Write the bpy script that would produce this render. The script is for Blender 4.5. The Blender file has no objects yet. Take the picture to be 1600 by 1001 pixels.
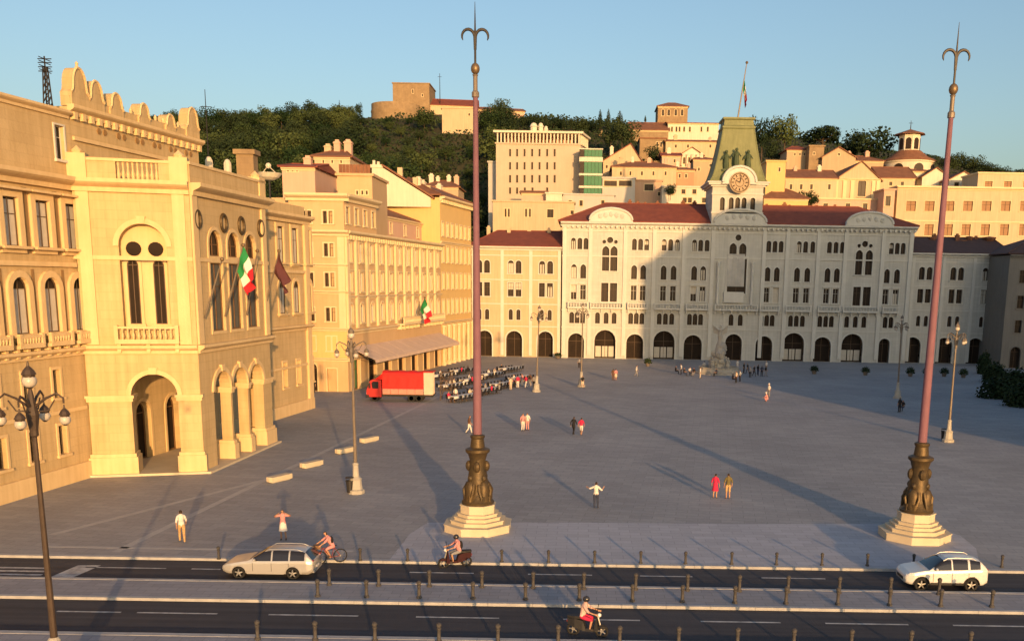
import bpy, bmesh, math, random
from math import sin, cos, tan, pi, radians as R_, sqrt, atan2, hypot
from mathutils import Vector, Matrix
from mathutils.geometry import delaunay_2d_cdt
random.seed(7)
S = bpy.context.scene
C = S.collection

# ---------------------------------------------------------------- camera
FPX, PX0, PY0, HCAM = 1500.0, 905.0, 718.0, 14.2
PITCH, ROLL = math.atan(0.1845), R_(0.9)
_R = Vector((1, 0, 0)); _U = Vector((0, sin(PITCH), cos(PITCH))); _F = Vector((0, cos(PITCH), -sin(PITCH)))
CAM = Vector((0, 0, HCAM))
cd = bpy.data.cameras.new('camera'); cam = bpy.data.objects.new('camera', cd); C.objects.link(cam)
cd.sensor_width = 36; cd.sensor_fit = 'HORIZONTAL'; cd.lens = FPX / 1600 * 36
cd.shift_x = (800 - PX0) / 1600; cd.shift_y = (PY0 - 500.5) / 1600
cd.clip_start = 0.5; cd.clip_end = 9000
rt = _R * cos(ROLL) + _U * sin(ROLL); up = -_R * sin(ROLL) + _U * cos(ROLL)
m = Matrix((rt, up, -_F)).transposed().to_4x4(); m.translation = CAM
cam.matrix_world = m
S.camera = cam

# ---------------------------------------------------------------- world, sun, exposure
SUN_AZ, SUN_EL = R_(17.0), R_(7.0)        # the sun stands behind the camera, to its right
w = bpy.data.worlds.new('World'); S.world = w; w.use_nodes = True
nt = w.node_tree; nt.nodes.clear()
sky = nt.nodes.new('ShaderNodeTexSky'); sky.sky_type = 'NISHITA'; sky.sun_disc = False
sky.sun_elevation = SUN_EL; sky.sun_rotation = pi - SUN_AZ
sky.altitude = 20; sky.air_density = 1.0; sky.dust_density = 3.0; sky.ozone_density = 1.8
bg = nt.nodes.new('ShaderNodeBackground'); bg.inputs['Strength'].default_value = 0.15
wo = nt.nodes.new('ShaderNodeOutputWorld')
nt.links.new(sky.outputs[0], bg.inputs[0]); nt.links.new(bg.outputs[0], wo.inputs[0])
sd = bpy.data.lights.new('sun', 'SUN'); sun = bpy.data.objects.new('sun', sd); C.objects.link(sun)
sd.energy = 3.4; sd.angle = R_(0.7); sd.color = (1.0, 0.56, 0.225)
ldir = Vector((-sin(SUN_AZ) * cos(SUN_EL), cos(SUN_AZ) * cos(SUN_EL), -sin(SUN_EL)))
sun.rotation_euler = ldir.to_track_quat('-Z', 'Y').to_euler(); sun.location = (30, -40, 60)
S.view_settings.view_transform = 'Standard'; S.view_settings.look = 'None'
S.view_settings.gamma = 1; S.view_settings.use_curve_mapping = False
S.view_settings.exposure = 0.72
S.render.engine = 'CYCLES'; S.cycles.max_bounces = 5; S.cycles.diffuse_bounces = 3
S.render.resolution_x = 1024; S.render.resolution_y = 640

# ---------------------------------------------------------------- survey helpers (photo measurements -> metres)
def ray(x, y):
    dx, dy = x - PX0, PY0 - y
    a = dx * cos(ROLL) - dy * sin(ROLL); b = dx * sin(ROLL) + dy * cos(ROLL)
    return _R * a + _U * b + _F * FPX
def G(x, y, z=0.0):
    d = ray(x, y); return CAM + d * ((z - HCAM) / d.z)
def PY(x, y, Y):
    d = ray(x, y); return CAM + d * (Y / d.y)
class Frame:
    """a vertical facade plane: x along it, y into the building, z up"""
    def __init__(s, o, d):
        s.o = Vector((o.x, o.y, 0)); s.d = Vector((d.x, d.y, 0)).normalized(); s.n = Vector((-s.d.y, s.d.x, 0))
        s.M = Matrix((s.d, s.n, Vector((0, 0, 1)))).transposed().to_4x4(); s.M.translation = s.o
    def uv(s, x, y):
        d = ray(x, y); t = (s.o - CAM).dot(s.n) / d.dot(s.n); p = CAM + d * t - s.o
        return p.dot(s.d), p.z
    def w(s, u, v, h): return s.M @ Vector((u, v, h))

# ---------------------------------------------------------------- materials
MATS = {}
def mat(name, c1, c2=None, rough=0.8, scale=1.0, streak=0.0, bump=0.0, bscale=12.0, metal=0.0, spec=0.3, island=0.0, objrand=0.0, emit=None, blocks=None, xs=0.0):
    if name in MATS: return MATS[name]
    M = bpy.data.materials.new(name); M.use_nodes = True; t = M.node_tree; N = t.nodes; L = t.links
    p = N['Principled BSDF']; p.inputs['Roughness'].default_value = rough; p.inputs['Metallic'].default_value = metal
    p.inputs['Specular IOR Level'].default_value = spec
    p.inputs['Base Color'].default_value = (*c1, 1)
    MATS[name] = M
    if c2 is not None or bump:
        tc = N.new('ShaderNodeTexCoord')
    if c2 is not None:
        nz = N.new('ShaderNodeTexNoise'); nz.inputs['Scale'].default_value = scale; nz.inputs['Detail'].default_value = 6; nz.inputs['Roughness'].default_value = 0.65
        L.new(tc.outputs['Object'], nz.inputs['Vector']); fac = nz.outputs[0]
        if xs:
            mp = N.new('ShaderNodeMapping'); mp.inputs['Scale'].default_value = (0.06, 2.4, 1)
            L.new(tc.outputs['Object'], mp.inputs[0]); n2 = N.new('ShaderNodeTexNoise'); n2.inputs['Scale'].default_value = 1.0; n2.inputs['Detail'].default_value = 5
            L.new(mp.outputs[0], n2.inputs['Vector']); mx = N.new('ShaderNodeMix'); mx.inputs[0].default_value = xs
            L.new(fac, mx.inputs[2]); L.new(n2.outputs[0], mx.inputs[3]); fac = mx.outputs[0]
        if streak:
            mp = N.new('ShaderNodeMapping'); mp.inputs['Scale'].default_value = (2.2, 2.2, 0.12)
            L.new(tc.outputs['Object'], mp.inputs[0])
            n2 = N.new('ShaderNodeTexNoise'); n2.inputs['Scale'].default_value = 1.3; n2.inputs['Detail'].default_value = 5
            L.new(mp.outputs[0], n2.inputs['Vector'])
            mx = N.new('ShaderNodeMix'); mx.inputs[0].default_value = streak
            L.new(fac, mx.inputs[2]); L.new(n2.outputs[0], mx.inputs[3]); fac = mx.outputs[0]
        if island:
            ge = N.new('ShaderNodeNewGeometry'); mx = N.new('ShaderNodeMix'); mx.inputs[0].default_value = island
            L.new(fac, mx.inputs[2]); L.new(ge.outputs['Random Per Island'], mx.inputs[3]); fac = mx.outputs[0]
        if objrand:
            oi = N.new('ShaderNodeObjectInfo'); mx = N.new('ShaderNodeMix'); mx.inputs[0].default_value = objrand
            L.new(fac, mx.inputs[2]); L.new(oi.outputs['Random'], mx.inputs[3]); fac = mx.outputs[0]
        cr = N.new('ShaderNodeValToRGB'); cr.color_ramp.elements[0].position = 0.3; cr.color_ramp.elements[1].position = 0.7
        cr.color_ramp.elements[0].color = (*c1, 1); cr.color_ramp.elements[1].color = (*c2, 1)
        L.new(fac, cr.inputs[0]); L.new(cr.outputs[0], p.inputs['Base Color'])
    hsrc = None
    if blocks:
        mb_ = N.new('ShaderNodeMapping'); mb_.inputs['Rotation'].default_value = (pi/2, 0, 0); L.new(tc.outputs['Object'], mb_.inputs[0])
        br = N.new('ShaderNodeTexBrick'); br.inputs['Scale'].default_value = 1; br.inputs['Brick Width'].default_value = blocks[0]; br.inputs['Row Height'].default_value = blocks[1]
        br.inputs['Mortar Size'].default_value = blocks[2]; br.inputs['Mortar Smooth'].default_value = 0.4
        br.inputs['Color1'].default_value = (1, 1, 1, 1); br.inputs['Color2'].default_value = (0.86, 0.85, 0.84, 1); br.inputs['Mortar'].default_value = (0.76, 0.74, 0.72, 1)
        L.new(mb_.outputs[0], br.inputs['Vector'])
        mu = N.new('ShaderNodeMix'); mu.data_type = 'RGBA'; mu.blend_type = 'MULTIPLY'; mu.inputs[0].default_value = 0.45
        L.new(cr.outputs[0], mu.inputs[6]); L.new(br.outputs[0], mu.inputs[7]); L.new(mu.outputs[2], p.inputs['Base Color'])
    if bump:
        nb = N.new('ShaderNodeTexNoise'); nb.inputs['Scale'].default_value = bscale; nb.inputs['Detail'].default_value = 5
        L.new(tc.outputs['Object'], nb.inputs['Vector'])
        bp = N.new('ShaderNodeBump'); bp.inputs['Strength'].default_value = bump; bp.inputs['Distance'].default_value = 0.05
        L.new(nb.outputs[0], bp.inputs['Height']); L.new(bp.outputs[0], p.inputs['Normal'])
    if emit:
        p.inputs['Emission Color'].default_value = (*emit[:3], 1); p.inputs['Emission Strength'].default_value = emit[3]
    return M
def slabs(name, c1, c2, sx, sy, joint, rot=0.0, rough=0.75):
    """stone paving: big slabs with joints, worn and stained"""
    M = bpy.data.materials.new(name); M.use_nodes = True; t = M.node_tree; N = t.nodes; L = t.links
    p = N['Principled BSDF']; p.inputs['Roughness'].default_value = rough; p.inputs['Specular IOR Level'].default_value = 0.25
    tc = N.new('ShaderNodeTexCoord'); mp = N.new('ShaderNodeMapping'); mp.inputs['Rotation'].default_value = (0, 0, rot)
    L.new(tc.outputs['Object'], mp.inputs[0])
    br = N.new('ShaderNodeTexBrick'); br.inputs['Scale'].default_value = 1; br.inputs['Brick Width'].default_value = sx; br.inputs['Row Height'].default_value = sy
    br.inputs['Mortar Size'].default_value = joint; br.inputs['Mortar Smooth'].default_value = 0.3
    br.inputs['Color1'].default_value = (1, 1, 1, 1); br.inputs['Color2'].default_value = (0.80, 0.80, 0.80, 1); br.inputs['Mortar'].default_value = (0.55, 0.55, 0.55, 1)
    L.new(mp.outputs[0], br.inputs['Vector'])
    n1 = N.new('ShaderNodeTexNoise'); n1.inputs['Scale'].default_value = 0.09; n1.inputs['Detail'].default_value = 8; n1.inputs['Roughness'].default_value = 0.6
    n2 = N.new('ShaderNodeTexNoise'); n2.inputs['Scale'].default_value = 3.2; n2.inputs['Detail'].default_value = 6; n2.inputs['Roughness'].default_value = 0.8
    L.new(tc.outputs['Object'], n1.inputs['Vector']); L.new(tc.outputs['Object'], n2.inputs['Vector'])
    mx = N.new('ShaderNodeMix'); mx.inputs[0].default_value = 0.45; L.new(n1.outputs[0], mx.inputs[2]); L.new(n2.outputs[0], mx.inputs[3])
    cr = N.new('ShaderNodeValToRGB'); cr.color_ramp.elements[0].position = 0.33; cr.color_ramp.elements[1].position = 0.67
    cr.color_ramp.elements[0].color = (*c1, 1); cr.color_ramp.elements[1].color = (*c2, 1); L.new(mx.outputs[0], cr.inputs[0])
    mu = N.new('ShaderNodeMix'); mu.data_type = 'RGBA'; mu.blend_type = 'MULTIPLY'; mu.inputs[0].default_value = 0.7
    L.new(cr.outputs[0], mu.inputs[6]); L.new(br.outputs[0], mu.inputs[7]); L.new(mu.outputs[2], p.inputs['Base Color'])
    bp = N.new('ShaderNodeBump'); bp.inputs['Strength'].default_value = 0.25; bp.inputs['Distance'].default_value = 0.03
    L.new(n2.outputs[0], bp.inputs['Height']); L.new(bp.outputs[0], p.inputs['Normal'])
    return M

M_gov = mat('ochre_stone', (0.64, 0.48, 0.26), (0.46, 0.33, 0.16), 0.85, 0.35, 0.55, 0.45, 5, blocks=(1.5, 0.62, 0.028))
M_govp = mat('pale_ochre_stone', (0.74, 0.56, 0.31), (0.60, 0.43, 0.22), 0.85, 0.5, 0.5, 0.3, 7)
M_govd = mat('brown_mosaic', (0.34, 0.21, 0.09), (0.23, 0.14, 0.06), 0.8, 0.8, 0.3, 0.4, 9)
M_hall = mat('cream_limestone', (0.58, 0.57, 0.51), (0.44, 0.435, 0.39), 0.85, 0.3, 0.6, 0.4, 5, blocks=(1.3, 0.6, 0.025))
M_hallp = mat('pale_limestone', (0.62, 0.61, 0.55), (0.51, 0.505, 0.455), 0.85, 0.6, 0.4, 0.2, 8)
M_hotel = mat('apricot_plaster', (0.60, 0.42, 0.24), (0.50, 0.34, 0.18), 0.85, 0.3, 0.4, 0.25, 6)
M_trim = mat('buff_trim', (0.72, 0.58, 0.36), (0.62, 0.49, 0.29), 0.85, 0.8, 0.4, 0.2, 8)
M_yel = mat('yellow_plaster', (0.68, 0.48, 0.20), (0.58, 0.40, 0.17), 0.85, 0.3, 0.4, 0.2, 6)
M_white = mat('whitewash', (0.70, 0.63, 0.50), (0.56, 0.50, 0.39), 0.85, 0.4, 0.6, 0.2, 6)
M_cream = mat('cream_plaster', (0.58, 0.46, 0.30), (0.44, 0.34, 0.22), 0.85, 0.3, 0.6, 0.2, 6)
M_pink = mat('pink_plaster', (0.60, 0.40, 0.30), (0.52, 0.33, 0.24), 0.85, 0.3, 0.5, 0.2, 6)
M_greyw = mat('grey_plaster', (0.50, 0.48, 0.44), (0.42, 0.40, 0.37), 0.85, 0.3, 0.5, 0.2, 6)
M_buff = mat('buff_plaster', (0.48, 0.36, 0.23), (0.37, 0.28, 0.18), 0.85, 0.3, 0.6, 0.2, 6)
M_rose = mat('rose_plaster', (0.54, 0.36, 0.25), (0.43, 0.28, 0.19), 0.85, 0.3, 0.6, 0.2, 6)
M_rubble = mat('rubble_stone', (0.36, 0.26, 0.15), (0.22, 0.155, 0.09), 0.9, 0.5, 0.2, 0.8, 2.0, blocks=(0.9, 0.5, 0.04))
M_tile = mat('red_roof_tiles', (0.26, 0.075, 0.045), (0.17, 0.05, 0.035), 0.85, 0.7, 0, 0.6, 5)
M_tileb = mat('brown_roof_tiles', (0.26, 0.12, 0.065), (0.17, 0.075, 0.045), 0.85, 0.7, 0, 0.6, 5)
M_tiled = mat('dark_roof_slate', (0.10, 0.055, 0.045), (0.07, 0.04, 0.035), 0.8, 0.8, 0, 0.5, 5)
M_copper = mat('verdigris_copper', (0.22, 0.235, 0.11), (0.14, 0.155, 0.07), 0.6, 0.5, 0.5, 0.3, 4)
M_copperd = mat('dark_verdigris', (0.07, 0.10, 0.05), (0.05, 0.07, 0.04), 0.6, 1.0)
M_glass = mat('dark_window_glass', (0.025, 0.018, 0.014), (0.04, 0.028, 0.02), 0.4, 0.4, spec=0.15)
M_case = mat('brown_window_wood', (0.10, 0.065, 0.04), None, 0.6)
M_casew = mat('white_window_wood', (0.62, 0.58, 0.50), None, 0.6)
M_blind = mat('linen_blind', (0.58, 0.54, 0.46), (0.48, 0.44, 0.36), 0.9, 2)
M_shut = mat('brown_shutter', (0.34, 0.20, 0.10), (0.27, 0.15, 0.08), 0.7, 1.5)
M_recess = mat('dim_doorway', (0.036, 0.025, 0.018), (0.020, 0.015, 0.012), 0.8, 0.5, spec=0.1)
M_wood = mat('brown_wood', (0.20, 0.11, 0.05), (0.14, 0.075, 0.035), 0.6, 1.5)
M_asph = mat('asphalt', (0.034, 0.035, 0.043), (0.066, 0.066, 0.076), 0.85, 1.3, 0, 0.4, 30, xs=0.75)
M_paint = mat('road_paint', (0.58, 0.58, 0.57), (0.20, 0.20, 0.21), 0.75, 2.2)
M_kerb = mat('kerb_granite', (0.42, 0.42, 0.42), (0.32, 0.32, 0.33), 0.8, 1.5, 0, 0.2, 10)
M_iron = mat('black_iron', (0.028, 0.027, 0.028), (0.05, 0.045, 0.04), 0.5, 3, metal=0.3)
M_boll = mat('worn_grey_iron', (0.085, 0.08, 0.078), (0.05, 0.048, 0.048), 0.65, 4)
M_shade = mat('shade_darkened_plaster', (0.21, 0.20, 0.18), (0.15, 0.145, 0.13), 0.85, 0.3, 0.6, 0.2, 6)  # grey plaster of the far right palazzo, its shade put into the colour
M_dgrey = mat('grey_green_glass', (0.10, 0.115, 0.115), (0.07, 0.08, 0.08), 0.4, 0.5, spec=0.2)
M_lampg = mat('grey_lamp_paint', (0.22, 0.18, 0.14), (0.15, 0.125, 0.10), 0.5, 2, metal=0.2)
M_globe = mat('milk_glass', (0.50, 0.45, 0.38), None, 0.3, spec=0.5)
M_mast = mat('dusky_red_mast', (0.225, 0.108, 0.14), (0.16, 0.078, 0.102), 0.75, 1.5, 0.4, spec=0.3)
M_bronze = mat('aged_bronze', (0.13, 0.085, 0.035), (0.055, 0.045, 0.03), 0.5, 1.6, 0.2, 0.5, 5, metal=0.4)
M_gilt = mat('dull_gold', (0.20, 0.14, 0.08), None, 0.45, metal=0.5)
M_plinth = mat('pale_step_stone', (0.62, 0.53, 0.38), (0.52, 0.44, 0.31), 0.8, 0.9, 0, 0.25, 8)
M_rock = mat('fountain_stone', (0.46, 0.43, 0.37), (0.33, 0.31, 0.27), 0.85, 1.0, 0.2, 0.6, 3)
M_leaf = mat('broad_foliage', (0.016, 0.036, 0.012), (0.068, 0.092, 0.030), 0.8, 0.25, island=0.25, objrand=0.55, spec=0.15)
M_leafd = mat('dark_foliage', (0.012, 0.026, 0.011), (0.038, 0.056, 0.021), 0.8, 0.3, island=0.3, objrand=0.4, spec=0.15)
M_bark = mat('bark', (0.09, 0.065, 0.045), (0.06, 0.045, 0.03), 0.9, 3)
M_hill = mat('scrub_soil', (0.030, 0.036, 0.016), (0.075, 0.066, 0.034), 0.95, 0.12, 0, 0.5, 0.6)
M_silver = mat('silver_car_paint', (0.46, 0.45, 0.43), None, 0.28, spec=0.6, metal=0.35)
M_whitec = mat('pearl_car_paint', (0.62, 0.62, 0.60), None, 0.25, spec=0.6, metal=0.1)
M_cglass = mat('car_glass', (0.02, 0.02, 0.025), None, 0.08, spec=0.6)
M_rubber = mat('tyre_rubber', (0.02, 0.02, 0.02), None, 0.85)
M_alloy = mat('alloy', (0.45, 0.44, 0.42), None, 0.35, metal=0.6)
M_black = mat('black_plastic', (0.02, 0.02, 0.022), None, 0.6)
M_hlight = mat('headlamp_glass', (0.7, 0.7, 0.68), None, 0.15, spec=0.6)
M_tlight = mat('red_lamp_glass', (0.35, 0.02, 0.015), None, 0.2, spec=0.6)
M_tarp = mat('red_tarpaulin', (0.62, 0.018, 0.015), (0.52, 0.014, 0.012), 0.55, 1.2, 0, 0.3, 2)
M_redc = mat('red_cab_paint', (0.42, 0.02, 0.02), None, 0.35, spec=0.5)
M_cloth = mat('white_cloth', (0.72, 0.70, 0.66), (0.62, 0.60, 0.56), 0.9, 2)
M_cloth2 = mat('pinkish_canvas', (0.66, 0.50, 0.40), (0.58, 0.43, 0.33), 0.9, 1)
M_green = mat('green_glass', (0.02, 0.17, 0.075), (0.015, 0.12, 0.055), 0.3, 1)
M_conc = mat('buff_concrete', (0.52, 0.43, 0.32), (0.44, 0.36, 0.27), 0.85, 0.4, 0.5, 0.2, 6)
FLAG_I = [mat('flag_green', (0.02, 0.22, 0.07), None, 0.8), mat('flag_white', (0.70, 0.66, 0.60), None, 0.8), mat('flag_red', (0.55, 0.02, 0.03), None, 0.8)]
FLAG_D = [mat('flag_maroon', (0.10, 0.035, 0.04), None, 0.8)] * 3
FLAG_G = [mat('flag_grey_blue', (0.12, 0.17, 0.20), None, 0.8)] * 3

# ---------------------------------------------------------------- mesh builder
class MB:
    def __init__(s): s.v = []; s.f = []; s.mi = []
    def add(s, vs, fs, mi=0):
        b = len(s.v); s.v += [tuple(v) for v in vs]; s.f += [tuple(i + b for i in f) for f in fs]; s.mi += [mi] * len(fs); return s
    def box(s, x0, x1, y0, y1, z0, z1, mi=0):
        return s.add([(x0,y0,z0),(x1,y0,z0),(x1,y1,z0),(x0,y1,z0),(x0,y0,z1),(x1,y0,z1),(x1,y1,z1),(x0,y1,z1)],
              [(0,3,2,1),(4,5,6,7),(0,1,5,4),(1,2,6,5),(2,3,7,6),(3,0,4,7)], mi)
    def poly(s, pts, mi=0): return s.add(pts, [tuple(range(len(pts)))], mi)
    def prism(s, loop, y0, y1, mi=0):      # loop of (x,z), counter-clockwise seen from -y
        n = len(loop)
        vs = [(x, y0, z) for x, z in loop] + [(x, y1, z) for x, z in loop]
        fs = [tuple(range(n)), tuple(range(2*n-1, n-1, -1))] + [((i+1) % n, i, n+i, n+(i+1) % n) for i in range(n)]
        return s.add(vs, fs, mi)
    def plate(s, loop, z0, z1, mi=0):      # loop of (x,y), counter-clockwise seen from above
        n = len(loop)
        vs = [(x, y, z0) for x, y in loop] + [(x, y, z1) for x, y in loop]
        fs = [tuple(range(n-1, -1, -1)), tuple(range(n, 2*n))] + [(i, (i+1) % n, n+(i+1) % n, n+i) for i in range(n)]
        return s.add(vs, fs, mi)
    def tube(s, pts, rs, n=8, cap=True, mi=0):
        pts = [Vector(p) for p in pts]
        if not hasattr(rs, '__len__'): rs = [rs] * len(pts)
        vs = []; k = len(pts); ref = None
        for i, p in enumerate(pts):
            d = (pts[min(i+1, k-1)] - pts[max(i-1, 0)]).normalized()
            if ref is None: ref = Vector((1, 0, 0)) if abs(d.x) < 0.9 else Vector((0, 1, 0))
            a = (ref - d * ref.dot(d)).normalized(); b = d.cross(a); ref = a
            vs += [p + (a * cos(2*pi*j/n) + b * sin(2*pi*j/n)) * rs[i] for j in range(n)]
        fs = [(i*n+j, i*n+(j+1) % n, (i+1)*n+(j+1) % n, (i+1)*n+j) for i in range(k-1) for j in range(n)]
        if cap: fs += [tuple(range(n-1, -1, -1)), tuple(range((k-1)*n, k*n))]
        return s.add(vs, fs, mi)
    def lathe(s, prof, c=(0, 0, 0), n=16, axis='z', mi=0, sy=1.0):
        vs = []
        for r, z in prof:
            for j in range(n):
                a = 2*pi*j/n; p = (r*cos(a), r*sin(a)*sy, z)
                if axis == 'y': p = (p[0], p[2], p[1])
                if axis == 'x': p = (p[2], p[0], p[1])
                vs.append((c[0]+p[0], c[1]+p[1], c[2]+p[2]))
        k = len(prof)
        fs = [(i*n+j, i*n+(j+1) % n, (i+1)*n+(j+1) % n, (i+1)*n+j) for i in range(k-1) for j in range(n)]
        if prof[0][0] > 1e-4: fs.append(tuple(range(n-1, -1, -1)))
        if prof[-1][0] > 1e-4: fs.append(tuple(range((k-1)*n, k*n)))
        return s.add(vs, fs, mi)
    def ball(s, c, r, n=10, m=6, sx=1, sy=1, sz=1, mi=0):
        vs = [(c[0]+r*sx*sin(pi*i/m)*cos(2*pi*j/n), c[1]+r*sy*sin(pi*i/m)*sin(2*pi*j/n), c[2]+r*sz*cos(pi*i/m)) for i in range(m+1) for j in range(n)]
        fs = [((i+1)*n+j, (i+1)*n+(j+1) % n, i*n+(j+1) % n, i*n+j) for i in range(m) for j in range(n)]
        return s.add(vs, fs, mi)
    def mesh(s, name, mats, smooth=False):
        me = bpy.data.meshes.new(name); me.from_pydata(s.v, [], s.f)
        for mm in (mats if isinstance(mats, (list, tuple)) else [mats]): me.materials.append(mm)
        if any(s.mi): me.polygons.foreach_set('material_index', s.mi)
        me.validate(); me.update()
        bm = bmesh.new(); bm.from_mesh(me); bmesh.ops.recalc_face_normals(bm, faces=bm.faces) if len(bm.faces) < 60000 else None
        bm.to_mesh(me); bm.free()
        if smooth:
            me.polygons.foreach_set('use_smooth', [True] * len(me.polygons))
            try: me.set_sharp_from_angle(angle=R_(40))
            except Exception: pass
        return me
    def build(s, name, mats, parent=None, M=None, smooth=False):
        return put(name, s.mesh(name, mats, smooth), parent, M)
def put(name, me, parent=None, M=None):
    o = bpy.data.objects.new(name, me); C.objects.link(o)
    if M is not None: o.matrix_basis = M
    if parent is not None: o.parent = parent
    return o
def tag(o, label, cat, group=None, kind=None):
    o['label'] = label; o['category'] = cat
    if group: o['group'] = group
    if kind: o['kind'] = kind
    return o
def empty(name, M, label, cat, group=None):
    o = bpy.data.objects.new(name, None); C.objects.link(o); o.empty_display_size = 0.3
    o.matrix_basis = M if isinstance(M, Matrix) else Matrix.Translation(Vector(M))
    return tag(o, label, cat, group)
def struct(o): o['kind'] = 'structure'; return o
def T(x, y, z): return Matrix.Translation((x, y, z))
def copy_tree(o, M=None, parent=None):
    c = o.copy(); C.objects.link(c)
    if parent is not None: c.parent = parent
    if M is not None: c.matrix_basis = M
    for ch in KIDS.get(o.name, []): copy_tree(ch, None, c)
    return c
KIDS = {}
def index_kids(o):
    ks = [x for x in C.objects if x.parent == o]
    KIDS[o.name] = ks
    for k in ks: index_kids(k)

# ---------------------------------------------------------------- facades
def wshape(w, h, arch='rect', n=8):
    a = w / 2
    if arch == 'rect': return [(-a, 0), (a, 0), (a, h), (-a, h)]
    if arch == 'round':
        hs = h - a
        return [(-a, 0), (a, 0)] + [(a*cos(pi*i/n), hs + a*sin(pi*i/n)) for i in range(n+1)]
    if arch == 'seg':
        r = h * 0.18
        return [(-a, 0), (a, 0)] + [(a*cos(pi*i/n), h - r + r*sin(pi*i/n)) for i in range(n+1)]
    if arch == 'pointed':
        hs = h - 1.25*a; k = n//2
        l = [(-a + 2*a*cos(R_(60)*i/k)*1.0, hs + 2*a*sin(R_(60)*i/k)*0.72) for i in range(k+1)]
        return [(-a, 0), (a, 0)] + l[:-1] + [(0, l[-1][1])] + [(-x, z) for x, z in reversed(l[:-1])]
    if arch == 'circle':
        return [(a*cos(2*pi*i/12), a + a*sin(2*pi*i/12)) for i in range(12)]
def grow(loop, t):
    n = len(loop); out = []
    for i in range(n):
        p0 = Vector(loop[i-1]); p = Vector(loop[i]); p1 = Vector(loop[(i+1) % n])
        e0 = (p - p0).normalized(); e1 = (p1 - p).normalized()
        n0 = Vector((e0.y, -e0.x)); n1 = Vector((e1.y, -e1.x)); b = (n0 + n1)
        b = b / max(0.3, b.dot(n0)) if b.length > 1e-4 else n0
        out.append((p.x + b.x*t, p.y + b.y*t))
    return out
_wc = {}
def window(root, fr, u, h0, w, h, arch='rect', trim=None, rev=0.3, case=None, blind=None, sill=True, tw=0.14, glass=None, proud=0.07, name='window', extra=None):
    """adds a window as window > pane, casement, blind; returns its hole loop in facade coordinates"""
    trim = trim or M_trim; case = case or M_case; glass = glass or M_glass
    w = round(w, 2); h = round(h, 2)
    loop = wshape(w, h, arch)
    key = (w, h, arch, trim.name, rev, sill, tw, proud)
    if key not in _wc:
        b = MB(); ol = grow(loop, tw); n = len(loop)
        vs = [(x, -proud, z) for x, z in loop] + [(x, -proud, z) for x, z in ol] + [(x, 0.01, z) for x, z in ol] + [(x, 0.01, z) for x, z in loop]
        fs = []
        for i in range(n):
            j = (i+1) % n
            fs += [(i, j, n+j, n+i), (n+i, n+j, 2*n+j, 2*n+i), (j, i, 3*n+i, 3*n+j)]
        b.add(vs, fs)
        if sill: b.box(-w/2 - tw*1.4, w/2 + tw*1.4, -proud*2.6, 0.02, -0.16, 0.012)
        if extra == 'hood': b.box(-w/2 - tw*1.6, w/2 + tw*1.6, -proud*3, 0.02, h + tw*1.05, h + tw*1.05 + 0.14)
        _wc[key] = b.mesh('window_surround', trim)
    base = root.matrix_basis.inverted() @ fr.M
    o = put(name, _wc[key], root, base @ T(u, 0, h0))
    k2 = ('pane', w, h, arch, glass.name)
    if k2 not in _wc: _wc[k2] = MB().poly([(x*1.02, 0, z) for x, z in loop]).mesh('pane', glass)
    put('pane', _wc[k2], o, T(0, rev, 0))
    k3 = ('case', w, h, arch, case.name)
    if k3 not in _wc:
        b = MB(); t = 0.05 if w < 2 else 0.07
        il = grow(loop, -t*1.4); n = len(loop)
        vs = [(x, -0.03, z) for x, z in loop] + [(x, -0.03, z) for x, z in il] + [(x, 0.03, z) for x, z in il]
        fs = []
        for i in range(n):
            j = (i+1) % n; fs += [(i, n+i, n+j, j), (n+i, 2*n+i, 2*n+j, n+j)]
        b.add(vs, fs)
        if arch != 'circle':
            top = h - 0.05 if arch == 'rect' else h - 0.1
            b.box(-t/2, t/2, -0.026, 0.03, 0.05, top)
            hz = h*0.66 if arch == 'rect' else h - w/2
            b.box(-w/2+0.02, w/2-0.02, -0.022, 0.026, hz - t/2, hz + t/2)
        _wc[k3] = b.mesh('casement', case)
    put('casement', _wc[k3], o, T(0, rev - 0.06, 0))
    if blind:
        k4 = ('blind', w, h, arch, blind)
        if k4 not in _wc:
            b = MB()
            if blind == 1: b.box(-w*0.44, w*0.44, 0, 0.02, h*0.5, h*(0.97 if arch == 'rect' else 0.84))
            elif blind == 4:
                for q in (-1, 0, 1): b.box(w*(q*0.31 - 0.13), w*(q*0.31 + 0.13), 0, 0.03, 0.25, h*0.42)
            elif blind == 2: b.box(-w*0.34, -w*0.08, 0, 0.02, 0.08, h*0.72); b.box(w*0.08, w*0.34, 0, 0.02, 0.08, h*0.72)
            else: b.box(-w*0.44, w*0.44, 0, 0.02, 0.06, h*(0.95 if arch == 'rect' else 0.8))
            _wc[k4] = b.mesh('blind', M_blind)
        put('blind' if blind != 4 else 'shop_panel', _wc[k4], o, T(0, rev - 0.035, 0))
    return [(u + x, h0 + z) for x, z in loop]
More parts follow.
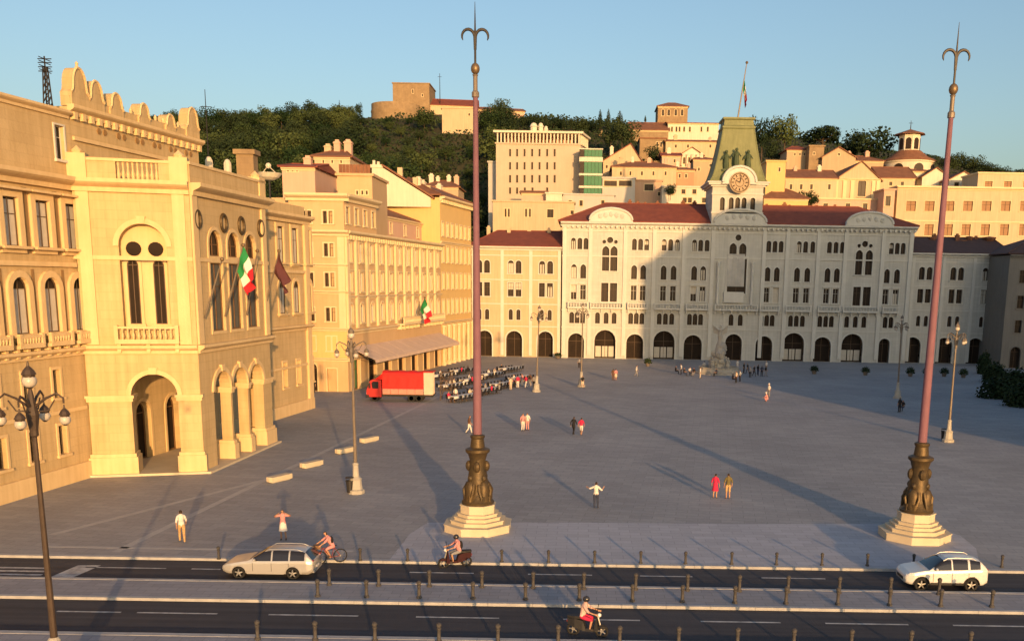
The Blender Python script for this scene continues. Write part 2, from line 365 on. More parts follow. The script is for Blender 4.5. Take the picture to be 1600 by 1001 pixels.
def tess(outline, holes):
    pts = []; edges = []; faces = []
    for lp in [outline] + holes:
        b = len(pts); n = len(lp); pts += [Vector((p[0], p[1])) for p in lp]
        edges += [(b+i, b+(i+1) % n) for i in range(n)]
    r = delaunay_2d_cdt(pts, edges, [], 1, 1e-5); v = r[0]; keep = []
    bbs = [(min(p[0] for p in h), max(p[0] for p in h), min(p[1] for p in h), max(p[1] for p in h), h) for h in holes]
    for f in r[2]:
        cx = sum(v[i].x for i in f)/len(f); cy = sum(v[i].y for i in f)/len(f); ok = True
        for x0, x1, y0, y1, h in bbs:
            if x0 < cx < x1 and y0 < cy < y1:
                c = False; n = len(h)
                for i in range(n):
                    (xa, ya), (xb, yb) = h[i], h[i-1]
                    if (ya > cy) != (yb > cy) and cx < (xb-xa)*(cy-ya)/(yb-ya) + xa: c = not c
                if c: ok = False; break
        if ok: keep.append(f)
    return v, keep
def wall_mesh(b, outline, holes, y0=0.0, rev=0.35, y1=None):
    """front skin with openings at y0, reveals rev deep; with y1 also a back skin there"""
    v, f = tess(outline, holes)
    b.add([(p.x, y0, p.y) for p in v], f)
    d = rev if y1 is None else y1 - y0
    for lp in holes:
        n = len(lp); b.add([(x, y0, z) for x, z in lp] + [(x, y0 + d, z) for x, z in lp], [(i, (i+1) % n, n+(i+1) % n, n+i) for i in range(n)])
    if y1 is not None:
        b.add([(p.x, y1, p.y) for p in v], [tuple(reversed(q)) for q in f])
        n = len(outline); b.add([(x, y0, z) for x, z in outline] + [(x, y1, z) for x, z in outline], [(i, (i+1) % n, n+(i+1) % n, n+i) for i in range(n)])
    return b
def block(root, fr, u0, u1, h0, h1, depth, holes, m, rev=0.35, name='wall', outline=None):
    b = MB(); ol = outline or [(u0, h0), (u1, h0), (u1, h1), (u0, h1)]
    wall_mesh(b, ol, holes, 0, rev)
    n = len(ol)
    b.add([(x, 0, z) for x, z in ol] + [(x, depth, z) for x, z in ol], [(i, n+i, n+(i+1) % n, (i+1) % n) for i in range(n)] + [tuple(range(2*n-1, n-1, -1))])
    return b.build(name, m, root, root.matrix_basis.inverted() @ fr.M)
def bar(root, fr, name, m, u0, u1, h0, h1, out=0.3, into=0.02, v=0.0):
    return MB().box(u0, u1, v - out, v + into, h0, h1).build(name, m, root, root.matrix_basis.inverted() @ fr.M)
def cornice(root, fr, m, u0, u1, h, out=0.6, t=0.6, name='cornice', v=0.0, dent=False):
    b = MB()
    b.prism([(0, 0)], 0, 0) if False else None
    pr = [(0.02, 0), (-out*0.3, 0), (-out*0.35, t*0.35), (-out*0.8, t*0.55), (-out, t*0.7), (-out, t), (0.02, t)]
    n = len(pr)
    vs = [(u0, v + y, h + z) for y, z in pr] + [(u1, v + y, h + z) for y, z in pr]
    b.add(vs, [tuple(range(n)), tuple(range(2*n-1, n-1, -1))] + [(i, n+i, n+(i+1) % n, (i+1) % n) for i in range(n)])
    if dent:
        k = int((u1-u0)/0.9)
        for i in range(k):
            x = u0 + (i+0.5)*(u1-u0)/k; b.box(x-0.17, x+0.17, v - out*0.62, v + 0.01, h - 0.25, h + t*0.34)
    return b.build(name, m, root, root.matrix_basis.inverted() @ fr.M)
def hip(root, fr, m, u0, u1, y0, y1, z0, rise, hl=None, hr=None, over=0.5, name='roof', ridge_y=None):
    """hipped or gabled roof; hl/hr = how far the ridge stops short of each end (0 = gable)"""
    hl = (y1-y0)/2 if hl is None else hl; hr = (y1-y0)/2 if hr is None else hr
    a, b_, c, d = u0-over, u1+over, y0-over, y1+over; ym = (y0+y1)/2 if ridge_y is None else ridge_y; t = 0.18
    b = MB()
    vs = [(a,c,z0),(b_,c,z0),(b_,d,z0),(a,d,z0),(a,c,z0+t),(b_,c,z0+t),(b_,d,z0+t),(a,d,z0+t),(a+hl,ym,z0+rise),(b_-hr,ym,z0+rise)]
    b.add(vs, [(0,3,2,1),(0,1,5,4),(1,2,6,5),(2,3,7,6),(3,0,4,7),(4,5,9,8),(6,7,8,9),(5,6,9),(7,4,8)])
    o = b.build(name, m, root, root.matrix_basis.inverted() @ fr.M)
    # ridge and hip capping tiles
    r = MB(); r.tube([(a+hl, ym, z0+rise), (b_-hr, ym, z0+rise)], 0.14, 6)
    for q, w_ in (((a, c), a+hl), ((b_, c), b_-hr)):
        r.tube([(q[0], q[1], z0+t), (w_, ym, z0+rise)], 0.12, 6)
    r.build('ridge_capping', m, o)
    return o
def chimney(roof, x, y, z, w=0.8, h=1.8, m=None, cap=None):
    b = MB(); b.box(x-w/2, x+w/2, y-w/2, y+w/2, z-1.5, z+h); b.box(x-w/2-0.1, x+w/2+0.1, y-w/2-0.1, y+w/2+0.1, z+h*0.82, z+h*0.92)
    b.box(x-w*0.3, x+w*0.3, y-w*0.3, y+w*0.3, z+h, z+h+0.3)
    return b.build('chimney', m or M_cream, roof)
# ================================================================ THE GROUND
Yk1, Yk2, Yk3, Yk4 = G(900, 881).y, G(900, 914).y, G(900, 944.5).y, G(900, 998.5).y   # kerbs, far to near
YH = 184.0
M_pave = slabs('grey_sandstone_slabs', (0.24, 0.245, 0.258), (0.37, 0.372, 0.388), 1.4, 0.7, 0.02, R_(8))
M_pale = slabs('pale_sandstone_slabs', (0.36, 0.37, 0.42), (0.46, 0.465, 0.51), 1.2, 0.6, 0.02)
M_med = slabs('median_slabs', (0.24, 0.245, 0.275), (0.32, 0.325, 0.36), 0.9, 0.45, 0.02)
struct(MB().box(-4000, 4000, -600, 5000, -0.9, -0.6).build('ground', M_hill))
struct(MB().box(-90, 130, Yk1 + 0.3, 215, -0.55, 0).build('piazza_paving', M_pave))
struct(MB().box(-120, 140, Yk2, Yk1, -0.55, -0.12).build('road', M_asph))
struct(MB().box(-120, 140, Yk3 + 0.25, Yk2 - 0.25, -0.55, 0).build('median_pavement', M_med))
struct(MB().box(-120, 140, Yk4, Yk3, -0.55, -0.12).build('road', M_asph))
struct(MB().box(-120, 140, -60, Yk4 - 0.3, -0.55, 0).build('waterfront_pavement', M_med))
for y0, y1 in ((Yk1, Yk1 + 0.3), (Yk2 - 0.25, Yk2), (Yk3, Yk3 + 0.25), (Yk4 - 0.3, Yk4)):
    k = struct(bpy.data.objects.new('kerb', None)); C.objects.link(k); k.location = (0, (y0+y1)/2, 0)
    me = {}
    x = -48.0
    while x < 44:
        L_ = 2.0
        if L_ not in me: me[L_] = MB().box(0.006, L_-0.006, -(y1-y0)/2, (y1-y0)/2, -0.4, 0.014).mesh('kerb_stone', M_kerb)
        put('kerb_stone', me[L_], k, T(x, 0, random.uniform(-0.004, 0.004))); x += L_
# pale paving apron round the two masts, rounded at its right end
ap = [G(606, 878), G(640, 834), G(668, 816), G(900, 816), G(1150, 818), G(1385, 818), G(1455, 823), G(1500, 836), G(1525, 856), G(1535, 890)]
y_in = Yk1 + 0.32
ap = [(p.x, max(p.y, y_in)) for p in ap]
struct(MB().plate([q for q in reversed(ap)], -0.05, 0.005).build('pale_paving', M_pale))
# faint straight drain lines in the paving, running away from the road
dr = MB()
for a, b_ in (((180, 862), (700, 612)), ((80, 835), (430, 745))):
    p, q = G(*a), G(*b_); d = (q - p).normalized(); n = Vector((-d.y, d.x, 0)) * 0.22
    dr.poly([p - n + Vector((0,0,.004)), q - n + Vector((0,0,.004)), q + n + Vector((0,0,.004)), p + n + Vector((0,0,.004))])
p, q = G(70, 853), G(560, 851); dr.box(p.x, q.x, p.y - 0.14, p.y + 0.14, -0.1, 0.004)
struct(dr.build('paving_strip', M_kerb))
# painted markings
zr = -0.116
def paint(pts):
    return MB().poly([(p.x, p.y, zr) for p in pts])
mk = MB()
for yy in (885.5, 890.5, 896, 901.5, 907.5):
    a = G(-30, yy, -0.12); b_ = G(78 - (yy-885)*0.9, yy, -0.12); mk.add([(a.x, a.y-0.12, zr), (b_.x, a.y-0.12, zr), (b_.x, a.y+0.12, zr), (a.x, a.y+0.12, zr)], [(0,1,2,3)])
struct(mk.build('zebra_crossing', M_paint))
a, b_, c, d = G(122, 882.5, -0.12), G(158, 882.5, -0.12), G(92, 911, -0.12), G(55, 911, -0.12)
struct(paint([d, c, b_, a]).build('stop_line', M_paint))
for segs, yy in ((((135, 260), (300, 345), (640, 740), (825, 925), (1000, 1082), (1190, 1290)), 897.5), (((90, 190), (215, 340), (420, 560), (650, 780), (880, 1000), (1095, 1220), (1290, 1420), (1490, 1620)), 967)):
    yd = G(900, yy, -0.12).y
    for s0, s1 in segs:
        A_, B_ = PY(s0, yy, yd), PY(s1, yy, yd)
        struct(MB().add([(A_.x, yd-0.07, zr), (B_.x, yd-0.07, zr), (B_.x, yd+0.07, zr), (A_.x, yd+0.07, zr)], [(0,1,2,3)]).build('lane_line', M_paint))

# the hill behind the town
CR = [(-40, 300), (200, 225), (320, 224), (450, 216), (560, 208), (600, 200), (700, 196), (850, 202), (1000, 214), (1100, 222), (1250, 226), (1420, 246), (1600, 280), (1750, 300), (2000, 330)]
def crest(px):
    for (x0, y0), (x1, y1) in zip(CR, CR[1:]):
        if px <= x1: t = max(0, (px-x0)/(x1-x0)); return y0 + (y1-y0)*t
    return CR[-1][1]
def terrain(X, Y):
    px = PX0 + X/360*FPX + 4
    t = max(0.0, min(1.0, (Y-200)/160)); e0 = -HCAM/200; e1 = (440 - crest(px))/FPX
    z = HCAM + (e0 + (e1 - e0)*sin(pi/2*t))*min(Y, 372)
    if Y > 372: z -= (Y-372)*0.12
    return z + 0.6*sin(X*0.11+Y*0.07)*t*0.5 - 0.58*(1-t)
hb = MB(); nx, ny = 90, 50
for j in range(ny+1):
    for i in range(nx+1):
        X = -420 + 840*i/nx; Y = 200 + 420*j/ny; hb.v.append((X, Y, terrain(X, Y)))
for j in range(ny):
    for i in range(nx):
        a = j*(nx+1)+i; hb.f.append((a, a+1, a+nx+2, a+nx+1)); hb.mi.append(0)
struct(hb.build('hill', M_hill, smooth=True))

# ================================================================ TOWN HALL (facade straight ahead)
o = PY(878, 480, YH); HF = Frame(Vector((o.x, YH, 0)), Vector((1, 0, 0)))
def hu(px, yy=470): return HF.uv(px, yy)[0]
HW = hu(1421)
hall = empty('town_hall', HF.M, 'long cream stone town hall with a clock tower, closing the far end of the square', 'town hall')
holes = []
def hwin(px, h0, h1, wpx, arch, **k):
    kw = dict(trim=M_hallp, rev=0.4, tw=0.16); kw.update(k)
    holes.append(window(hall, HF, hu(px), h0, wpx*1.16/8.17, h1-h0, arch, **kw))
rb = random.Random(3)
def bl():
    r = rb.random(); return 1 if r < 0.12 else 2 if r < 0.30 else 3 if r < 0.34 else None
for px in (894.7, 904.6, 914, 989, 998.5, 1008, 1035, 1045, 1055.5, 1082, 1091.5, 1101.5, 1197, 1206.5, 1216, 1244, 1254, 1265, 1291, 1301, 1311, 1387, 1396, 1405):
    hwin(px, 20.3, 22.4, 6.2, 'round', blind=bl(), tw=0.13)
for px in (896, 910.5, 989.5, 1003.7, 1035.5, 1051, 1083, 1097, 1197, 1211.6, 1243, 1259, 1290.4, 1305, 1383, 1398.6):
    hwin(px, 14.95, 17.6, 7.6, 'pointed', blind=bl())
    hwin(px, 11.0, 13.8, 7.8, 'rect', case=M_casew, blind=bl(), extra='hood')
for px in (893.5, 902, 910.7, 934, 947.5, 960, 986, 994.8, 1003.5, 1031, 1040.6, 1050.4, 1078.4, 1087, 1095.7, 1143.5, 1158, 1190.6, 1199.4, 1208, 1237, 1246, 1255.5, 1283, 1292, 1301, 1325, 1338.5, 1352, 1385.5, 1394.5):
    hwin(px, 6.6, 8.7, 6.4, 'round', sill=False, tw=0.11)
for px in (945, 957.7, 1338, 1353.5):                                    # tall two-light windows in the end bays
    hwin(px, 16.4, 21.0, 9.4, 'pointed', tw=0.2)
    hwin(px, 10.7, 14.2, 10.2, 'rect', tw=0.2)
for cx in (951.3, 1345.7):
    hwin(cx, 21.5, 22.5, 8.2, 'circle', sill=False, tw=0.12)
    for d in (-9, 9): hwin(cx+d, 21.4, 22.1, 5.0, 'circle', sill=False, tw=0.08)
for px in (1142, 1157): hwin(px, 19.4, 21.9, 9.5, 'pointed', tw=0.2)
hwin(1149.5, 22.3, 23.3, 8.2, 'circle', sill=False)
hwin(1149.5, 12.6, 19.2, 25, 'rect', tw=0.3)
for px, wp, h in ((901, 25, 4.7), (946.5, 33, 5.4), (993.5, 26.5, 4.7), (1039.5, 33, 5.4), (1085, 28, 4.7), (1149, 26, 5.0), (1197, 26, 4.7), (1243.5, 33, 5.4), (1289, 27, 4.7), (1336, 33, 5.4), (1386.5, 17, 4.6)):
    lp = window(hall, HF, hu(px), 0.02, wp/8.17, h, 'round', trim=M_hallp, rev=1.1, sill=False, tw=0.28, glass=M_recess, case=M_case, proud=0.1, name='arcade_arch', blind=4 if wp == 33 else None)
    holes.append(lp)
block(hall, HF, 0, HW, 0, 25.1, 22, holes, M_hall, rev=0.45)
IM = hall.matrix_basis.inverted()
cornice(hall, HF, M_hallp, -0.4, HW+0.4, 24.5, 0.9, 0.8, dent=True)
def course(root, fr, m, u0, u1, h, t=0.22, out=0.14): return bar(root, fr, 'string_course', m, u0, u1, h, h+t, out)
for h in (5.75, 9.0, 19.0, 23.6): course(hall, HF, M_hallp, -0.1, HW+0.1, h)
for px in (881, 921, 975, 1020, 1066, 1110.5, 1190, 1226, 1274, 1316, 1374, 1417):      # flat pilasters between the bays
    bar(hall, HF, 'pilaster', M_hallp, hu(px)-0.35, hu(px)+0.35, 0.6, 24.48, 0.24)
bar(hall, HF, 'plinth', M_hallp, -0.15, HW+0.15, 0, 0.55, 0.1) if False else None
# balconies under the third-row windows
def balcony(root, fr, u0, u1, h, m=None, out=1.1, hh=1.0, step=0.55):
    m = m or M_hallp
    b = MB(); b.box(u0, u1, -out, 0.02, h-0.22, h)
    n = max(2, int((u1-u0)/1.6))
    for i in range(n+1):
        x = u0+0.2+(u1-u0-0.4)*i/n; b.prism([(x-0.12, h-0.85), (x+0.12, h-0.85), (x+0.12, h-0.22), (x-0.12, h-0.22)], -out*0.55, 0.02)
    b.box(u0, u1, -out, -out+0.2, h+hh-0.16, h+hh); b.box(u0, u1, -out, -out+0.18, h, h+0.1)
    for x in (u0, u1-0.25): b.box(x, x+0.25, -out-0.02, -out+0.22, h, h+hh+0.1)
    o = b.build('balcony', m, root, root.matrix_basis.inverted() @ fr.M)
    k = max(2, int((u1-u0-0.5)/step)); me = MB().lathe([(0.05, 0), (0.11, 0.22), (0.045, 0.5), (0.07, hh-0.26)], n=6).mesh('baluster', m)
    for i in range(k): put('baluster', me, o, T(u0+0.35+(u1-u0-0.7)*(i+0.5)/k, -out+0.09, h+0.1))
    return o
for a, b_ in ((887, 919), (922, 974), (980, 1012), (1022, 1064), (1071, 1108), (1116, 1184), (1186, 1218), (1227, 1267), (1277, 1312), (1316, 1372), (1378, 1404)):
    balcony(hall, HF, hu(a), hu(b_), 9.6, out=0.9, hh=0.95)
# curved gables breaking the eaves
def curved_gable(cx, wpx, hh, z=25.35):
    W = wpx/8.17/2; k = 14
    loop = [(-W-0.25, 0), (W+0.25, 0)] + [(W*cos(pi*i/k), 0.35 + hh*sin(pi*i/k)) for i in range(k+1)]
    g = MB().prism(loop, -0.55, 0.9).build('curved_gable', M_hallp, hall, T(hu(cx), 0, z))
    arc = [(W*1.01*cos(pi*i/k), -0.6, 0.36 + hh*1.03*sin(pi*i/k)) for i in range(k+1)]
    MB().tube(arc, 0.22, 6).build('gable_moulding', M_hallp, g)
    e = MB()
    for i in range(5): e.ball(((i-2)*W*0.26, -0.56, 0.55+hh*0.4*(1-abs(i-2)*0.2)), 0.42, 8, 5, 1, 0.4, 1.2)
    e.build('carved_relief', M_hall, g)
curved_gable(952, 64, 2.05); curved_gable(1350, 70, 2.05); curved_gable(1151, 78, 2.2)
rl = hip(hall, HF, M_tile, 0, hu(1111), 1.0, 19, 25.35, 4.2, hl=9, hr=0.5, over=0.9)
rr = hip(hall, HF, M_tile, hu(1192), HW, 1.0, 19, 25.35, 4.2, hl=0.5, hr=9, over=0.9)
for r_, xs in ((rl, (985, 998, 1010, 1030, 1046, 1072, 1090)), (rr, (1208, 1237, 1246, 1290, 1320))):
    for px in xs: chimney(r_, hu(px), 11.5 + rb.uniform(-0.5, 0.5), 28.9, 0.7, rb.uniform(0.7, 1.3), M_tileb)
MB().box(0.5, HW-0.5, 19.5, 21.6, 20, 25.2).build('rear_wall', M_hall, hall)
# grey banner across the middle window and the plaque under it
bn = MB(); nxx = 8
for j in range(7):
    for i in range(nxx+1): bn.v.append((hu(1134)+ (hu(1161)-hu(1134))*i/nxx, -0.14 - 0.05*sin(i*1.9+j*0.3), 13.9 + 6.0*j/6))
for j in range(6):
    for i in range(nxx): a = j*(nxx+1)+i; bn.f.append((a, a+1, a+nxx+2, a+nxx+1)); bn.mi.append(0)
tag(bn.build('banner', mat('grey_banner', (0.52, 0.50, 0.45), (0.36, 0.35, 0.32), 0.9, 0.25), None, HF.M), 'plain grey banner hung over the middle window of the town hall', 'banner')
bar(hall, HF, 'stone_plaque', M_hallp, hu(1130), hu(1161), 10.9, 12.9, 0.5)
for px in (1120, 1173): MB().lathe([(0.32, 10.6), (0.25, 12), (0.24, 17.6), (0.34, 18.2), (0.34, 18.4)], (hu(px), -0.42, 0), 10).build('column', M_hallp, hall, None, True)
# tower
tw0, tw1 = hu(1112.5, 310), hu(1191.5, 310)
TF = Frame(HF.w(tw0, -0.35, 0), Vector((1, 0, 0))); TWd = tw1 - tw0
th = []
for px in (1128.5, 1142.3, 1152.3, 1162.3, 1176):
    th.append(window(hall, TF, TF.uv(px, 320)[0], 27.75, 0.9, 2.35, 'round', trim=M_hallp, sill=False, tw=0.13, rev=0.5, name='belfry_opening'))
block(hall, TF, 0, TWd, 25.2, 32.0, 9.7, th, M_hall, rev=0.5, name='tower_wall')
course(hall, TF, M_hallp, -0.15, TWd+0.15, 27.2, 0.25, 0.2); course(hall, TF, M_hallp, -0.15, TWd+0.15, 30.6, 0.2, 0.18)
cb = MB()
for z0, z1, e in ((32.0, 32.3, 0.35), (32.3, 32.65, 0.8), (32.65, 32.9, 1.05)): cb.box(-e, TWd+e, -e, 9.7+e, z0, z1)
cb.build('tower_cornice', M_hallp, hall, IM @ TF.M)
k = 14; cx = TF.uv(1154, 285)[0]; Wg = 3.05
gl = [(-Wg-0.2, 0), (Wg+0.2, 0)] + [(Wg*cos(pi*i/k), 0.3 + 2.65*sin(pi*i/k)) for i in range(k+1)]
cg = MB().prism(gl, -1.25, 2.2).build('clock_gable', M_hallp, hall, IM @ TF.M @ T(cx, 0, 32.4))
MB().tube([(Wg*cos(pi*i/k), -1.28, 0.35 + 2.75*sin(pi*i/k)) for i in range(k+1)], 0.26, 6).build('gable_moulding', M_hallp, cg)
cl = MB().lathe([(1.9, 0), (1.9, -0.14), (1.7, -0.18), (0.001, -0.18)], (0, 0, 0), 28, 'y').build('clock_face', M_buff, hall, IM @ TF.M @ T(cx, -1.3, 32.65))
rg = MB()
for i in range(28):
    pass
rg.tube([(1.62*cos(2*pi*i/28), -0.2, 1.62*sin(2*pi*i/28)) for i in range(29)], 0.1, 5)
rg.tube([(0.75*cos(2*pi*i/20), -0.2, 0.75*sin(2*pi*i/20)) for i in range(21)], 0.06, 5); rg.build('clock_ring', M_gilt, cl)
hm = MB()
for i in range(12):
    a = 2*pi*i/12; hm.tube([(1.05*cos(a), -0.2, 1.05*sin(a)), (1.45*cos(a), -0.2, 1.45*sin(a))], 0.085, 4)
hm.build('hour_marks', M_iron, cl)
hd = MB(); hd.tube([(0, -0.26, 0), (0.25, -0.26, 1.25)], [0.09, 0.05], 5); hd.tube([(0, -0.28, 0), (-0.75, -0.28, 0.35)], [0.1, 0.06], 5); hd.build('clock_hands', M_iron, cl)
# copper tower roof, concave sides
rp = MB(); rows = [(32.9, 5.55), (33.8, 5.0), (35.2, 4.5), (37.0, 4.05), (38.9, 3.65), (40.8, 3.3), (42.5, 3.0), (42.7, 3.2), (43.0, 3.2), (43.2, 2.9), (44.1, 2.8), (44.3, 3.1), (44.6, 3.1)]
mx_, my_ = TWd/2, 4.85
for z, r in rows:
    kx = r*(TWd/2+0.6)/5.55; ky = r*5.2/5.55
    for sx, sy in ((-1,-1),(0,-1),(1,-1),(1,0),(1,1),(0,1),(-1,1),(-1,0)): rp.v.append((mx_+sx*kx, my_+sy*ky, z))
for i in range(len(rows)-1):
    for j in range(8): rp.f.append((i*8+j, i*8+(j+1) % 8, (i+1)*8+(j+1) % 8, (i+1)*8+j)); rp.mi.append(0)
rp.f.append(tuple(range((len(rows)-1)*8, len(rows)*8))); rp.mi.append(0)
trf = rp.build('tower_roof', M_copper, hall, IM @ TF.M)
for i in range(4):
    sx, sy = ((-1,-1),(1,-1),(1,1),(-1,1))[i]
    MB().tube([(mx_+sx*r*(TWd/2+0.6)/5.55, my_+sy*r*5.2/5.55, z) for z, r in rows[:7]], 0.12, 5).build('roof_rib', M_copper, trf)
for px, z in ((1135.5, 36.8), (1151, 37.2), (1170, 36.9)):                      # the bronze bell strikers and bell housing
    b = MB(); u = TF.uv(px, 245)[0]; yy = 1.5 if px != 1151 else 1.1
    b.lathe([(0.5, z-1.6), (0.55, z-0.8), (0.42, z+0.2), (0.5, z+0.8), (0.2, z+1.15), (0.001, z+1.2)], (u, yy-1.0, 0), 8); b.ball((u, yy-1.0, z+1.45), 0.3, 8, 6)
    b.tube([(u-0.4, yy-1.0, z+0.8), (u-0.75, yy-1.3, z+0.1)], 0.13, 5); b.tube([(u+0.4, yy-1.0, z+0.8), (u+0.75, yy-1.3, z+0.2)], 0.13, 5)
    b.box(u-0.7, u+0.7, yy-1.4, yy+0.4, z-2.0, z-1.6)
    b.build('bell_striker' if px != 1151 else 'bell_housing', M_copperd, trf)
TM = TF.M
def flag_mesh(mats, Lf, Hf, pole_dir, droop=0.85, seed=0, n=12):
    """cloth hanging from a staff: s along the staff, t along the fly, drooping"""
    b = MB(); r = random.Random(seed); pd = Vector(pole_dir).normalized(); side = pd.cross(Vector((0, 0, 1)))
    side = side.normalized() if side.length > 0.05 else Vector((0, 1, 0)); ph = r.uniform(0, 6)
    out = Vector((pd.x, pd.y, 0)); out = out.normalized() if out.length > 0.05 else Vector((1, 0, 0))
    m_ = 7
    for i in range(n+1):
        t = i/n
        for j in range(m_):
            q = j/(m_-1)
            p = -pd*(q*Hf*(1-0.35*t)) + Vector((0, 0, -1))*(t*Lf*droop) + out*(t*Lf*sqrt(max(0, 1-droop*droop))*0.6) + side*(0.16*Lf*t*sin(4.2*q*2+ph+t*3) + 0.05*sin(9*q+ph))
            b.v.append(tuple(p))
    for i in range(n):
        for j in range(m_-1):
            a = i*m_+j; b.f.append((a, a+1, a+m_+1, a+m_)); b.mi.append(min(2, int(3*(i+0.5)/n)))
    return b.mesh('flag_cloth', mats, True)
def flagpole(base, tip, mats, Lf, Hf, label, group=None, r=0.06, droop=0.85, seed=0, drop=0.0, cat='flag'):
    base, tip = Vector(base), Vector(tip); d = tip - base
    e = empty('flagpole', T(*base), label, cat, group)
    MB().tube([(0,0,0), d*0.5, d], [r*1.2, r, r*0.6], 6).build('pole', M_lampg, e)
    MB().ball(tuple(d), r*2.2, 8, 6).build('finial', M_gilt, e)
    if Lf: put('flag_cloth', flag_mesh(mats, Lf, Hf, d, droop, seed), e, T(*(d*(1-drop))))
    return e
tp = TM @ Vector((TWd/2+0.1, 4.85, 44.6)); tt = PY(1167, 98, tp.y); tt.y = tp.y
flagpole(tp, tt, FLAG_I, 4.2, 2.0, 'tall staff with a drooping green, white and red flag on the clock tower roof', r=0.12, droop=0.97, seed=2, drop=0.26)

# ---- side wings
def wing(px0, px1, label, wins, arches, hipl, hipr, eave=20.5, m=None, dark=False):
    fr = Frame(HF.w(hu(px0), 0.9, 0), Vector((1, 0, 0))); W = hu(px1) - hu(px0)
    r = empty('municipal_wing', fr.M, label, 'building'); hs = []
    q = lambda px: fr.uv(px, 470)[0]
    for px in wins:
        hs.append(window(r, fr, q(px), 15.7, 1.1, 2.4, 'round', trim=M_hallp, tw=0.15, rev=0.4, blind=bl(), case=M_case))
        hs.append(window(r, fr, q(px), 11.4, 1.1, 2.6, 'rect', trim=M_hallp, tw=0.15, rev=0.4, blind=bl(), case=M_case))
        hs.append(window(r, fr, q(px), 7.0, 0.78, 2.0, 'round', trim=M_hallp, tw=0.12, rev=0.4, sill=False))
    for px, wp in arches:
        hs.append(window(r, fr, q(px), 0.02, wp/8.17, 4.9, 'round', trim=M_hallp, tw=0.25, rev=1.1, sill=False, glass=M_recess, case=M_case, name='arcade_arch'))
    block(r, fr, 0, W, 0, eave, 18, hs, m or M_hall, rev=0.45)
    cornice(r, fr, M_hallp, -0.3, W+0.3, eave-0.55, 0.75, 0.7)
    for h in (5.7, 9.9, 14.4, 18.9): course(r, fr, M_hallp, -0.05, W+0.05, h, 0.2, 0.12)
    for i in range(4): bar(r, fr, 'pilaster', M_hallp, 0.1+(W-0.8)*i/3, 0.7+(W-0.8)*i/3, 0.3, eave-0.57, 0.16)
    rf = hip(r, fr, M_tile if not dark else M_tiled, 0, W, 0.3, 18, eave+0.1, 3.4, hl=hipl, hr=hipr, over=0.8)
    for i in range(4): chimney(rf, W*(0.15+0.23*i), 8.5+rb.uniform(-1, 1), eave+2.8, 0.7, rb.uniform(0.8, 1.3), M_cream if not dark else M_tileb)
    return r
wing(736, 876.5, 'lower cream wing with a red hipped roof joined to the left of the town hall', (749, 761, 798, 810, 846.5, 859), ((757, 23), (803.5, 25), (852.5, 24)), 5, 0.3, m=M_cream)
wing(1422.5, 1572, 'shaded wing with a dark roof joined to the right of the town hall', (1437, 1449, 1486, 1498, 1536, 1548), ((1431, 26), (1481, 26), (1530, 26)), 0.3, 0.3, dark=True)

# ---- the fountain in front of the hall
fp = G(1123, 583)
fo = empty('fountain', T(fp.x, fp.y, 0), 'pale stone fountain of heaped rocks and figures in front of the town hall door', 'fountain')
MB().lathe([(3.9, 0), (3.9, 0.25), (3.4, 0.25), (3.4, 0.5), (3.2, 0.95), (3.35, 1.0), (3.35, 1.1), (3.0, 1.1), (2.9, 0.6), (0.01, 0.6)], n=12).build('basin', M_rock, fo, None)
rkb = random.Random(5)
for i in range(26):
    z = rkb.uniform(0.5, 4.6); r = max(0.3, 2.0*(1-z/6)); a = rkb.uniform(0, 2*pi); q = rkb.uniform(0.45, 0.95)
    b = MB(); b.ball((0, 0, 0), rkb.uniform(0.5, 0.85), 7, 5, 1, 0.9, 0.85)
    b.v = [(x+rkb.uniform(-.1, .1), y+rkb.uniform(-.1, .1), zz+rkb.uniform(-.1, .1)) for x, y, zz in b.v]
    b.build('rock', M_rock, fo, T(r*q*cos(a), r*q*sin(a), z))
MB().lathe([(1.2, 0.6), (0.95, 2.5), (0.6, 4.6), (0.3, 5.4), (0.01, 5.5)], n=10).build('rock_core', M_rock, fo)
for i in range(4):
    a = pi/4 + i*pi/2; x, y = 1.75*cos(a), 1.75*sin(a)
    b = MB(); b.lathe([(0.3, 0.9), (0.38, 1.3), (0.27, 1.7), (0.36, 2.1), (0.12, 2.35), (0.001, 2.37)], (x, y, 0), 8); b.ball((x, y, 2.5), 0.19, 8, 6)
    b.tube([(x, y, 2.15), (x+0.5*cos(a), y+0.5*sin(a), 1.8)], 0.1, 5); b.build('statue', M_rock, fo)
b = MB(); b.lathe([(0.3, 5.2), (0.4, 5.9), (0.25, 6.5), (0.38, 7.0), (0.12, 7.3), (0.001, 7.32)], n=8); b.ball((0, 0, 7.5), 0.22, 8, 6)
b.tube([(-0.35, 0, 6.95), (-1.0, 0, 7.5)], 0.11, 5); b.tube([(0.35, 0, 6.95), (0.95, 0, 7.6)], 0.11, 5)
for s in (-1, 1): b.add([(0.1*s, 0.15, 6.9), (1.3*s, 0.4, 7.8), (1.1*s, 0.4, 6.5), (0.2*s, 0.2, 6.2), (0.1*s, 0.28, 6.9), (1.3*s, 0.46, 7.8), (1.1*s, 0.46, 6.5), (0.2*s, 0.3, 6.2)], [(0,1,2,3), (7,6,5,4), (0,4,5,1), (1,5,6,2), (2,6,7,3), (3,7,4,0)])
b.build('winged_figure', M_rock, fo)
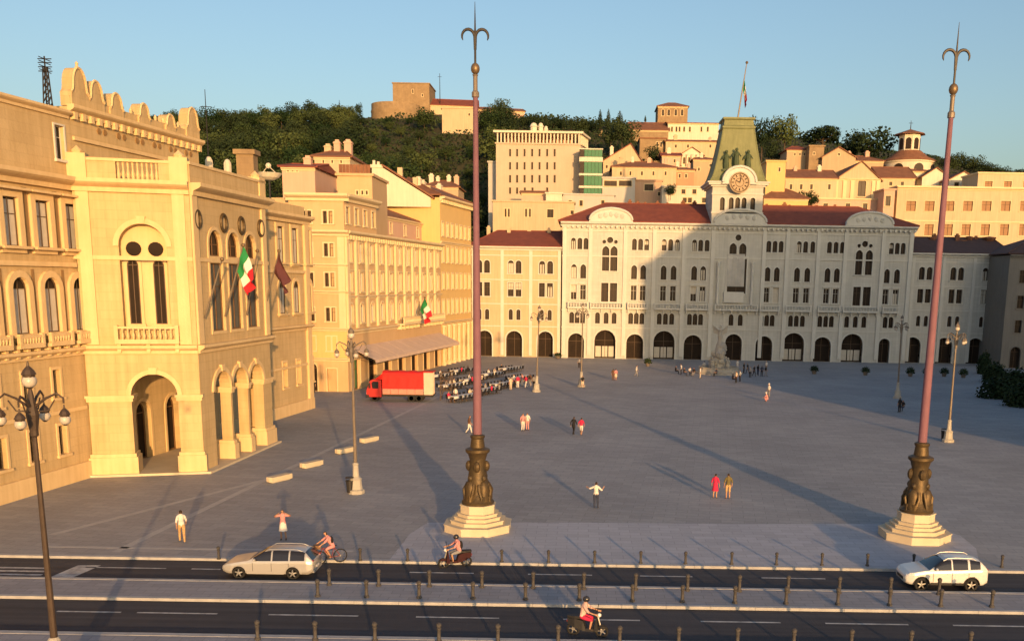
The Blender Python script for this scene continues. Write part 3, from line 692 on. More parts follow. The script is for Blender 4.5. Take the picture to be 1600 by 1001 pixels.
# ================================================================ LEFT SIDE: the government palace
A_, B_ = G(0, 788), G(490, 637); WF = Frame(A_, B_ - A_)
NF = Frame(G(140, 744), G(320, 738) - G(140, 744)); PF = Frame(G(320, 738), G(428, 692) - G(320, 738))
NL = (G(320, 738) - G(140, 744)).length; PL = (G(428, 692) - G(320, 738)).length
WL = (B_ - A_).length
uN = (NF.o - WF.o).dot(WF.d); pend = PF.w(PL, 0, 0); uP = (pend - WF.o).dot(WF.d)   # where the portico meets the long wall
gov = empty('government_palace', WF.M, 'ornate ochre palace with an arched porch standing forward, filling the left of the square', 'palace')
IG = gov.matrix_basis.inverted(); H1, H2 = 9.2, 20.1
hs = []
def wu(px, yy): return WF.uv(px, yy)
def gwin(px, y0, y1, wm, arch, **k):
    u, h1 = wu(px, y0); _, h0 = wu(px, y1)
    kw = dict(trim=M_govp, tw=0.3, rev=0.35, proud=0.12); kw.update(k)
    hs.append(window(gov, WF, u, h0, wm, h1 - h0, arch, **kw))
uu = [wu(px, 345)[0] for px in (15, 65, 110)]; st = (uu[2]-uu[0])/2
for i in range(-3, 3):                                     # left wing, upper two storeys
    u = uu[0] + st*i
    if u < -14: continue
    hs.append(window(gov, WF, u, 15.9, 1.35, 3.0, 'rect', trim=M_govp, tw=0.42, rev=0.14, proud=0.2, blind=3, extra='hood'))
    hs.append(window(gov, WF, u + 0.25, 10.4, 1.45, 3.6, 'round', trim=M_govp, tw=0.42, rev=0.14, proud=0.2, blind=3))
    balcony(gov, WF, u - 0.9, u + 1.4, 9.75, M_govp, 0.7, 0.6, 0.3)
for i in range(-4, 4):                                     # ground floor slits
    u = wu(87, 583)[0] + st*0.98*i
    if u > uN - 1.2: break
    hs.append(window(gov, WF, u, 6.0, 0.75, 1.9, 'rect', trim=M_govp, tw=0.2, rev=0.5))
    hs.append(window(gov, WF, u + 0.15, 2.1, 0.8, 2.0, 'rect', trim=M_govp, tw=0.2, rev=0.5))
for px in (440, 462, 482):                                 # right wing
    u = wu(px, 450)[0]
    hs.append(window(gov, WF, u, 15.7, 1.4, 3.6, 'rect', trim=M_govp, tw=0.35, rev=0.12, proud=0.15, blind=3))
    hs.append(window(gov, WF, u, 10.6, 1.4, 3.3, 'round', trim=M_govp, tw=0.3, rev=0.12, proud=0.12, blind=3))
    hs.append(window(gov, WF, u, 3.0, 0.9, 2.6, 'rect', trim=M_govp, tw=0.2, rev=0.5))
for k_ in range(3):                                        # doors behind the porch arches
    hs.append(window(gov, WF, uN + 2.6 + 4.2*k_, 0.02, 2.0, 4.6, 'round', trim=M_govp, tw=0.25, rev=0.6, glass=M_recess, case=M_wood, sill=False, name='door'))
block(gov, WF, -16, WL, 0, H2, 26, hs, M_gov, rev=0.5)
for u0, u1 in ((-16, uN), (uP, WL)):
    cornice(gov, WF, M_govp, u0 + 0.02, u1 - 0.02, H2 - 0.3, 0.9, 0.85)
    cornice(gov, WF, M_govp, u0 + 0.02, u1 - 0.02, H1 - 0.5, 0.55, 0.6, 'floor_band')
    course(gov, WF, M_govp, u0, u1, 14.7, 0.3, 0.2); course(gov, WF, M_govp, u0, u1, 0, 1.2, 0.2)
    course(gov, WF, M_govp, u0, u1, 4.9, 0.25, 0.14)
    bar(gov, WF, 'parapet', M_gov, u0, u1, H2+0.5, H2+1.6, -0.3, 0.8)
def panel(u0, u1, h0, h1): return bar(gov, WF, 'mosaic_panel', M_govd, u0, u1, h0, h1, 0.03)
us = [uu[0] + st*i for i in range(-3, 3)]
for a, b_ in zip([u - st for u in us[:1]] + us, us + [uN - 0.6]):
    x0, x1 = a + 1.25, (b_ - 1.25 if b_ != uN - 0.6 else b_)
    if x1 - x0 > 0.3: panel(x0, x1, 15.5, 19.6); panel(x0 + 0.25, x1 + 0.1, 10.2, 14.5)
for i in range(2): bar(gov, WF, 'quoin_pier', M_govp, (uP + 0.4, WL - 1.3)[i], (uP + 1.4, WL - 0.3)[i], 1.2, H2 - 0.25, 0.25)
# ---- porch: near side (one great arch), front (three arches), far side
def nu(px, yy): return NF.uv(px, yy)
uc, _ = nu(243, 640); uc2, _ = nu(226, 430)
aw = 3.1
def lp(u, h, w_, hh, arch='round', n=12): return [(u + x, h + z) for x, z in wshape(w_, hh, arch, n)]
nb = MB(); wall_mesh(nb, [(0.3, 0), (NL-0.01, 0), (NL-0.01, H1), (0.3, H1)], [lp(uc, 0.02, aw, 7.3)], 0, y1=1.3)
nb.build('porch_side_wall', M_gov, gov, IG @ NF.M)
pc = [0.075*PL + aw*0.55 + 0.95, PL*0.5 + 0.2, PL*0.925 - aw*0.5 - 0.7]
pb = MB(); wall_mesh(pb, [(0.01, 0), (PL, 0), (PL, H1), (0.01, H1)], [lp(u, 0.02, 2.9, 7.2) for u in pc], 0, y1=0.85)
pb.build('porch_front_wall', M_gov, gov, IG @ PF.M)
FF = Frame(WF.w(uP, 0, 0), pend - WF.w(uP, 0, 0)); FL = (pend - WF.w(uP, 0, 0)).length
fb = MB(); wall_mesh(fb, [(0.3, 0), (FL-0.05, 0), (FL-0.05, H1), (0.3, H1)], [lp(FL*0.45, 0.02, aw, 7.2)], -1.35, y1=-0.05)
fb.build('porch_side_wall', M_gov, gov, IG @ FF.M)
# paved porch floor and its vault
c0, c1, c2, c3 = NF.w(0.4, 1.2, 0), NF.w(NL - 1.2, 1.2, 0), PF.w(PL - 1.2, 1.2, 0), WF.w(uP - 0.3, -0.1, 0)
MB().plate([(p.x, p.y) for p in (c0, c1, c2, c3)], H1 - 0.6, H1 - 0.3).build('porch_ceiling', M_gov, gov, IG)
MB().plate([(p.x, p.y) for p in (NF.w(0, -0.5, 0), NF.w(NL+0.5, -0.5, 0), PF.w(PL+0.5, -0.5, 0), WF.w(uP+0.5, -0.2, 0))], -0.1, 0.16).build('porch_step', M_plinth, gov, IG)
# pier bases and capitals, archivolts
def piers(fr, spans):
    for a, b_ in spans:
        MB().box(a - 0.22, b_ + 0.22, -0.24, 1.54, 0.15, 1.35).box(a - 0.12, b_ + 0.12, -0.14, 1.44, 1.35, 1.6).build('pier_base', M_govp, gov, IG @ fr.M)
        MB().box(a - 0.12, b_ + 0.12, -0.13, 1.43, 5.35, 5.6).box(a - 0.2, b_ + 0.2, -0.2, 1.5, 5.6, 5.8).build('capital', M_govp, gov, IG @ fr.M)
def archi(fr, u, w_, h, hh, t=0.32, out=0.12, m=None):
    b = MB(); a = w_/2; hs_ = h + hh - a; k = 14
    pts = [(a*cos(pi*i/k), a*sin(pi*i/k)) for i in range(k+1)]; q = (a + t)/a
    vs = [(u+x, -out, hs_+z) for x, z in pts] + [(u+x*q, -out, hs_+z*q) for x, z in pts] + [(u+x*q, 0.01, hs_+z*q) for x, z in pts] + [(u+x, 0.01, hs_+z) for x, z in pts]
    n = k+1; fs = []
    for i in range(k): fs += [(i, i+1, n+i+1, n+i), (n+i, n+i+1, 2*n+i+1, 2*n+i), (i+1, i, 3*n+i, 3*n+i+1)]
    b.add(vs, fs); b.prism([(u-0.2, hs_+a-0.02), (u+0.2, hs_+a-0.02), (u+0.3, hs_+a+t+0.15), (u-0.3, hs_+a+t+0.15)], -out*1.8, 0.01)
    return b.build('archivolt', m or M_govp, gov, IG @ fr.M)
piers(NF, [(0.3, uc - aw/2)]); piers(NF, [(uc + aw/2 + 0.005, NL - 0.005)])
e = [0.0] + sum([[u - 1.45, u + 1.45] for u in pc], []) + [PL]
for i in range(1, 4): piers(PF, [(e[2*i], e[2*i+1])])
archi(NF, uc, aw, 0, 7.3)
for u in pc: archi(PF, u, 2.9, 0, 7.2)
# upper storey of the porch
h_up = []
uw = [window(gov, NF, uc2 + d, H1 + 1.6, 0.75, 4.5, 'round', trim=M_govp, tw=0.2, rev=1.3, glass=M_recess, name='loggia_window') for d in (-0.85, 0.85)]
nb = MB(); wall_mesh(nb, [(0.3, H1), (NL-0.01, H1), (NL-0.01, H2), (0.3, H2)], [lp(uc2, H1 + 1.2, 3.1, 7.35)], 0, rev=0.8)
nb.build('loggia_side_wall', M_gov, gov, IG @ NF.M)
MB().box(uc2 - 2.1, uc2 + 2.1, 0.8, 1.2, H1 + 1.0, H2 - 1.0).build('loggia_back', M_govp, gov, IG @ NF.M)
for o_ in [x for x in C.objects if x.parent == gov and x.name.startswith('loggia_window')]: o_.matrix_basis = o_.matrix_basis @ T(0, 0.72, 0); 
for x in [x for x in C.objects if x.parent and x.parent.name.startswith('loggia_window')]: x.matrix_basis = T(0, 0.03, 0) if x.name.startswith('pane') else T(0, -0.02, 0)
for d in (-0.85, 0.85):
    MB().lathe([(0.5, 0), (0.5, 0.2)], (0, 0, 0), 14, 'y').build('roundel', M_recess, gov, IG @ NF.M @ T(uc2 + d*0.85, 0.64, H1 + 6.85))
archi(NF, uc2, 3.1, H1 + 1.2, 7.35, 0.35, 0.14)
balcony(gov, NF, uc2 - 2.1, uc2 + 2.1, H1 + 0.5, M_govp, 0.75, 1.0, 0.34)
pw = []
for u in pc:
    pw.append(window(gov, PF, u, H1 + 1.0, 2.1, 5.0, 'rect', trim=M_govp, tw=0.22, rev=0.22, glass=M_dgrey, case=M_wood, name='loggia_door', sill=False))
    pw.append(window(gov, PF, u, H1 + 6.5, 2.1, 1.9, 'round', trim=M_govp, tw=0.25, rev=0.3, glass=M_glass, name='loggia_lunette', sill=False, case=M_wood))
pb = MB(); wall_mesh(pb, [(0.01, H1), (PL, H1), (PL, H2), (0.01, H2)], pw, 0, rev=0.4)
pb.build('loggia_front_wall', M_gov, gov, IG @ PF.M)
fb = MB(); wall_mesh(fb, [(0.3, H1), (FL-0.05, H1), (FL-0.05, H2), (0.3, H2)], [], -0.06, rev=0.3); fb.build('loggia_side_wall', M_gov, gov, IG @ FF.M)
wm = MB().tube([(0.5*cos(2*pi*i/16), 0, 0.62*sin(2*pi*i/16)) for i in range(17)], 0.13, 6).mesh('wreath', M_bronze)
for i in range(4): put('wreath', wm, gov, IG @ PF.M @ T((0.9, (pc[0]+pc[1])/2, (pc[1]+pc[2])/2, PL - 1.0)[i], -0.06, H2 - 1.9))
for fr, a, b_ in ((NF, 0.1, NL), (PF, 0.02, PL + 0.3)):
    cornice(gov, fr, M_govp, a, b_, H2 - 0.3, 0.85, 0.85); cornice(gov, fr, M_govp, a, b_, H1 - 0.45, 0.5, 0.6, 'floor_band')
    course(gov, fr, M_govp, a, b_, H1 + 6.05, 0.28, 0.12)
for fr, xs in ((NF, (0.9, NL - 0.75)), (PF, (0.45, PL - 0.5))):
    for x in xs: bar(gov, fr, 'pilaster', M_govp, x - 0.4, x + 0.4, H1 + 0.2, H2 - 0.25, 0.16)
roofpts = [NF.w(0.2, 0.1, 0), NF.w(NL-0.1, 0.1, 0), PF.w(PL-0.1, 0.1, 0), WF.w(uP, -0.05, 0)]
MB().plate([(p.x, p.y) for p in roofpts], H2 - 0.1, H2 + 0.45).build('porch_roof', M_tileb, gov, IG)
# terrace parapet with balusters
bar(gov, PF, 'parapet', M_gov, 0.02, PL, H2 + 0.5, H2 + 1.75, 0.1, 0.5); bar(gov, PF, 'parapet_coping', M_govp, -0.1, PL + 0.1, H2 + 1.75, H2 + 1.95, 0.2, 0.6)
x0, x1 = nu(180, 260)[0], nu(247, 260)[0]
bar(gov, NF, 'parapet', M_gov, 0.2, x0, H2 + 0.5, H2 + 1.75, 0.0, 0.4); bar(gov, NF, 'parapet', M_gov, x1, NL - 0.02, H2 + 0.5, H2 + 1.75, 0.0, 0.4)
bar(gov, NF, 'parapet_coping', M_govp, 0.1, NL, H2 + 1.75, H2 + 1.95, 0.1, 0.5)
bm_ = MB().lathe([(0.06, 0), (0.13, 0.4), (0.05, 0.8), (0.09, 1.3)], n=6).mesh('baluster', M_govp)
for i in range(9): put('baluster', bm_, gov, IG @ NF.M @ T(x0 + (x1-x0)*(i+0.5)/9, 0.2, H2 + 0.5))
for fr, u in ((NF, NL - 0.6), (PF, PL - 0.6), (NF, 0.7)): MB().box(u-0.6, u+0.6, -0.2, 1.0, H2+0.5, H2+2.2).lathe([(0.3, H2+2.2), (0.4, H2+2.4), (0.15, H2+2.6), (0.001, H2+2.75)], (u, 0.4, 0), 8).build('corner_pedestal', M_govp, gov, IG @ fr.M)
# ---- attic with its row of curved merlons
ua, ub = WF.uv(112, 200)[0], WF.uv(309, 220)[0]
hA = 25.4
at_h = []
uq, hq = wu(93, 223)
block(gov, WF, ua - 0.05, ub, H2 + 0.6, hA, 12, [], M_gov, name='attic_wall')
aw0 = window(gov, WF, uq, hq - 1.1, 0.95, 2.2, 'rect', trim=M_casew, tw=0.12, rev=0.3, case=M_casew)
block(gov, WF, -16, ua - 0.06, H2 + 0.6, 25.0, 12, [aw0], M_gov, name='attic_wall')
cornice(gov, WF, M_govp, ua - 0.3, ub + 0.3, hA - 0.6, 0.5, 0.7, dent=True); cornice(gov, WF, M_govp, -16, ua - 0.4, 24.5, 0.4, 0.5)
course(gov, WF, M_govp, ua, ub, 23.2, 0.25, 0.16)
def merlon(u, w_, h, base):
    a = w_/2; k = 10
    loop = [(-a, 0), (a, 0), (a, h*0.35), (a*0.8, h*0.42)] + [(a*0.72*cos(pi*i/k), h*0.55 + (h*0.45)*sin(pi*i/k)) for i in range(k+1)] + [(-a*0.8, h*0.42), (-a, h*0.35)]
    o_ = MB().prism(loop, -0.15, 0.7).build('merlon', M_gov, gov, IG @ WF.M @ T(u, 0, base))
    MB().tube([(x, -0.14, z) for x, z in loop[2:]], 0.1, 5).build('merlon_edging', M_govp, o_)
LA = ub - ua
for t, w_, h in ((0.06, 1.9, 2.6), (0.17, 1.7, 2.1), (0.31, 1.6, 1.7), (0.52, 1.5, 1.6), (0.74, 1.4, 1.4), (0.945, 2.0, 2.5)): merlon(ua + LA*t, w_, h, hA + 0.05)
bar(gov, WF, 'parapet', M_gov, ua, ub, hA + 0.06, hA + 0.7, 0.02, 0.45)
for i in range(12):
    u = ua + LA*(0.25 + 0.72*i/11); MB().lathe([(0.09, 0), (0.13, 0.3), (0.001, 0.5)], n=6).build('pinnacle', M_govp, gov, IG @ WF.M @ T(u, 0.2, hA + 0.7))
for t in (0.2, 0.34, 0.48, 0.62, 0.76, 0.9):
    for d in (-0.35, 0.35): MB().lathe([(0.22, 0), (0.22, 0.06)], (0, 0, 0), 10, 'y').build('roundel', M_govd, gov, IG @ WF.M @ T(ua + LA*t + d, -0.06, 24.2))
p_ = WF.w(ua + LA*0.09, 0.3, hA + 2.5); MB().lathe([(0.16, 0), (0.2, 0.2), (0.08, 0.4), (0.12, 0.55), (0.001, 0.7)], n=8).build('finial', M_govp, gov, IG @ T(*p_))
# chimney stack and small things on the far roof
u, h = WF.uv(386, 262); p_ = WF.w(u - 6, 5, 0); rz = 22.2
q_ = PY(386, 235, p_.y)
MB().box(-0.75, 0.75, -0.6, 0.6, 20.6, q_.z - 0.4).box(-0.95, 0.95, -0.8, 0.8, q_.z - 0.4, q_.z).build('chimney', M_rubble, gov, IG @ T(PY(386, 250, p_.y).x, p_.y, 0))
for px, pt, pb_ in ((326, 246, 258), (355, 250, 262)):
    Yq = 92; a = PY(px, pt, Yq); MB().lathe([(0.35, 20.4), (0.35, a.z - 0.3), (0.2, a.z), (0.001, a.z + 0.1)], (a.x, Yq, 0), 8).build('vent', M_white, gov, IG)
# lattice mast and thin aerial on the roof, and an awning-like satellite dish
def lattice(px, ptop, Y, zb, wm_, label):
    t = PY(px, ptop, Y); e = empty('antenna_mast', T(t.x, Y, zb), label, 'antenna'); H = t.z - zb; b = MB()
    for s in ((-1,-1), (1,-1), (1,1), (-1,1)): b.tube([(s[0]*wm_, s[1]*wm_, 0), (s[0]*wm_*0.5, s[1]*wm_*0.5, H*0.8)], 0.05, 4)
    n = 6
    for i in range(n):
        z0, z1 = H*0.8*i/n, H*0.8*(i+1)/n; r0, r1 = wm_*(1-0.5*i/n), wm_*(1-0.5*(i+1)/n)
        for s in (-1, 1): b.tube([(-r0, s*r0, z0), (r1, s*r1, z1)], 0.035, 4); b.tube([(s*r0, -r0, z0), (s*r1, r1, z1)], 0.035, 4)
    b.build('lattice', M_iron, e)
    b = MB(); b.tube([(0, 0, H*0.78), (0, 0, H)], 0.05, 5)
    for z in (0.72, 0.8, 0.88, 0.95): b.tube([(-0.45, 0, H*z), (0.45, 0, H*z)], 0.03, 4); b.tube([(0, -0.7, H*z), (0, 0.7, H*z)], 0.03, 4)
    b.build('aerial', M_iron, e)
lattice(69, 88, 66, 24.8, 0.2, 'dark lattice antenna mast on the flat roof at the far left')
t = PY(320, 140, 92); e = empty('antenna_mast', T(t.x, 92, 20.5), 'thin tall pole aerial behind the last merlon of the ochre palace', 'antenna')
MB().tube([(0,0,0), (0,0,t.z-20.5)], [0.09, 0.03], 5).build('pole', M_iron, e); MB().tube([(-0.5,0,t.z-22), (0.5,0,t.z-22)], 0.03, 4).build('crossbar', M_iron, e)
t = PY(421, 278, 104); e = empty('satellite_dish', T(t.x, 104, t.z - 1.2), 'white satellite dish on the roof behind the ochre palace parapet', 'satellite dish')
MB().lathe([(0.01, 0.0), (0.5, 0.08), (0.95, 0.32), (1.3, 0.75), (1.26, 0.78), (0.9, 0.4), (0.01, 0.1)], (0, 0, 0.9), 16).build('dish', M_white, e)
MB().tube([(0, 0, -4.5), (0, 0, 1.0)], 0.1, 6).build('stand', M_iron, e); MB().tube([(-0.9, 0, 1.5), (0, -0.2, 2.4), (0.9, 0, 1.5)], 0.05, 5).ball((0, -0.2, 2.4), 0.3, 8, 6).build('receiver', M_white, e)
# ---- flags on the porch front
gflags = 'flags slanting from the first floor of the ochre palace porch'
def pflag(px, py, ptx, pty, mats, lab, Lf=0.0, Hf=1.9, seed=0, fr=PF, droop=0.86):
    u, h = fr.uv(px, py); b0 = fr.w(u, -0.1, h); Y = b0.y - 0.6; tip = PY(ptx, pty, Y)
    flagpole(b0, tip, mats, Lf, Hf, lab, gflags, 0.07, droop, seed)
pflag(318, 497, 347, 405, FLAG_G, 'bare slanted flagpole, leftmost on the palace porch', 0, 0, 1)
pflag(350, 494, 380, 383, FLAG_I, 'green, white and red flag drooping in the middle of the palace porch', 2.9, 2.0, 5)
pflag(384, 492, 402, 392, FLAG_G, 'bare slanted flagpole between the tricolour and the maroon flag', 0, 0, 9)
pflag(415, 470, 436, 392, FLAG_D, 'dark maroon flag drooping from the rightmost slanted pole of the palace porch', 2.8, 1.9, 4)

# ================================================================ the apricot hotel beyond it
c_ = G(545, 612); SF = Frame(c_, G(690, 571) - c_); SL = (G(690, 571) - c_).length
fl = PY(462, 613, c_.y); FFr = Frame(Vector((fl.x, c_.y, 0)), Vector((1, 0, 0))); FW = c_.x - fl.x
hot = empty('corner_hotel', SF.M, 'apricot corner building with pale pilasters and a long awning, right of the ochre palace', 'building')
IH = hot.matrix_basis.inverted(); fh = []; Ht = 24.0
hu2 = [FFr.uv(482, 430)[0], FFr.uv(515, 430)[0]]
for u in hu2:
    for h0, hh in ((20.9, 1.5), (16.9, 1.6), (13.2, 1.7), (8.9, 1.7), (5.2, 1.8)):
        for d in (-0.36, 0.36): fh.append(window(hot, FFr, u + d, h0, 0.5, hh, 'rect', trim=M_trim, tw=0.16, rev=0.3, case=M_case))
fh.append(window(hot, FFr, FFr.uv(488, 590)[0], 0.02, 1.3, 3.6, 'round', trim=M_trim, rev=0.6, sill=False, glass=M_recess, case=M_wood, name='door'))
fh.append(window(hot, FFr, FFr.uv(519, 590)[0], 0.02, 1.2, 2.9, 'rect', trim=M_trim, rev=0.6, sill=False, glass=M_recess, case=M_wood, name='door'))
block(hot, FFr, 0, FW, 0, Ht, 12, fh, M_hotel, rev=0.4)
for h in (3.9, 7.7, 12.3, 15.6): cornice(hot, FFr, M_trim, -0.2, FW + 0.35, h, 0.35, 0.4, 'string_course')
cornice(hot, FFr, M_trim, -0.3, FW + 0.6, 19.4, 0.7, 0.7); cornice(hot, FFr, M_trim, -0.3, FW + 0.7, Ht - 0.4, 0.8, 0.9)
bar(hot, FFr, 'pilaster', M_trim, FW - 0.9, FW - 0.02, 7.9, 19.3, 0.2); bar(hot, FFr, 'wall_panel', M_yel, 0.05, FW - 0.05, 4.35, 7.6, 0.05)
sh = []
nwin = 11
for i in range(nwin):
    u = 1.6 + (SL - 3.2)*i/(nwin-1)
    for h0, hh in ((16.3, 2.4), (12.6, 2.4)): sh.append(window(hot, SF, u, h0, 1.1, hh, 'rect', trim=M_trim, tw=0.22, rev=0.25, case=M_casew, blind=3, extra='hood'))
    sh.append(window(hot, SF, u, 8.6, 1.2, 2.5, 'round', trim=M_trim, tw=0.22, rev=0.25, case=M_casew, blind=3))
    bar(hot, SF, 'pilaster', M_trim, u + 1.45, u + 2.0, 7.95, 19.3, 0.3) if i < nwin - 1 else None
for i in range(7): sh.append(window(hot, SF, 2.6 + (SL - 5)*i/6, 0.02, 3.0, 3.9, 'rect', trim=M_trim, tw=0.2, rev=0.5, sill=False, glass=M_recess if i else M_green, case=M_wood, name='shopfront'))
block(hot, SF, 0.004, SL, 0, 19.9, 15, sh, M_hotel, rev=0.4)
bar(hot, SF, 'pilaster', M_trim, 0.02, 0.8, 7.95, 19.3, 0.3)
cornice(hot, SF, M_trim, 0.0, SL, 19.3, 0.8, 0.8, dent=True); cornice(hot, SF, M_trim, 0, SL, 7.2, 0.5, 0.6, 'string_course'); cornice(hot, SF, M_trim, 0, SL, 11.7, 0.3, 0.4, 'string_course')
u1 = SF.uv(588, 340)[0]
th_ = [window(hot, SF, 1.2 + (u1 - 2.4)*i/3, 21.0, 1.2, 2.0, 'rect', trim=M_trim, tw=0.2, rev=0.25, blind=3) for i in range(4)]
block(hot, SF, 0.004, u1, 19.95, Ht, 14, th_, M_hotel, name='upper_storey', rev=0.3); cornice(hot, SF, M_trim, -0.1, u1 + 0.2, Ht - 0.4, 0.8, 0.9)
SB = Frame(SF.w(0, 3.2, 0), SF.d)
tb = [window(hot, SB, u1 + 2.0 + (SL - u1 - 4)*i/4, 21.0, 1.0, 1.6, 'rect', trim=M_trim, tw=0.18, rev=0.25, blind=3) for i in range(5)]
block(hot, SB, u1 + 0.02, SL, 19.95, 23.2, 10, tb, M_pink, name='upper_storey', rev=0.3); cornice(hot, SB, M_trim, u1 + 0.1, SL + 0.2, 22.9, 0.4, 0.5)
hip(hot, SB, M_tileb, u1 + 0.3, SL, 0.5, 10, 23.4, 2.2)
balcony(hot, SF, SF.uv(620, 490)[0], SL - 1.5, 7.9, M_trim, 1.2, 1.0, 0.5)
# awning over the cafe front
b = MB(); nA = 9; ua_, ub_ = 0.8, SL - 1.0
for i in range(nA):
    x0_, x1_ = ua_ + (ub_-ua_)*i/nA + 0.03, ua_ + (ub_-ua_)*(i+1)/nA - 0.03
    bb = MB().add([(x0_, -0.02, 5.6), (x1_, -0.02, 5.6), (x1_, -3.4, 4.1), (x0_, -3.4, 4.1), (x0_, -3.42, 3.7), (x1_, -3.42, 3.7), (x0_, -0.02, 5.54), (x1_, -0.02, 5.54), (x1_, -3.37, 4.06), (x0_, -3.37, 4.06), (x0_, -3.39, 3.7), (x1_, -3.39, 3.7)],
          [(0,3,2,1), (3,4,5,2), (6,7,8,9), (9,8,11,10), (0,6,9,3), (3,9,10,4), (1,2,8,7), (2,5,11,8), (0,1,7,6), (4,10,11,5)])
    bb.build('awning', M_cloth2, hot)
b = MB()
for i in range(nA + 1):
    x = ua_ + (ub_-ua_)*i/nA; b.tube([(x, -3.3, 4.0), (x, 0, 4.6)], 0.04, 4)
b.build('awning_arms', M_iron, hot)
u, h = SF.uv(640, 490); b0 = SF.w(u, -1.2, 8.9); tip = PY(664, 465, b0.y - 1.0)
flagpole(b0, tip, FLAG_I, 3.4, 2.2, 'green, white and red flag drooping over the hotel balcony', None, 0.07, 0.8, 12)

# ---- yellow palazzo with a columned ground floor at the corner of the square
c2_ = G(690, 571); YFr = Frame(c2_, PY(737, 558.5, 180.5) - c2_); YL = (PY(737, 558.5, 180.5) - c2_).length
yel = empty('corner_palazzo', YFr.M, 'yellow palazzo with a colonnaded ground floor in the far left corner of the square', 'building'); yh = []
for i in range(7):
    u = 1.3 + (YL - 2.6)*i/6
    for h0, hh in ((21.5, 2.2), (17.2, 2.6), (12.8, 2.6), (8.6, 2.4)): yh.append(window(yel, YFr, u, h0, 1.1, hh, 'rect', trim=M_trim, tw=0.2, rev=0.25, case=M_casew, blind=3))
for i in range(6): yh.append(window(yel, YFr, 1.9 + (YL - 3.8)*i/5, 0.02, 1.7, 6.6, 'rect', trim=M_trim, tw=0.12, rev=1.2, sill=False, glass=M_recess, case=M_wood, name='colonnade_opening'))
block(yel, YFr, 0.02, YL, 0, 27.6, 16, yh, M_yel, rev=0.5)
for i in range(7): MB().lathe([(0.4, 0), (0.4, 0.5), (0.3, 0.6), (0.26, 6.2), (0.4, 6.6), (0.4, 6.8)], (0.45 + (YL - 0.9)*i/6, -0.3, 0), 10).build('column', M_trim, yel)
cornice(yel, YFr, M_trim, -0.1, YL, 27.0, 0.9, 0.8, dent=True); cornice(yel, YFr, M_trim, 0, YL, 6.9, 0.5, 0.5, 'string_course'); cornice(yel, YFr, M_trim, 0, YL, 20.2, 0.3, 0.4, 'string_course')
rf = hip(yel, YFr, M_tileb, 0, YL, 0.2, 16, 27.9, 3.6)
for x, y in ((4, 5), (9, 6), (11, 9), (15, 5)): chimney(rf, x, y, 29.6, 0.9, 1.4, M_white)

# ================================================================ RIGHT: big palazzo off the frame, whose shade falls over the square
xe = 49.2
LF = Frame(Vector((xe, 84, 0)), Vector((0, -1, 0)))
lp_ = empty('shading_palazzo', LF.M, 'big pale palazzo with a mansard roof lining the right side of the square', 'palazzo'); lh = []
for i in range(5):
    for h0, hh, aa in ((25.8, 2.4, 'rect'), (20.5, 2.6, 'rect'), (14.5, 3.2, 'round'), (8.6, 3.2, 'rect'), (0.02, 4.8, 'round')): lh.append(window(lp_, LF, 3.4 + 4.3*i, h0, 1.7, hh, aa, trim=M_hallp, tw=0.25, rev=0.4))
block(lp_, LF, 0, 24, 0, 33, 70, lh, M_hall)
cornice(lp_, LF, M_hallp, -0.2, 24.2, 32.4, 0.9, 0.9)
b = MB(); b.add([(-0.3, -0.3, 33.05), (24.3, -0.3, 33.05), (24.3, 70, 33.05), (-0.3, 70, 33.05), (0.6, 12, 42.4), (23.4, 12, 42.4), (23.4, 66, 42.4), (0.6, 66, 42.4)], [(0,3,2,1), (0,1,5,4), (1,2,6,5), (2,3,7,6), (3,0,4,7), (4,5,6,7)])
b.build('mansard_roof', M_tiled, lp_)
# shaded house closing the square at the far right
r0 = PY(1571, 480, 176); RF = Frame(Vector((r0.x, 176, 0)), Vector((1, 0, 0)))
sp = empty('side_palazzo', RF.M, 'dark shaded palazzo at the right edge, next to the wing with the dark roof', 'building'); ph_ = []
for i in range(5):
    for h0 in (15.3, 10.8, 6.4): ph_.append(window(sp, RF, 2.6 + 3.3*i, h0, 1.2, 2.3, 'rect', trim=M_shade, rev=0.35))
    ph_.append(window(sp, RF, 2.6 + 3.3*i, 0.02, 1.9, 3.9, 'round', trim=M_shade, rev=0.6, sill=False, glass=M_recess, name='arcade_arch'))
block(sp, RF, 0, 18, 0, 20.2, 16, ph_, M_shade)
cornice(sp, RF, M_shade, -0.1, 18, 19.7, 0.6, 0.6); hip(sp, RF, M_tiled, 0, 18, 0.2, 16, 20.4, 3.5)
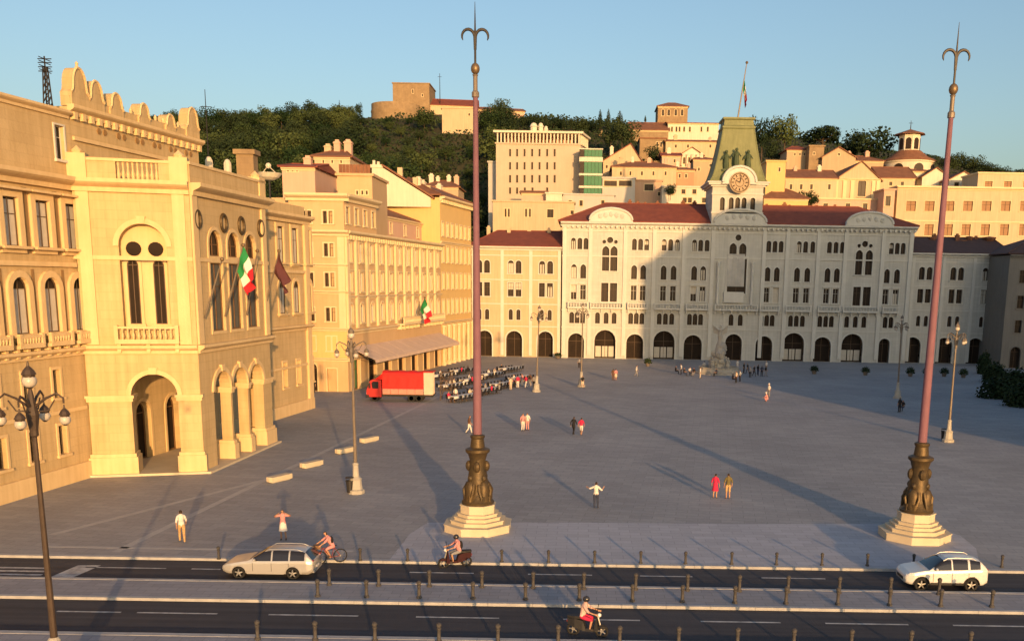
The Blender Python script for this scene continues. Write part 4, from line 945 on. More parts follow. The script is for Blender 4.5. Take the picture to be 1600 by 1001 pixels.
# ================================================================ THE HILL TOWN
hr = random.Random(11)
def house(name, label, px0, px1, ye, yb, Y, depth, m, roof='hip', rise=12, rm=None, wins=(), cat='house', chim=0, ang=0.0, over=0.45, arch='rect', trim=None, group=None, bury=13.0, glass=None, cor=True, apex=None):
    """a house seen at photo columns px0..px1, eaves at ye, foot at yb; wins = (column list, top, bottom, width) in photo pixels"""
    if m is M_cream and cat in ('house', 'cottage', 'building', 'church', 'villa'): m = hr.choice([M_cream, M_buff, M_rose, M_cream, M_buff])
    if rm is M_tile and hr.random() < 0.3: rm = M_tileb
    if not chim and roof in ('hip', 'gable') and cat == 'house': chim = hr.choice([0, 1, 2])
    a, b_ = PY(px0, yb, Y), PY(px1, yb, Y); zb = min(a.z, b_.z) - bury; ze = PY((px0+px1)/2, ye, Y).z
    W = b_.x - a.x; s = W/(px1-px0)
    fr = Frame(Vector((a.x, Y, 0)), Vector((cos(ang), sin(ang), 0)))
    r = empty(name, fr.M @ T(0, 0, zb), label, cat, group); hs = []
    ff = Frame(fr.o, fr.d)
    for cols, y0, y1, wp in wins:
        for px in cols:
            u, h1 = ff.uv(px, y0); _, h0 = ff.uv(px, y1)
            hs.append(window(r, ff, u, h0, wp*s, max(0.5, h1-h0), arch, trim=trim or M_trim, tw=0.14, rev=0.25, glass=glass, sill=wp > 4, proud=0.05))
    if roof == 'front':                                       # gable end facing the square
        ax = W/2 if apex is None else ff.uv(apex, ye)[0]; zr_ = ze + rise*s
        block(r, ff, 0, W, zb, ze, depth, hs, m, outline=[(0, zb), (W, zb), (W, ze), (ax, zr_), (0, ze)], rev=0.3)
        rb_ = MB(); t = 0.22
        for (x0, z0), (x1, z1) in (((-over, ze - over*(zr_-ze)/max(ax, .1)), (ax, zr_)), ((ax, zr_), (W+over, ze - over*(zr_-ze)/max(W-ax, .1)))):
            rb_.add([(x0, -over, z0), (x1, -over, z1), (x1, depth+over, z1), (x0, depth+over, z0), (x0, -over, z0+t), (x1, -over, z1+t), (x1, depth+over, z1+t), (x0, depth+over, z0+t)],
                    [(0,3,2,1), (4,5,6,7), (0,1,5,4), (1,2,6,5), (2,3,7,6), (3,0,4,7)])
        rf = rb_.build('roof', rm or M_tileb, r, r.matrix_basis.inverted() @ ff.M)
        topz = ze + rise*s*0.6
    else:
        block(r, ff, 0, W, zb, ze, depth, hs, m, rev=0.3)
        if roof == 'flat':
            bb = MB(); bb.box(-0.25, W+0.25, -0.25, depth+0.25, ze, ze+0.35); rf = bb.build('roof_slab', rm or m, r, r.matrix_basis.inverted() @ ff.M); topz = ze
        else:
            hl = None if roof == 'hip' else 0.0
            if roof == 'hip': hl = min(depth/2, W*0.42)
            rf = hip(r, ff, rm or M_tile, 0, W, 0, depth, ze, rise*s, hl, hl, over); topz = ze + rise*s*0.7
            if cor: cornice(r, ff, trim or M_trim, -0.1, W+0.1, ze-0.4, 0.3, 0.4)
    for i in range(chim):
        chimney(rf, W*(i+0.5+hr.uniform(-.2, .2))/chim, depth*0.45, topz, hr.uniform(0.7, 1.1), hr.uniform(1.0, 1.8), hr.choice([M_white, M_cream, M_pink]))
    return r, ff, s, ze, W
def seq(a, b, n): return [a + (b-a)*i/(n-1) for i in range(n)]

# ---- castle
Yc = 352
house('castle_keep', 'square stone keep on top of the castle hill', 614, 671, 131, 162, Yc, 14, M_rubble, 'flat', cat='castle tower', wins=(([645], 140, 146, 2.2), ([660], 147, 151, 2)), bury=10)
a, b_ = PY(576, 162, Yc - 6), PY(652, 162, Yc - 6); cx, rad = (a.x+b_.x)/2, (b_.x-a.x)/2; zt = PY(614, 161, Yc - 6).z
e = empty('castle_bastion', T(cx, Yc - 6 + rad*0.6, zt - 24), 'round stone bastion with a grassy top below the square castle keep', 'bastion')
MB().lathe([(rad*1.12, 0), (rad*1.05, 12), (rad*1.01, 21), (rad*1.03, 21.5), (rad*1.0, 22.2), (rad, 24), (rad*0.93, 24), (rad*0.93, 23.2)], n=40).build('wall', M_rubble, e, None, True)
MB().lathe([(rad*0.935, 23.3), (rad*0.5, 24.0), (0.01, 24.2)], n=32).build('grass_top', M_hill, e, None, True)
house('castle_wing', 'long castle wing with a red roof right of the keep', 671, 746, 165, 178, Yc + 2, 12, M_cream, 'gable', 14, M_tile, wins=(([690, 712, 730], 168, 172, 2.5),), cat='castle wing', ang=0.12)
house('castle_rampart', 'sunlit plain castle wall block standing among the trees', 691, 744, 170, 221, Yc - 31, 16, M_cream, 'flat', wins=(([733], 177, 181, 2.4),), cat='castle wall', rm=M_cream)
house('castle_barracks', 'long low castle building with a sloping roof above the modern block', 748, 820, 172, 192, Yc, 14, M_pink, 'gable', 9, M_tileb, wins=(([786, 796, 806], 176, 181, 2.5),), cat='castle wing', ang=0.2)
t = PY(685, 112, Yc); e = empty('antenna_mast', T(t.x, Yc + 3, PY(685, 160, Yc).z), 'thin bare aerial beside the castle keep', 'antenna'); MB().tube([(0,0,0), (0,0,t.z - e.location.z)], [0.16, 0.08], 5).build('pole', M_iron, e); MB().tube([(-0.7,0,9), (0.7,0,9)], 0.06, 4).build('crossbar', M_iron, e)

# ---- modern office block with a roof pergola and the green glazed stair
r, ff, s, ze, W = house('office_block', 'modern buff office block with slit windows and a columned roof terrace', 775, 906, 226, 312, 238, 20, M_conc, 'flat', cat='office block', bury=22,
    wins=(([797, 808, 819.6, 831.5, 843, 855, 866.6], 233, 244.5, 3.0), ([797, 808, 819.6, 831.5, 843, 855, 866.6], 253.5, 265, 3.0), ([797, 808, 819.6, 831.5, 843, 855, 866.6], 273.5, 285.5, 3.2), ([797, 808, 820, 832, 855], 293, 303, 3.2)), trim=M_conc)
IB = r.matrix_basis.inverted()
zt = PY(840, 208.5, 238).z
MB().box(-0.6, W + 0.6, -0.8, 20.5, zt, zt + 0.5).build('terrace_roof', M_white, r, IB @ ff.M)
cme = MB().box(-0.16, 0.16, -0.16, 0.16, 0, zt - ze - 0.36).mesh('terrace_column', M_white)
for i in range(24): put('terrace_column', cme, r, IB @ ff.M @ T(0.4 + (W-0.8)*i/23, -0.1, ze + 0.355))
MB().box(1.5, W - 2.0, 5, 19, ze + 0.36, zt - 0.01).build('penthouse', M_pink, r, IB @ ff.M)
w1 = PY(932, 226, 246); fr2 = Frame(ff.w(W + 0.02, 0.1, 0), Vector((w1.x, w1.y + 10, 0)) - ff.w(W, 0, 0)); W2 = 8.5
block(r, fr2, 0, W2, r.matrix_basis.translation.z, ze - 0.05, 9, [], M_conc, name='side_wall')
MB().box(-0.2, W2 + 0.5, -0.5, 9, zt + 0.01, zt + 0.45).build('terrace_roof', M_white, r, IB @ fr2.M)
for i in range(7): put('terrace_column', cme, r, IB @ fr2.M @ T(0.6 + (W2-0.9)*i/6, 0.1, ze + 0.355))
for px, py, sz in ((834, 199, 1.4), (845, 199, 1.0), (853, 204, 0.8)):
    q = PY(px, py, 246); MB().lathe([(sz*0.6, zt+0.4), (sz*0.6, q.z), (sz*0.75, q.z+0.1), (sz*0.4, q.z+0.9), (0.01, q.z+1.1)], (q.x, 246, 0), 10).build('roof_vent', M_white, r, IB)
Yg = 233; a, b_ = PY(905, 303, Yg), PY(940, 303, Yg); Wg_ = b_.x - a.x
e = empty('glazed_stair_tower', T(a.x, Yg, 10), 'narrow stair tower with green glass panels between pale floors, right of the office block', 'stair tower')
for y0, y1 in ((234, 245.5), (253, 271), (274.5, 290.5), (294, 303)):
    z0, z1 = PY(920, y1, Yg).z - 10, PY(920, y0, Yg).z - 10
    n_ = 5
    for i in range(n_):
        x0_ = Wg_*(0.2 + 0.8*i/n_); MB().box(x0_ + 0.03, x0_ + Wg_*0.8/n_ - 0.03, -0.1, 0.1, z0, z1).build('green_glass_panel', M_green, e)
    MB().box(0.06, Wg_*0.19, -0.02, 0.1, z0, z1).build('pane', M_glass, e)
for y0, y1 in ((232, 234), (245.5, 253), (271, 274.5), (290.5, 294)):
    z0, z1 = PY(920, y1, Yg).z - 10, PY(920, y0, Yg).z - 10; MB().box(-0.1, Wg_ + 0.15, -0.35, 5.4, z0 + 0.02, z1 - 0.02).build('floor_slab', M_white, e)
MB().box(0.05, Wg_ - 0.05, 0.2, 5.2, 0, PY(920, 233, Yg).z - 10.02).build('wall', M_conc, e)

# ---- the houses between hall and hill, left to right
house('rooftop_house', 'low pink house with a red roof, directly left of the cream villa', 441, 492, 262, 276, 138, 12, M_pink, 'gable', 13, M_tile, wins=(([450, 457, 464], 265, 268, 3),), cat='house', bury=14)
house('villa', 'cream hipped villa in front of the castle wood', 492, 547, 246, 268, 150, 10, M_cream, 'hip', 17, M_tileb, wins=(([505, 519, 533], 250, 255, 2.6),), cat='villa', chim=3, bury=20)
r, ff, s, ze, W = house('roof_terrace_house', 'apricot house with a brown fenced roof terrace left of the white gable wall', 528, 582, 275, 312, 134, 10, M_hotel, 'flat', cat='house', bury=14, wins=(([558, 566, 573], 298, 304, 3),))
for i in range(9): MB().box(0.2 + (W-0.4)*i/9 + 0.02, 0.2 + (W-0.4)*(i+1)/9 - 0.03, 0.1, 0.2, ze + 0.3, ze + 1.5).build('fence_board', M_tileb, r, r.matrix_basis.inverted() @ ff.M)
# white gable wall
Yw = 162.6; fr = Frame(Vector((PY(581, 310, Yw).x, Yw, 0)), Vector((1, 0, 0)))
r = empty('white_gable_house', fr.M @ T(0, 0, 26), 'house with a big blank white gable wall and a roof sloping down to the right', 'house')
q = lambda px, py: fr.uv(px, py)
ol = [q(581, 322), q(673, 322), q(673, 309), q(598, 262), q(598, 258), q(581, 258)]; ol[0] = (ol[0][0], 26); ol[1] = (ol[1][0], 26)
block(r, fr, 0, 0, 0, 0, 16, [], M_white, outline=ol)
x0_, z0_ = q(597, 259); x1_, z1_ = q(679, 311)
MB().add([(x0_, -0.3, z0_), (x1_, -0.3, z1_), (x1_, 17, z1_), (x0_, 17, z0_), (x0_, -0.3, z0_+0.3), (x1_, -0.3, z1_+0.3), (x1_, 17, z1_+0.3), (x0_, 17, z0_+0.3)], [(0,3,2,1), (4,5,6,7), (0,1,5,4), (1,2,6,5), (2,3,7,6), (3,0,4,7)]).build('roof', M_tileb, r, r.matrix_basis.inverted() @ fr.M)
ch_ = MB(); u0_, z_ = q(580, 262); u1_, _ = q(597, 262); ch_.box(u0_ - 0.1, u1_ + 0.1, -0.15, 1.2, z_, z_ + 0.5).box(u0_ + 0.2, u0_ + 0.6, 0.2, 0.7, z_ + 0.5, z_ + 1.2).box(u0_ + 0.9, u0_ + 1.3, 0.2, 0.7, z_ + 0.5, z_ + 1.0); ch_.build('chimney', M_white, r, r.matrix_basis.inverted() @ fr.M)
for t_ in (0.25, 0.55, 0.8): MB().box(x0_+(x1_-x0_)*t_-0.4, x0_+(x1_-x0_)*t_+0.4, 4, 4.8, z0_+(z1_-z0_)*t_-0.5, z0_+(z1_-z0_)*t_+1.5).build('chimney', M_cream, r, r.matrix_basis.inverted() @ fr.M)
house('roof_house', 'small house with a low brown roof and white chimneys behind the white gable', 662, 716, 293, 312, 206, 10, M_cream, 'hip', 14, M_tileb, cat='house', chim=4, bury=24)
house('service_block', 'narrow grey block squeezed left of the office block', 763, 776, 254, 312, 242, 10, M_greyw, 'flat', cat='building', bury=20)
house('terrace_building', 'long cream low building with four dark windows under the office block', 770, 897, 316, 346, 222, 9, M_cream, 'flat', wins=(([790, 795], 326, 339, 3), ([822, 828], 326, 339, 3), ([860], 327, 340, 10), ([894], 329, 335, 5)), bury=18, cat='building')
house('stepped_annexe', 'pink annexe with a brown roof at the foot of the office block', 815, 853, 302, 316, 226, 6, M_pink, 'gable', 5, M_tileb, bury=10, cat='building')
house('white_roof_hut', 'small white box on the roof in front of the office block', 853, 878, 303, 317, 223.5, 4, M_white, 'flat', bury=5, cat='roof hut')
house('grey_roof_block', 'low grey roof block with dark round openings in front of the green stair tower', 878, 960, 305, 322, 228, 6, M_greyw, 'flat', wins=(([891, 908, 942], 313, 322, 5),), bury=12, cat='building')
house('gable_house', 'sunny cream gable house right of the green stair tower', 942, 1002, 252, 282, 262, 14, M_cream, 'front', 26, M_tile, wins=(([948], 258, 263, 3),), cat='house', apex=985, chim=2)
house('long_roof_house', 'long cream house with red roof and white chimneys in front of the gable house', 956, 1056, 262, 286, 252, 12, M_cream, 'hip', 13, M_tile, wins=(([970, 985, 1003, 1021, 1040], 268, 274, 3),), cat='house', chim=4)
house('glazed_villa', 'grey modern villa with two dark window bands above the hall roof', 941, 992, 279, 304, 236, 8, M_greyw, 'flat', wins=(([954, 977], 282.5, 291, 20),), cat='villa', bury=14)
house('roadside_house', 'buff house with a garage opening behind the middle of the hall roof', 992, 1034, 283, 308, 238, 8, M_cream, 'flat', wins=(([1014], 288, 298, 14), ([1030], 300, 306, 4)), cat='house', bury=14)
house('pale_row_house', 'pale row house with dark shop openings behind the hall roof, left of the clock tower', 1034, 1112, 293, 318, 233, 8, M_white, 'flat', wins=(([1050, 1068, 1085], 296, 303, 6), ([1070, 1078, 1100], 309, 317, 6)), cat='house', bury=14)
house('pink_house', 'small pink house with a red roof below the temple front', 1034, 1063, 244, 262, 282, 10, M_pink, 'gable', 8, M_tile, wins=(([1042, 1054], 249, 254, 3),), cat='house')
house('salmon_house', 'salmon house right of the long roofed house', 1055, 1084, 266, 292, 256, 10, mat('salmon_plaster', (0.58, 0.28, 0.17), (0.5, 0.24, 0.15), 0.85, 0.4), 'hip', 7, M_tile, wins=(([1062, 1072], 272, 278, 3),), cat='house')
r, ff, s, ze, W = house('temple_front_house', 'small white house with a pediment and columns on the hillside', 1063, 1098, 242, 258, 288, 9, M_white, 'front', 11, M_tileb, cat='house', wins=(([1069, 1077, 1085, 1092], 246, 256, 3.2),))
for i in range(5): MB().lathe([(0.28, ze-3.2), (0.22, ze-0.2), (0.34, ze)], (W*(0.06+0.22*i), -0.5, 0), 8).build('column', M_white, r, r.matrix_basis.inverted() @ ff.M)
house('tall_cream_house', 'tall cream house with one dark window, left of the clock tower roof', 1082, 1116, 250, 292, 264, 12, M_cream, 'hip', 8, M_tileb, wins=(([1110], 256, 261, 3), ([1092], 262, 267, 3)), cat='house', chim=1)
house('stone_terrace_house', 'rough stone house under the cathedral roofs', 999, 1040, 217, 250, 302, 12, M_rubble, 'flat', rm=M_tileb, wins=(([1027, 1033], 222, 230, 3),), cat='house')
r, ff, s, ze, W = house('cathedral', 'cathedral nave with a row of windows and brown roofs on the hilltop', 1043, 1122, 193, 217, 328, 16, M_white, 'gable', 7, M_tileb, wins=(([1050, 1057, 1062, 1069, 1078, 1096, 1106], 198, 206, 2.6),), cat='church', arch='round')
house('cathedral_aisle', 'broad brown aisle roof left of the cathedral nave', 984, 1044, 204, 218, 326, 14, M_rubble, 'gable', 17, M_tileb, cat='church')
house('bell_tower', 'square stone bell tower with a low pyramid roof on the hilltop', 1027.5, 1074, 167, 192, 334, 10.5, M_rubble, 'hip', 10, M_tileb, wins=(([1036, 1045, 1056, 1066], 171, 181, 4.0),), arch='round', cat='bell tower', bury=14)
house('lower_nave_house', 'low house with a wide red roof just below the cathedral', 1040, 1125, 222, 236, 300, 12, M_cream, 'gable', 7, M_tileb, wins=(([1056, 1075, 1110], 226, 231, 3),), cat='house', chim=2)
house('white_chimney_house', 'small white house among the trees left of the cathedral aisle', 936, 953, 211, 217, 330, 8, M_white, 'gable', 4, M_tileb, cat='house')
# right of the clock tower
house('yellow_tower_house', 'sunny blank yellow house right behind the clock tower', 1196, 1226, 253, 294, 228, 10, M_yel, 'flat', cat='house', bury=16, wins=(([1218], 262, 268, 3),))
house('low_tiled_house', 'low yellow house with a broad brown roof, close right of the clock tower', 1193, 1262, 311, 327, 224, 12, M_yel, 'hip', 19, M_tileb, cat='house', bury=16)
house('long_tiled_house', 'wide cream house with a long brown roof in the middle of the hillside', 1226, 1306, 279, 306, 240, 12, M_cream, 'gable', 17, M_tileb, cat='house', wins=(([1236, 1252, 1268, 1296], 288, 296, 4),), chim=2, bury=14)
house('far_cottage', 'small cream cottage with a red roof below the round trees', 1229, 1264, 235, 250, 272, 9, M_cream, 'hip', 9, M_tile, wins=(([1242, 1250, 1257], 239, 243, 2.4),), cat='cottage')
house('stone_tower_house', 'narrow pale stone house like a stump tower on the hillside', 1263, 1286, 229, 264, 268, 8, M_rubble, 'flat', cat='house', wins=(([1272], 238, 242, 2.4),))
house('gabled_cottage', 'cream gabled cottage with an oval attic window between the trees', 1284, 1336, 246, 264, 266, 12, M_cream, 'front', 15, M_tileb, wins=(([1311], 239, 243, 3),), cat='cottage', apex=1310, arch='round')
house('side_roof_house', 'house with a brown roof sloping right beside the round umbrella tree', 1322, 1380, 252, 262, 274, 12, M_cream, 'hip', 12, M_tileb, cat='house', chim=2)
r, ff, s, ze, W = house('gabled_church', 'pale church front with a gable and one tall dark arched window', 1303, 1374, 281, 316, 246, 22, M_cream, 'front', 27, M_tileb, wins=(([1347.5], 279, 307, 12.5),), arch='round', cat='church', apex=1345, bury=14)
for px in (1306, 1319, 1331, 1364, 1371):
    u = ff.uv(px, 300)[0]; MB().box(u-0.45, u+0.45, -0.25, 0.02, ze-5.5, ze-0.2).build('pilaster', M_trim, r, r.matrix_basis.inverted() @ ff.M)
cornice(r, ff, M_trim, 0, W, ze - 0.2, 0.4, 0.5); cornice(r, ff, M_trim, 0, W, ze - 6.0, 0.4, 0.4)
house('parish_annexe', 'lower storey with a moulded roof edge in front of the gabled church', 1268, 1384, 312, 332, 236, 8, M_pink, 'flat', cat='building', bury=14, rm=M_trim, wins=(([1290, 1325, 1352], 318, 327, 7),))
house('church_aisle', 'pale side building left of the gabled church with shuttered bays', 1267, 1303, 280, 314, 247, 14, M_greyw, 'flat', cat='church', wins=(([1282], 290, 305, 10), ([1296], 291, 299, 4)), bury=14, rm=M_trim)
house('nave_roof', 'long brown church roof running right from the gabled front', 1374, 1428, 279, 300, 256, 14, M_cream, 'gable', 22, M_tileb, cat='church', wins=(([1392, 1410], 284, 290, 5),), bury=14)
# domed church
Yd = 276; a, b_ = PY(1391, 270, Yd), PY(1470, 270, Yd); cx, rad = (a.x+b_.x)/2, (b_.x-a.x)/2; z0 = PY(1430, 272, Yd).z; zt = PY(1430, 249, Yd).z
e = empty('domed_church', T(cx, Yd + rad, z0 - 8), 'round white church drum with a tiled cone roof and lantern at the upper right', 'church'); zz = z0 - 8
MB().lathe([(rad, 0), (rad, zt-zz-0.5), (rad*1.05, zt-zz-0.4), (rad*1.05, zt-zz)], n=28).build('drum', M_white, e, None, True)
zl = PY(1420, 231, Yd).z - zz; zr_ = PY(1420, 205, Yd).z - zz; zp = PY(1420, 196, Yd).z - zz; lr = rad*0.43
MB().lathe([(rad*1.1, zt-zz+0.01), (rad*1.08, zt-zz+0.25), (rad*0.75, zt-zz+(zl-zt+zz)*0.45), (lr*1.1, zl)], n=28).build('cone_roof', M_tileb, e, None, True)
lw = MB().lathe([(lr, zl-0.6), (lr, zr_)], n=8); lw.build('lantern', M_white, e)
MB().lathe([(lr*1.45, zr_+0.01), (lr*1.4, zr_+0.2), (0.25, zp), (0.001, zp+0.2)], n=8).build('lantern_roof', M_tileb, e)
MB().tube([(0,0,zp), (0,0,zp+2.4)], [0.14, 0.06], 5).tube([(-0.6,0,zp+1.7), (0.6,0,zp+1.7)], 0.06, 4).build('cross', M_iron, e)
wm_ = MB().prism(wshape(2.6, 3.2, 'round'), -0.12, 0.05).mesh('window', M_glass); wl_ = MB().prism(wshape(1.5, 3.1, 'round'), -0.1, 0.05).mesh('lantern_opening', M_glass)
for i in range(8):
    a = -pi/2 + 0.12 + i*pi/4
    put('window', wm_, e, T(rad*cos(a), rad*sin(a), zt-zz-4.1) @ Matrix.Rotation(a + pi/2, 4, 'Z'))
    a2 = -pi/2 + pi/8 + i*pi/4; q_ = lr*cos(pi/8); put('lantern_opening', wl_, e, T(q_*cos(a2 ), q_*sin(a2), zl + 0.3) @ Matrix.Rotation(a2 + pi/2, 4, 'Z'))
house('chapel_porch', 'small apse with a tiled roof at the foot of the domed church', 1412, 1452, 268, 284, 262, 8, M_white, 'hip', 6, M_tileb, cat='church', bury=12)
house('tiled_apse', 'dark brown pointed roof just right of the domed church', 1440, 1482, 277, 292, 258, 10, M_white, 'front', 14, M_tileb, cat='church', bury=12)
house('white_gable_attic', 'white gabled attic with a dark opening right of the mast', 1482, 1526, 281, 297, 252, 8, M_white, 'front', 12, M_tileb, wins=(([1495], 285, 293, 7),), cat='house', bury=12)
r, ff, s, ze, W = house('long_palazzo', 'long buff palazzo with rows of brown shuttered windows above the right wing', 1396, 1640, 294, 384, 234, 16, M_cream, 'flat', cat='palazzo', bury=14, glass=M_shut, rm=M_trim,
    wins=(([1424, 1453, 1484, 1513, 1542, 1572, 1602], 314, 330, 15), ([1452, 1482, 1510, 1540, 1570, 1600], 350, 368, 14)))
cornice(r, ff, M_trim, -0.1, W, ze - 0.5, 0.6, 0.6); course(r, ff, M_trim, 0, W, ze - 7.8, 0.3, 0.15)
r, ff, s, ze, W = house('palazzo_attic', 'upper storey with shuttered windows at the right end of the long palazzo', 1527, 1640, 272, 293, 238, 10, M_cream, 'flat', cat='building', bury=0.3, glass=M_shut, rm=M_trim, wins=(([1545, 1575, 1605], 283, 295, 12),))
house('narrow_house', 'narrow pink house with a tall dark window left of the long palazzo', 1379, 1396, 297, 335, 231, 8, M_pink, 'flat', wins=(([1388], 306, 322, 8),), cat='house', bury=14)
for px, py, w_ in ((1456, 372, 0.9), (1514, 371, 0.9), (1545, 372, 1.6), (1503, 376, 1.2)):
    q_ = PY(px, py + 8, 193); e = empty('roof_dormer', T(q_.x, 193, q_.z - 2.0), {1456: 'small flared chimney on the dark roof near the right mast', 1514: 'small flared chimney on the dark roof, the one nearer the corner', 1545: 'brown hooded dormer on the dark roof at the far right', 1503: 'low dark hatch on the dark roof between two chimneys'}[px], 'roof dormer')
    MB().lathe([(w_*0.55, 0), (w_*0.5, 2.2), (w_*0.85, 2.9), (w_*0.85, 3.1), (0.01, 3.3)], n=8).build('hood', M_tileb, e)

# ================================================================ TREES
def crown_mesh(kind, seed, n=1500):
    r = random.Random(seed); vs = []; fs = []
    if kind == 'broad':
        lumps = [((0, 0, 0.55), 0.36)] + [((r.uniform(-.33, .33), r.uniform(-.33, .33), r.uniform(0.34, 0.80)), r.uniform(0.15, 0.27)) for _ in range(13)]
    elif kind == 'umbrella':
        lumps = [((0.36*cos(a)*q, 0.36*sin(a)*q, 0.66 + r.uniform(-.05, .09)*1 - 0.13*q*q), r.uniform(0.14, 0.2)) for a, q in [(r.uniform(0, 6.28), sqrt(r.random())) for _ in range(17)]]
    else:
        lumps = [((0, 0, 0.06 + 0.9*i/13), 0.13*(1 - (i/13.0)**1.6)**0.75 + 0.012) for i in range(14)]
    tot = sum(q**2 for _, q in lumps)
    for c, q in lumps:
        for _ in range(int(n*q*q/tot)):
            d = Vector((r.gauss(0, 1), r.gauss(0, 1), r.gauss(0, 1))).normalized(); rad = q*(r.uniform(0.55, 1.08))
            p = Vector(c) + Vector((d.x, d.y, d.z*(0.85 if kind != 'cypress' else 1.2)))*rad
            sz = r.uniform(0.020, 0.042)*(0.62 if kind == 'cypress' else 1)
            nn = (d + Vector((r.gauss(0, .5), r.gauss(0, .5), r.gauss(0, .5)))).normalized(); a = nn.orthogonal().normalized(); a = Matrix.Rotation(r.uniform(0, 6.28), 3, nn) @ a; b = nn.cross(a)
            k = len(vs); vs += [p + a*sz, p + b*sz*0.7, p - a*sz*0.9, p - b*sz*0.75]; fs.append((k, k+1, k+2, k+3))
    me = bpy.data.meshes.new('crown'); me.from_pydata([tuple(v) for v in vs], [], fs); me.materials.append(M_leafd if kind != 'broad' else M_leaf); me.update(); return me
def trunk_mesh(kind, seed):
    r = random.Random(seed); b = MB()
    b.tube([(0, 0, -0.12), (0.01, 0, 0.2), (0, 0.01, 0.45), (0.01, 0, 0.62 if kind != 'cypress' else 0.9)], [0.028, 0.022, 0.016, 0.006], 7)
    if kind != 'cypress':
        for i in range(5):
            a = i*1.26 + r.random(); b.tube([(0, 0, 0.3 + 0.04*i), (0.12*cos(a), 0.12*sin(a), 0.46), (0.24*cos(a), 0.24*sin(a), 0.6)], [0.012, 0.008, 0.004], 5)
    return b.mesh('trunk', M_bark)
CM = {k: [(crown_mesh(k, 20 + i*7 + len(k), 1500), trunk_mesh(k, i)) for i in range(n)] for k, n in (('broad', 5), ('umbrella', 3), ('cypress', 3))}
CMD = []
for c_m, t_m in CM['broad']: q_ = c_m.copy(); q_.materials[0] = M_leafd; CMD.append((q_, t_m))
tr = random.Random(21)
def tree(kind, X, Y, H, W, name, label, group=None, z=None, dark=False):
    c_m, t_m = tr.choice(CMD if dark and kind == 'broad' else CM[kind]); z = terrain(X, Y) if z is None else z
    e = empty(name, T(X, Y, z) @ Matrix.Rotation(tr.uniform(0, 6.28), 4, 'Z') @ Matrix.Diagonal((W, W, H, 1)), label, 'tree', group)
    put('trunk', t_m, e); put('crown', c_m, e); return e
# the wood below the castle
pts = []
tries = 0
while len(pts) < 285 and tries < 16000:
    tries += 1; Y = tr.uniform(212, 372); px = tr.uniform(255, 792); X = (px - PX0 - 4)*Y/FPX
    if (680 < px < 756 and Y > 308) or (566 < px < 662 and Y > 330) or (575 < px < 655 and Y > 335) or (655 < px < 760 and Y > 326) or (690 < px < 746 and Y > 318) or (760 < px and (Y < 262 or Y > 338)): continue
    d = 6.0 if Y > 300 else 7.2
    if all((X-x)**2 + (Y-y)**2 > d*d for x, y in pts): pts.append((X, Y))
for X, Y in pts:
    H = tr.uniform(8, 12) if Y < 300 else tr.uniform(6, 9) if Y < 345 else tr.uniform(4, 7); px = PX0 + 4 + X*FPX/Y
    if 562 < px < 664 and Y > 285: H *= 0.5
    if 674 < px < 760 and Y > 262: H *= 0.48
    if px < 560 and Y > 345: H *= 0.8
    dk = tr.random() < 0.4
    tree('broad', X, Y, H, H*tr.uniform(0.85, 1.15), 'dark_oak' if dk else 'oak_tree', 'dark green tree of the dense wood covering the castle hill' if dk else 'olive green leafy tree of the dense wood covering the castle hill', 'dark trees of the castle wood' if dk else 'olive green trees of the castle wood', dark=dk)
# undergrowth filling the wood and the ridge
ug = random.Random(77); uv_, uf_ = [], []
for _ in range(62000):
    Y = ug.uniform(212, 374); px = ug.uniform(90, 1010) if ug.random() < 0.8 else ug.uniform(1000, 1640)
    if px > 770 and Y < 285: continue
    if (684 < px < 752 and Y > 319) or (570 < px < 660 and Y > 340): continue
    X = (px - PX0 - 4)*Y/FPX; hump = 1.2 + 1.0*sin(X*0.35+1.3*sin(Y*0.21))*cos(Y*0.27)
    if px > 1000: hump *= 0.4
    p = Vector((X, Y, terrain(X, Y) + ug.uniform(0, max(0.3, hump)*1.3))); n_ = Vector((ug.gauss(0, .7), ug.gauss(0, .7) - 0.4, 0.8)).normalized(); a = n_.orthogonal().normalized(); a = Matrix.Rotation(ug.uniform(0, 6.28), 3, n_) @ a; b = n_.cross(a); sz = ug.uniform(0.3, 0.62); k = len(uv_)
    uv_ += [tuple(p + a*sz), tuple(p + b*sz*.7), tuple(p - a*sz), tuple(p - b*sz*.75)]; uf_.append((k, k+1, k+2, k+3))
me = bpy.data.meshes.new('undergrowth'); me.from_pydata(uv_, [], uf_); me.materials.append(M_leafd); me.update()
o_ = put('undergrowth', me); tag(o_, 'dark bushy undergrowth covering the slope of the castle hill', 'undergrowth', None, 'stuff')
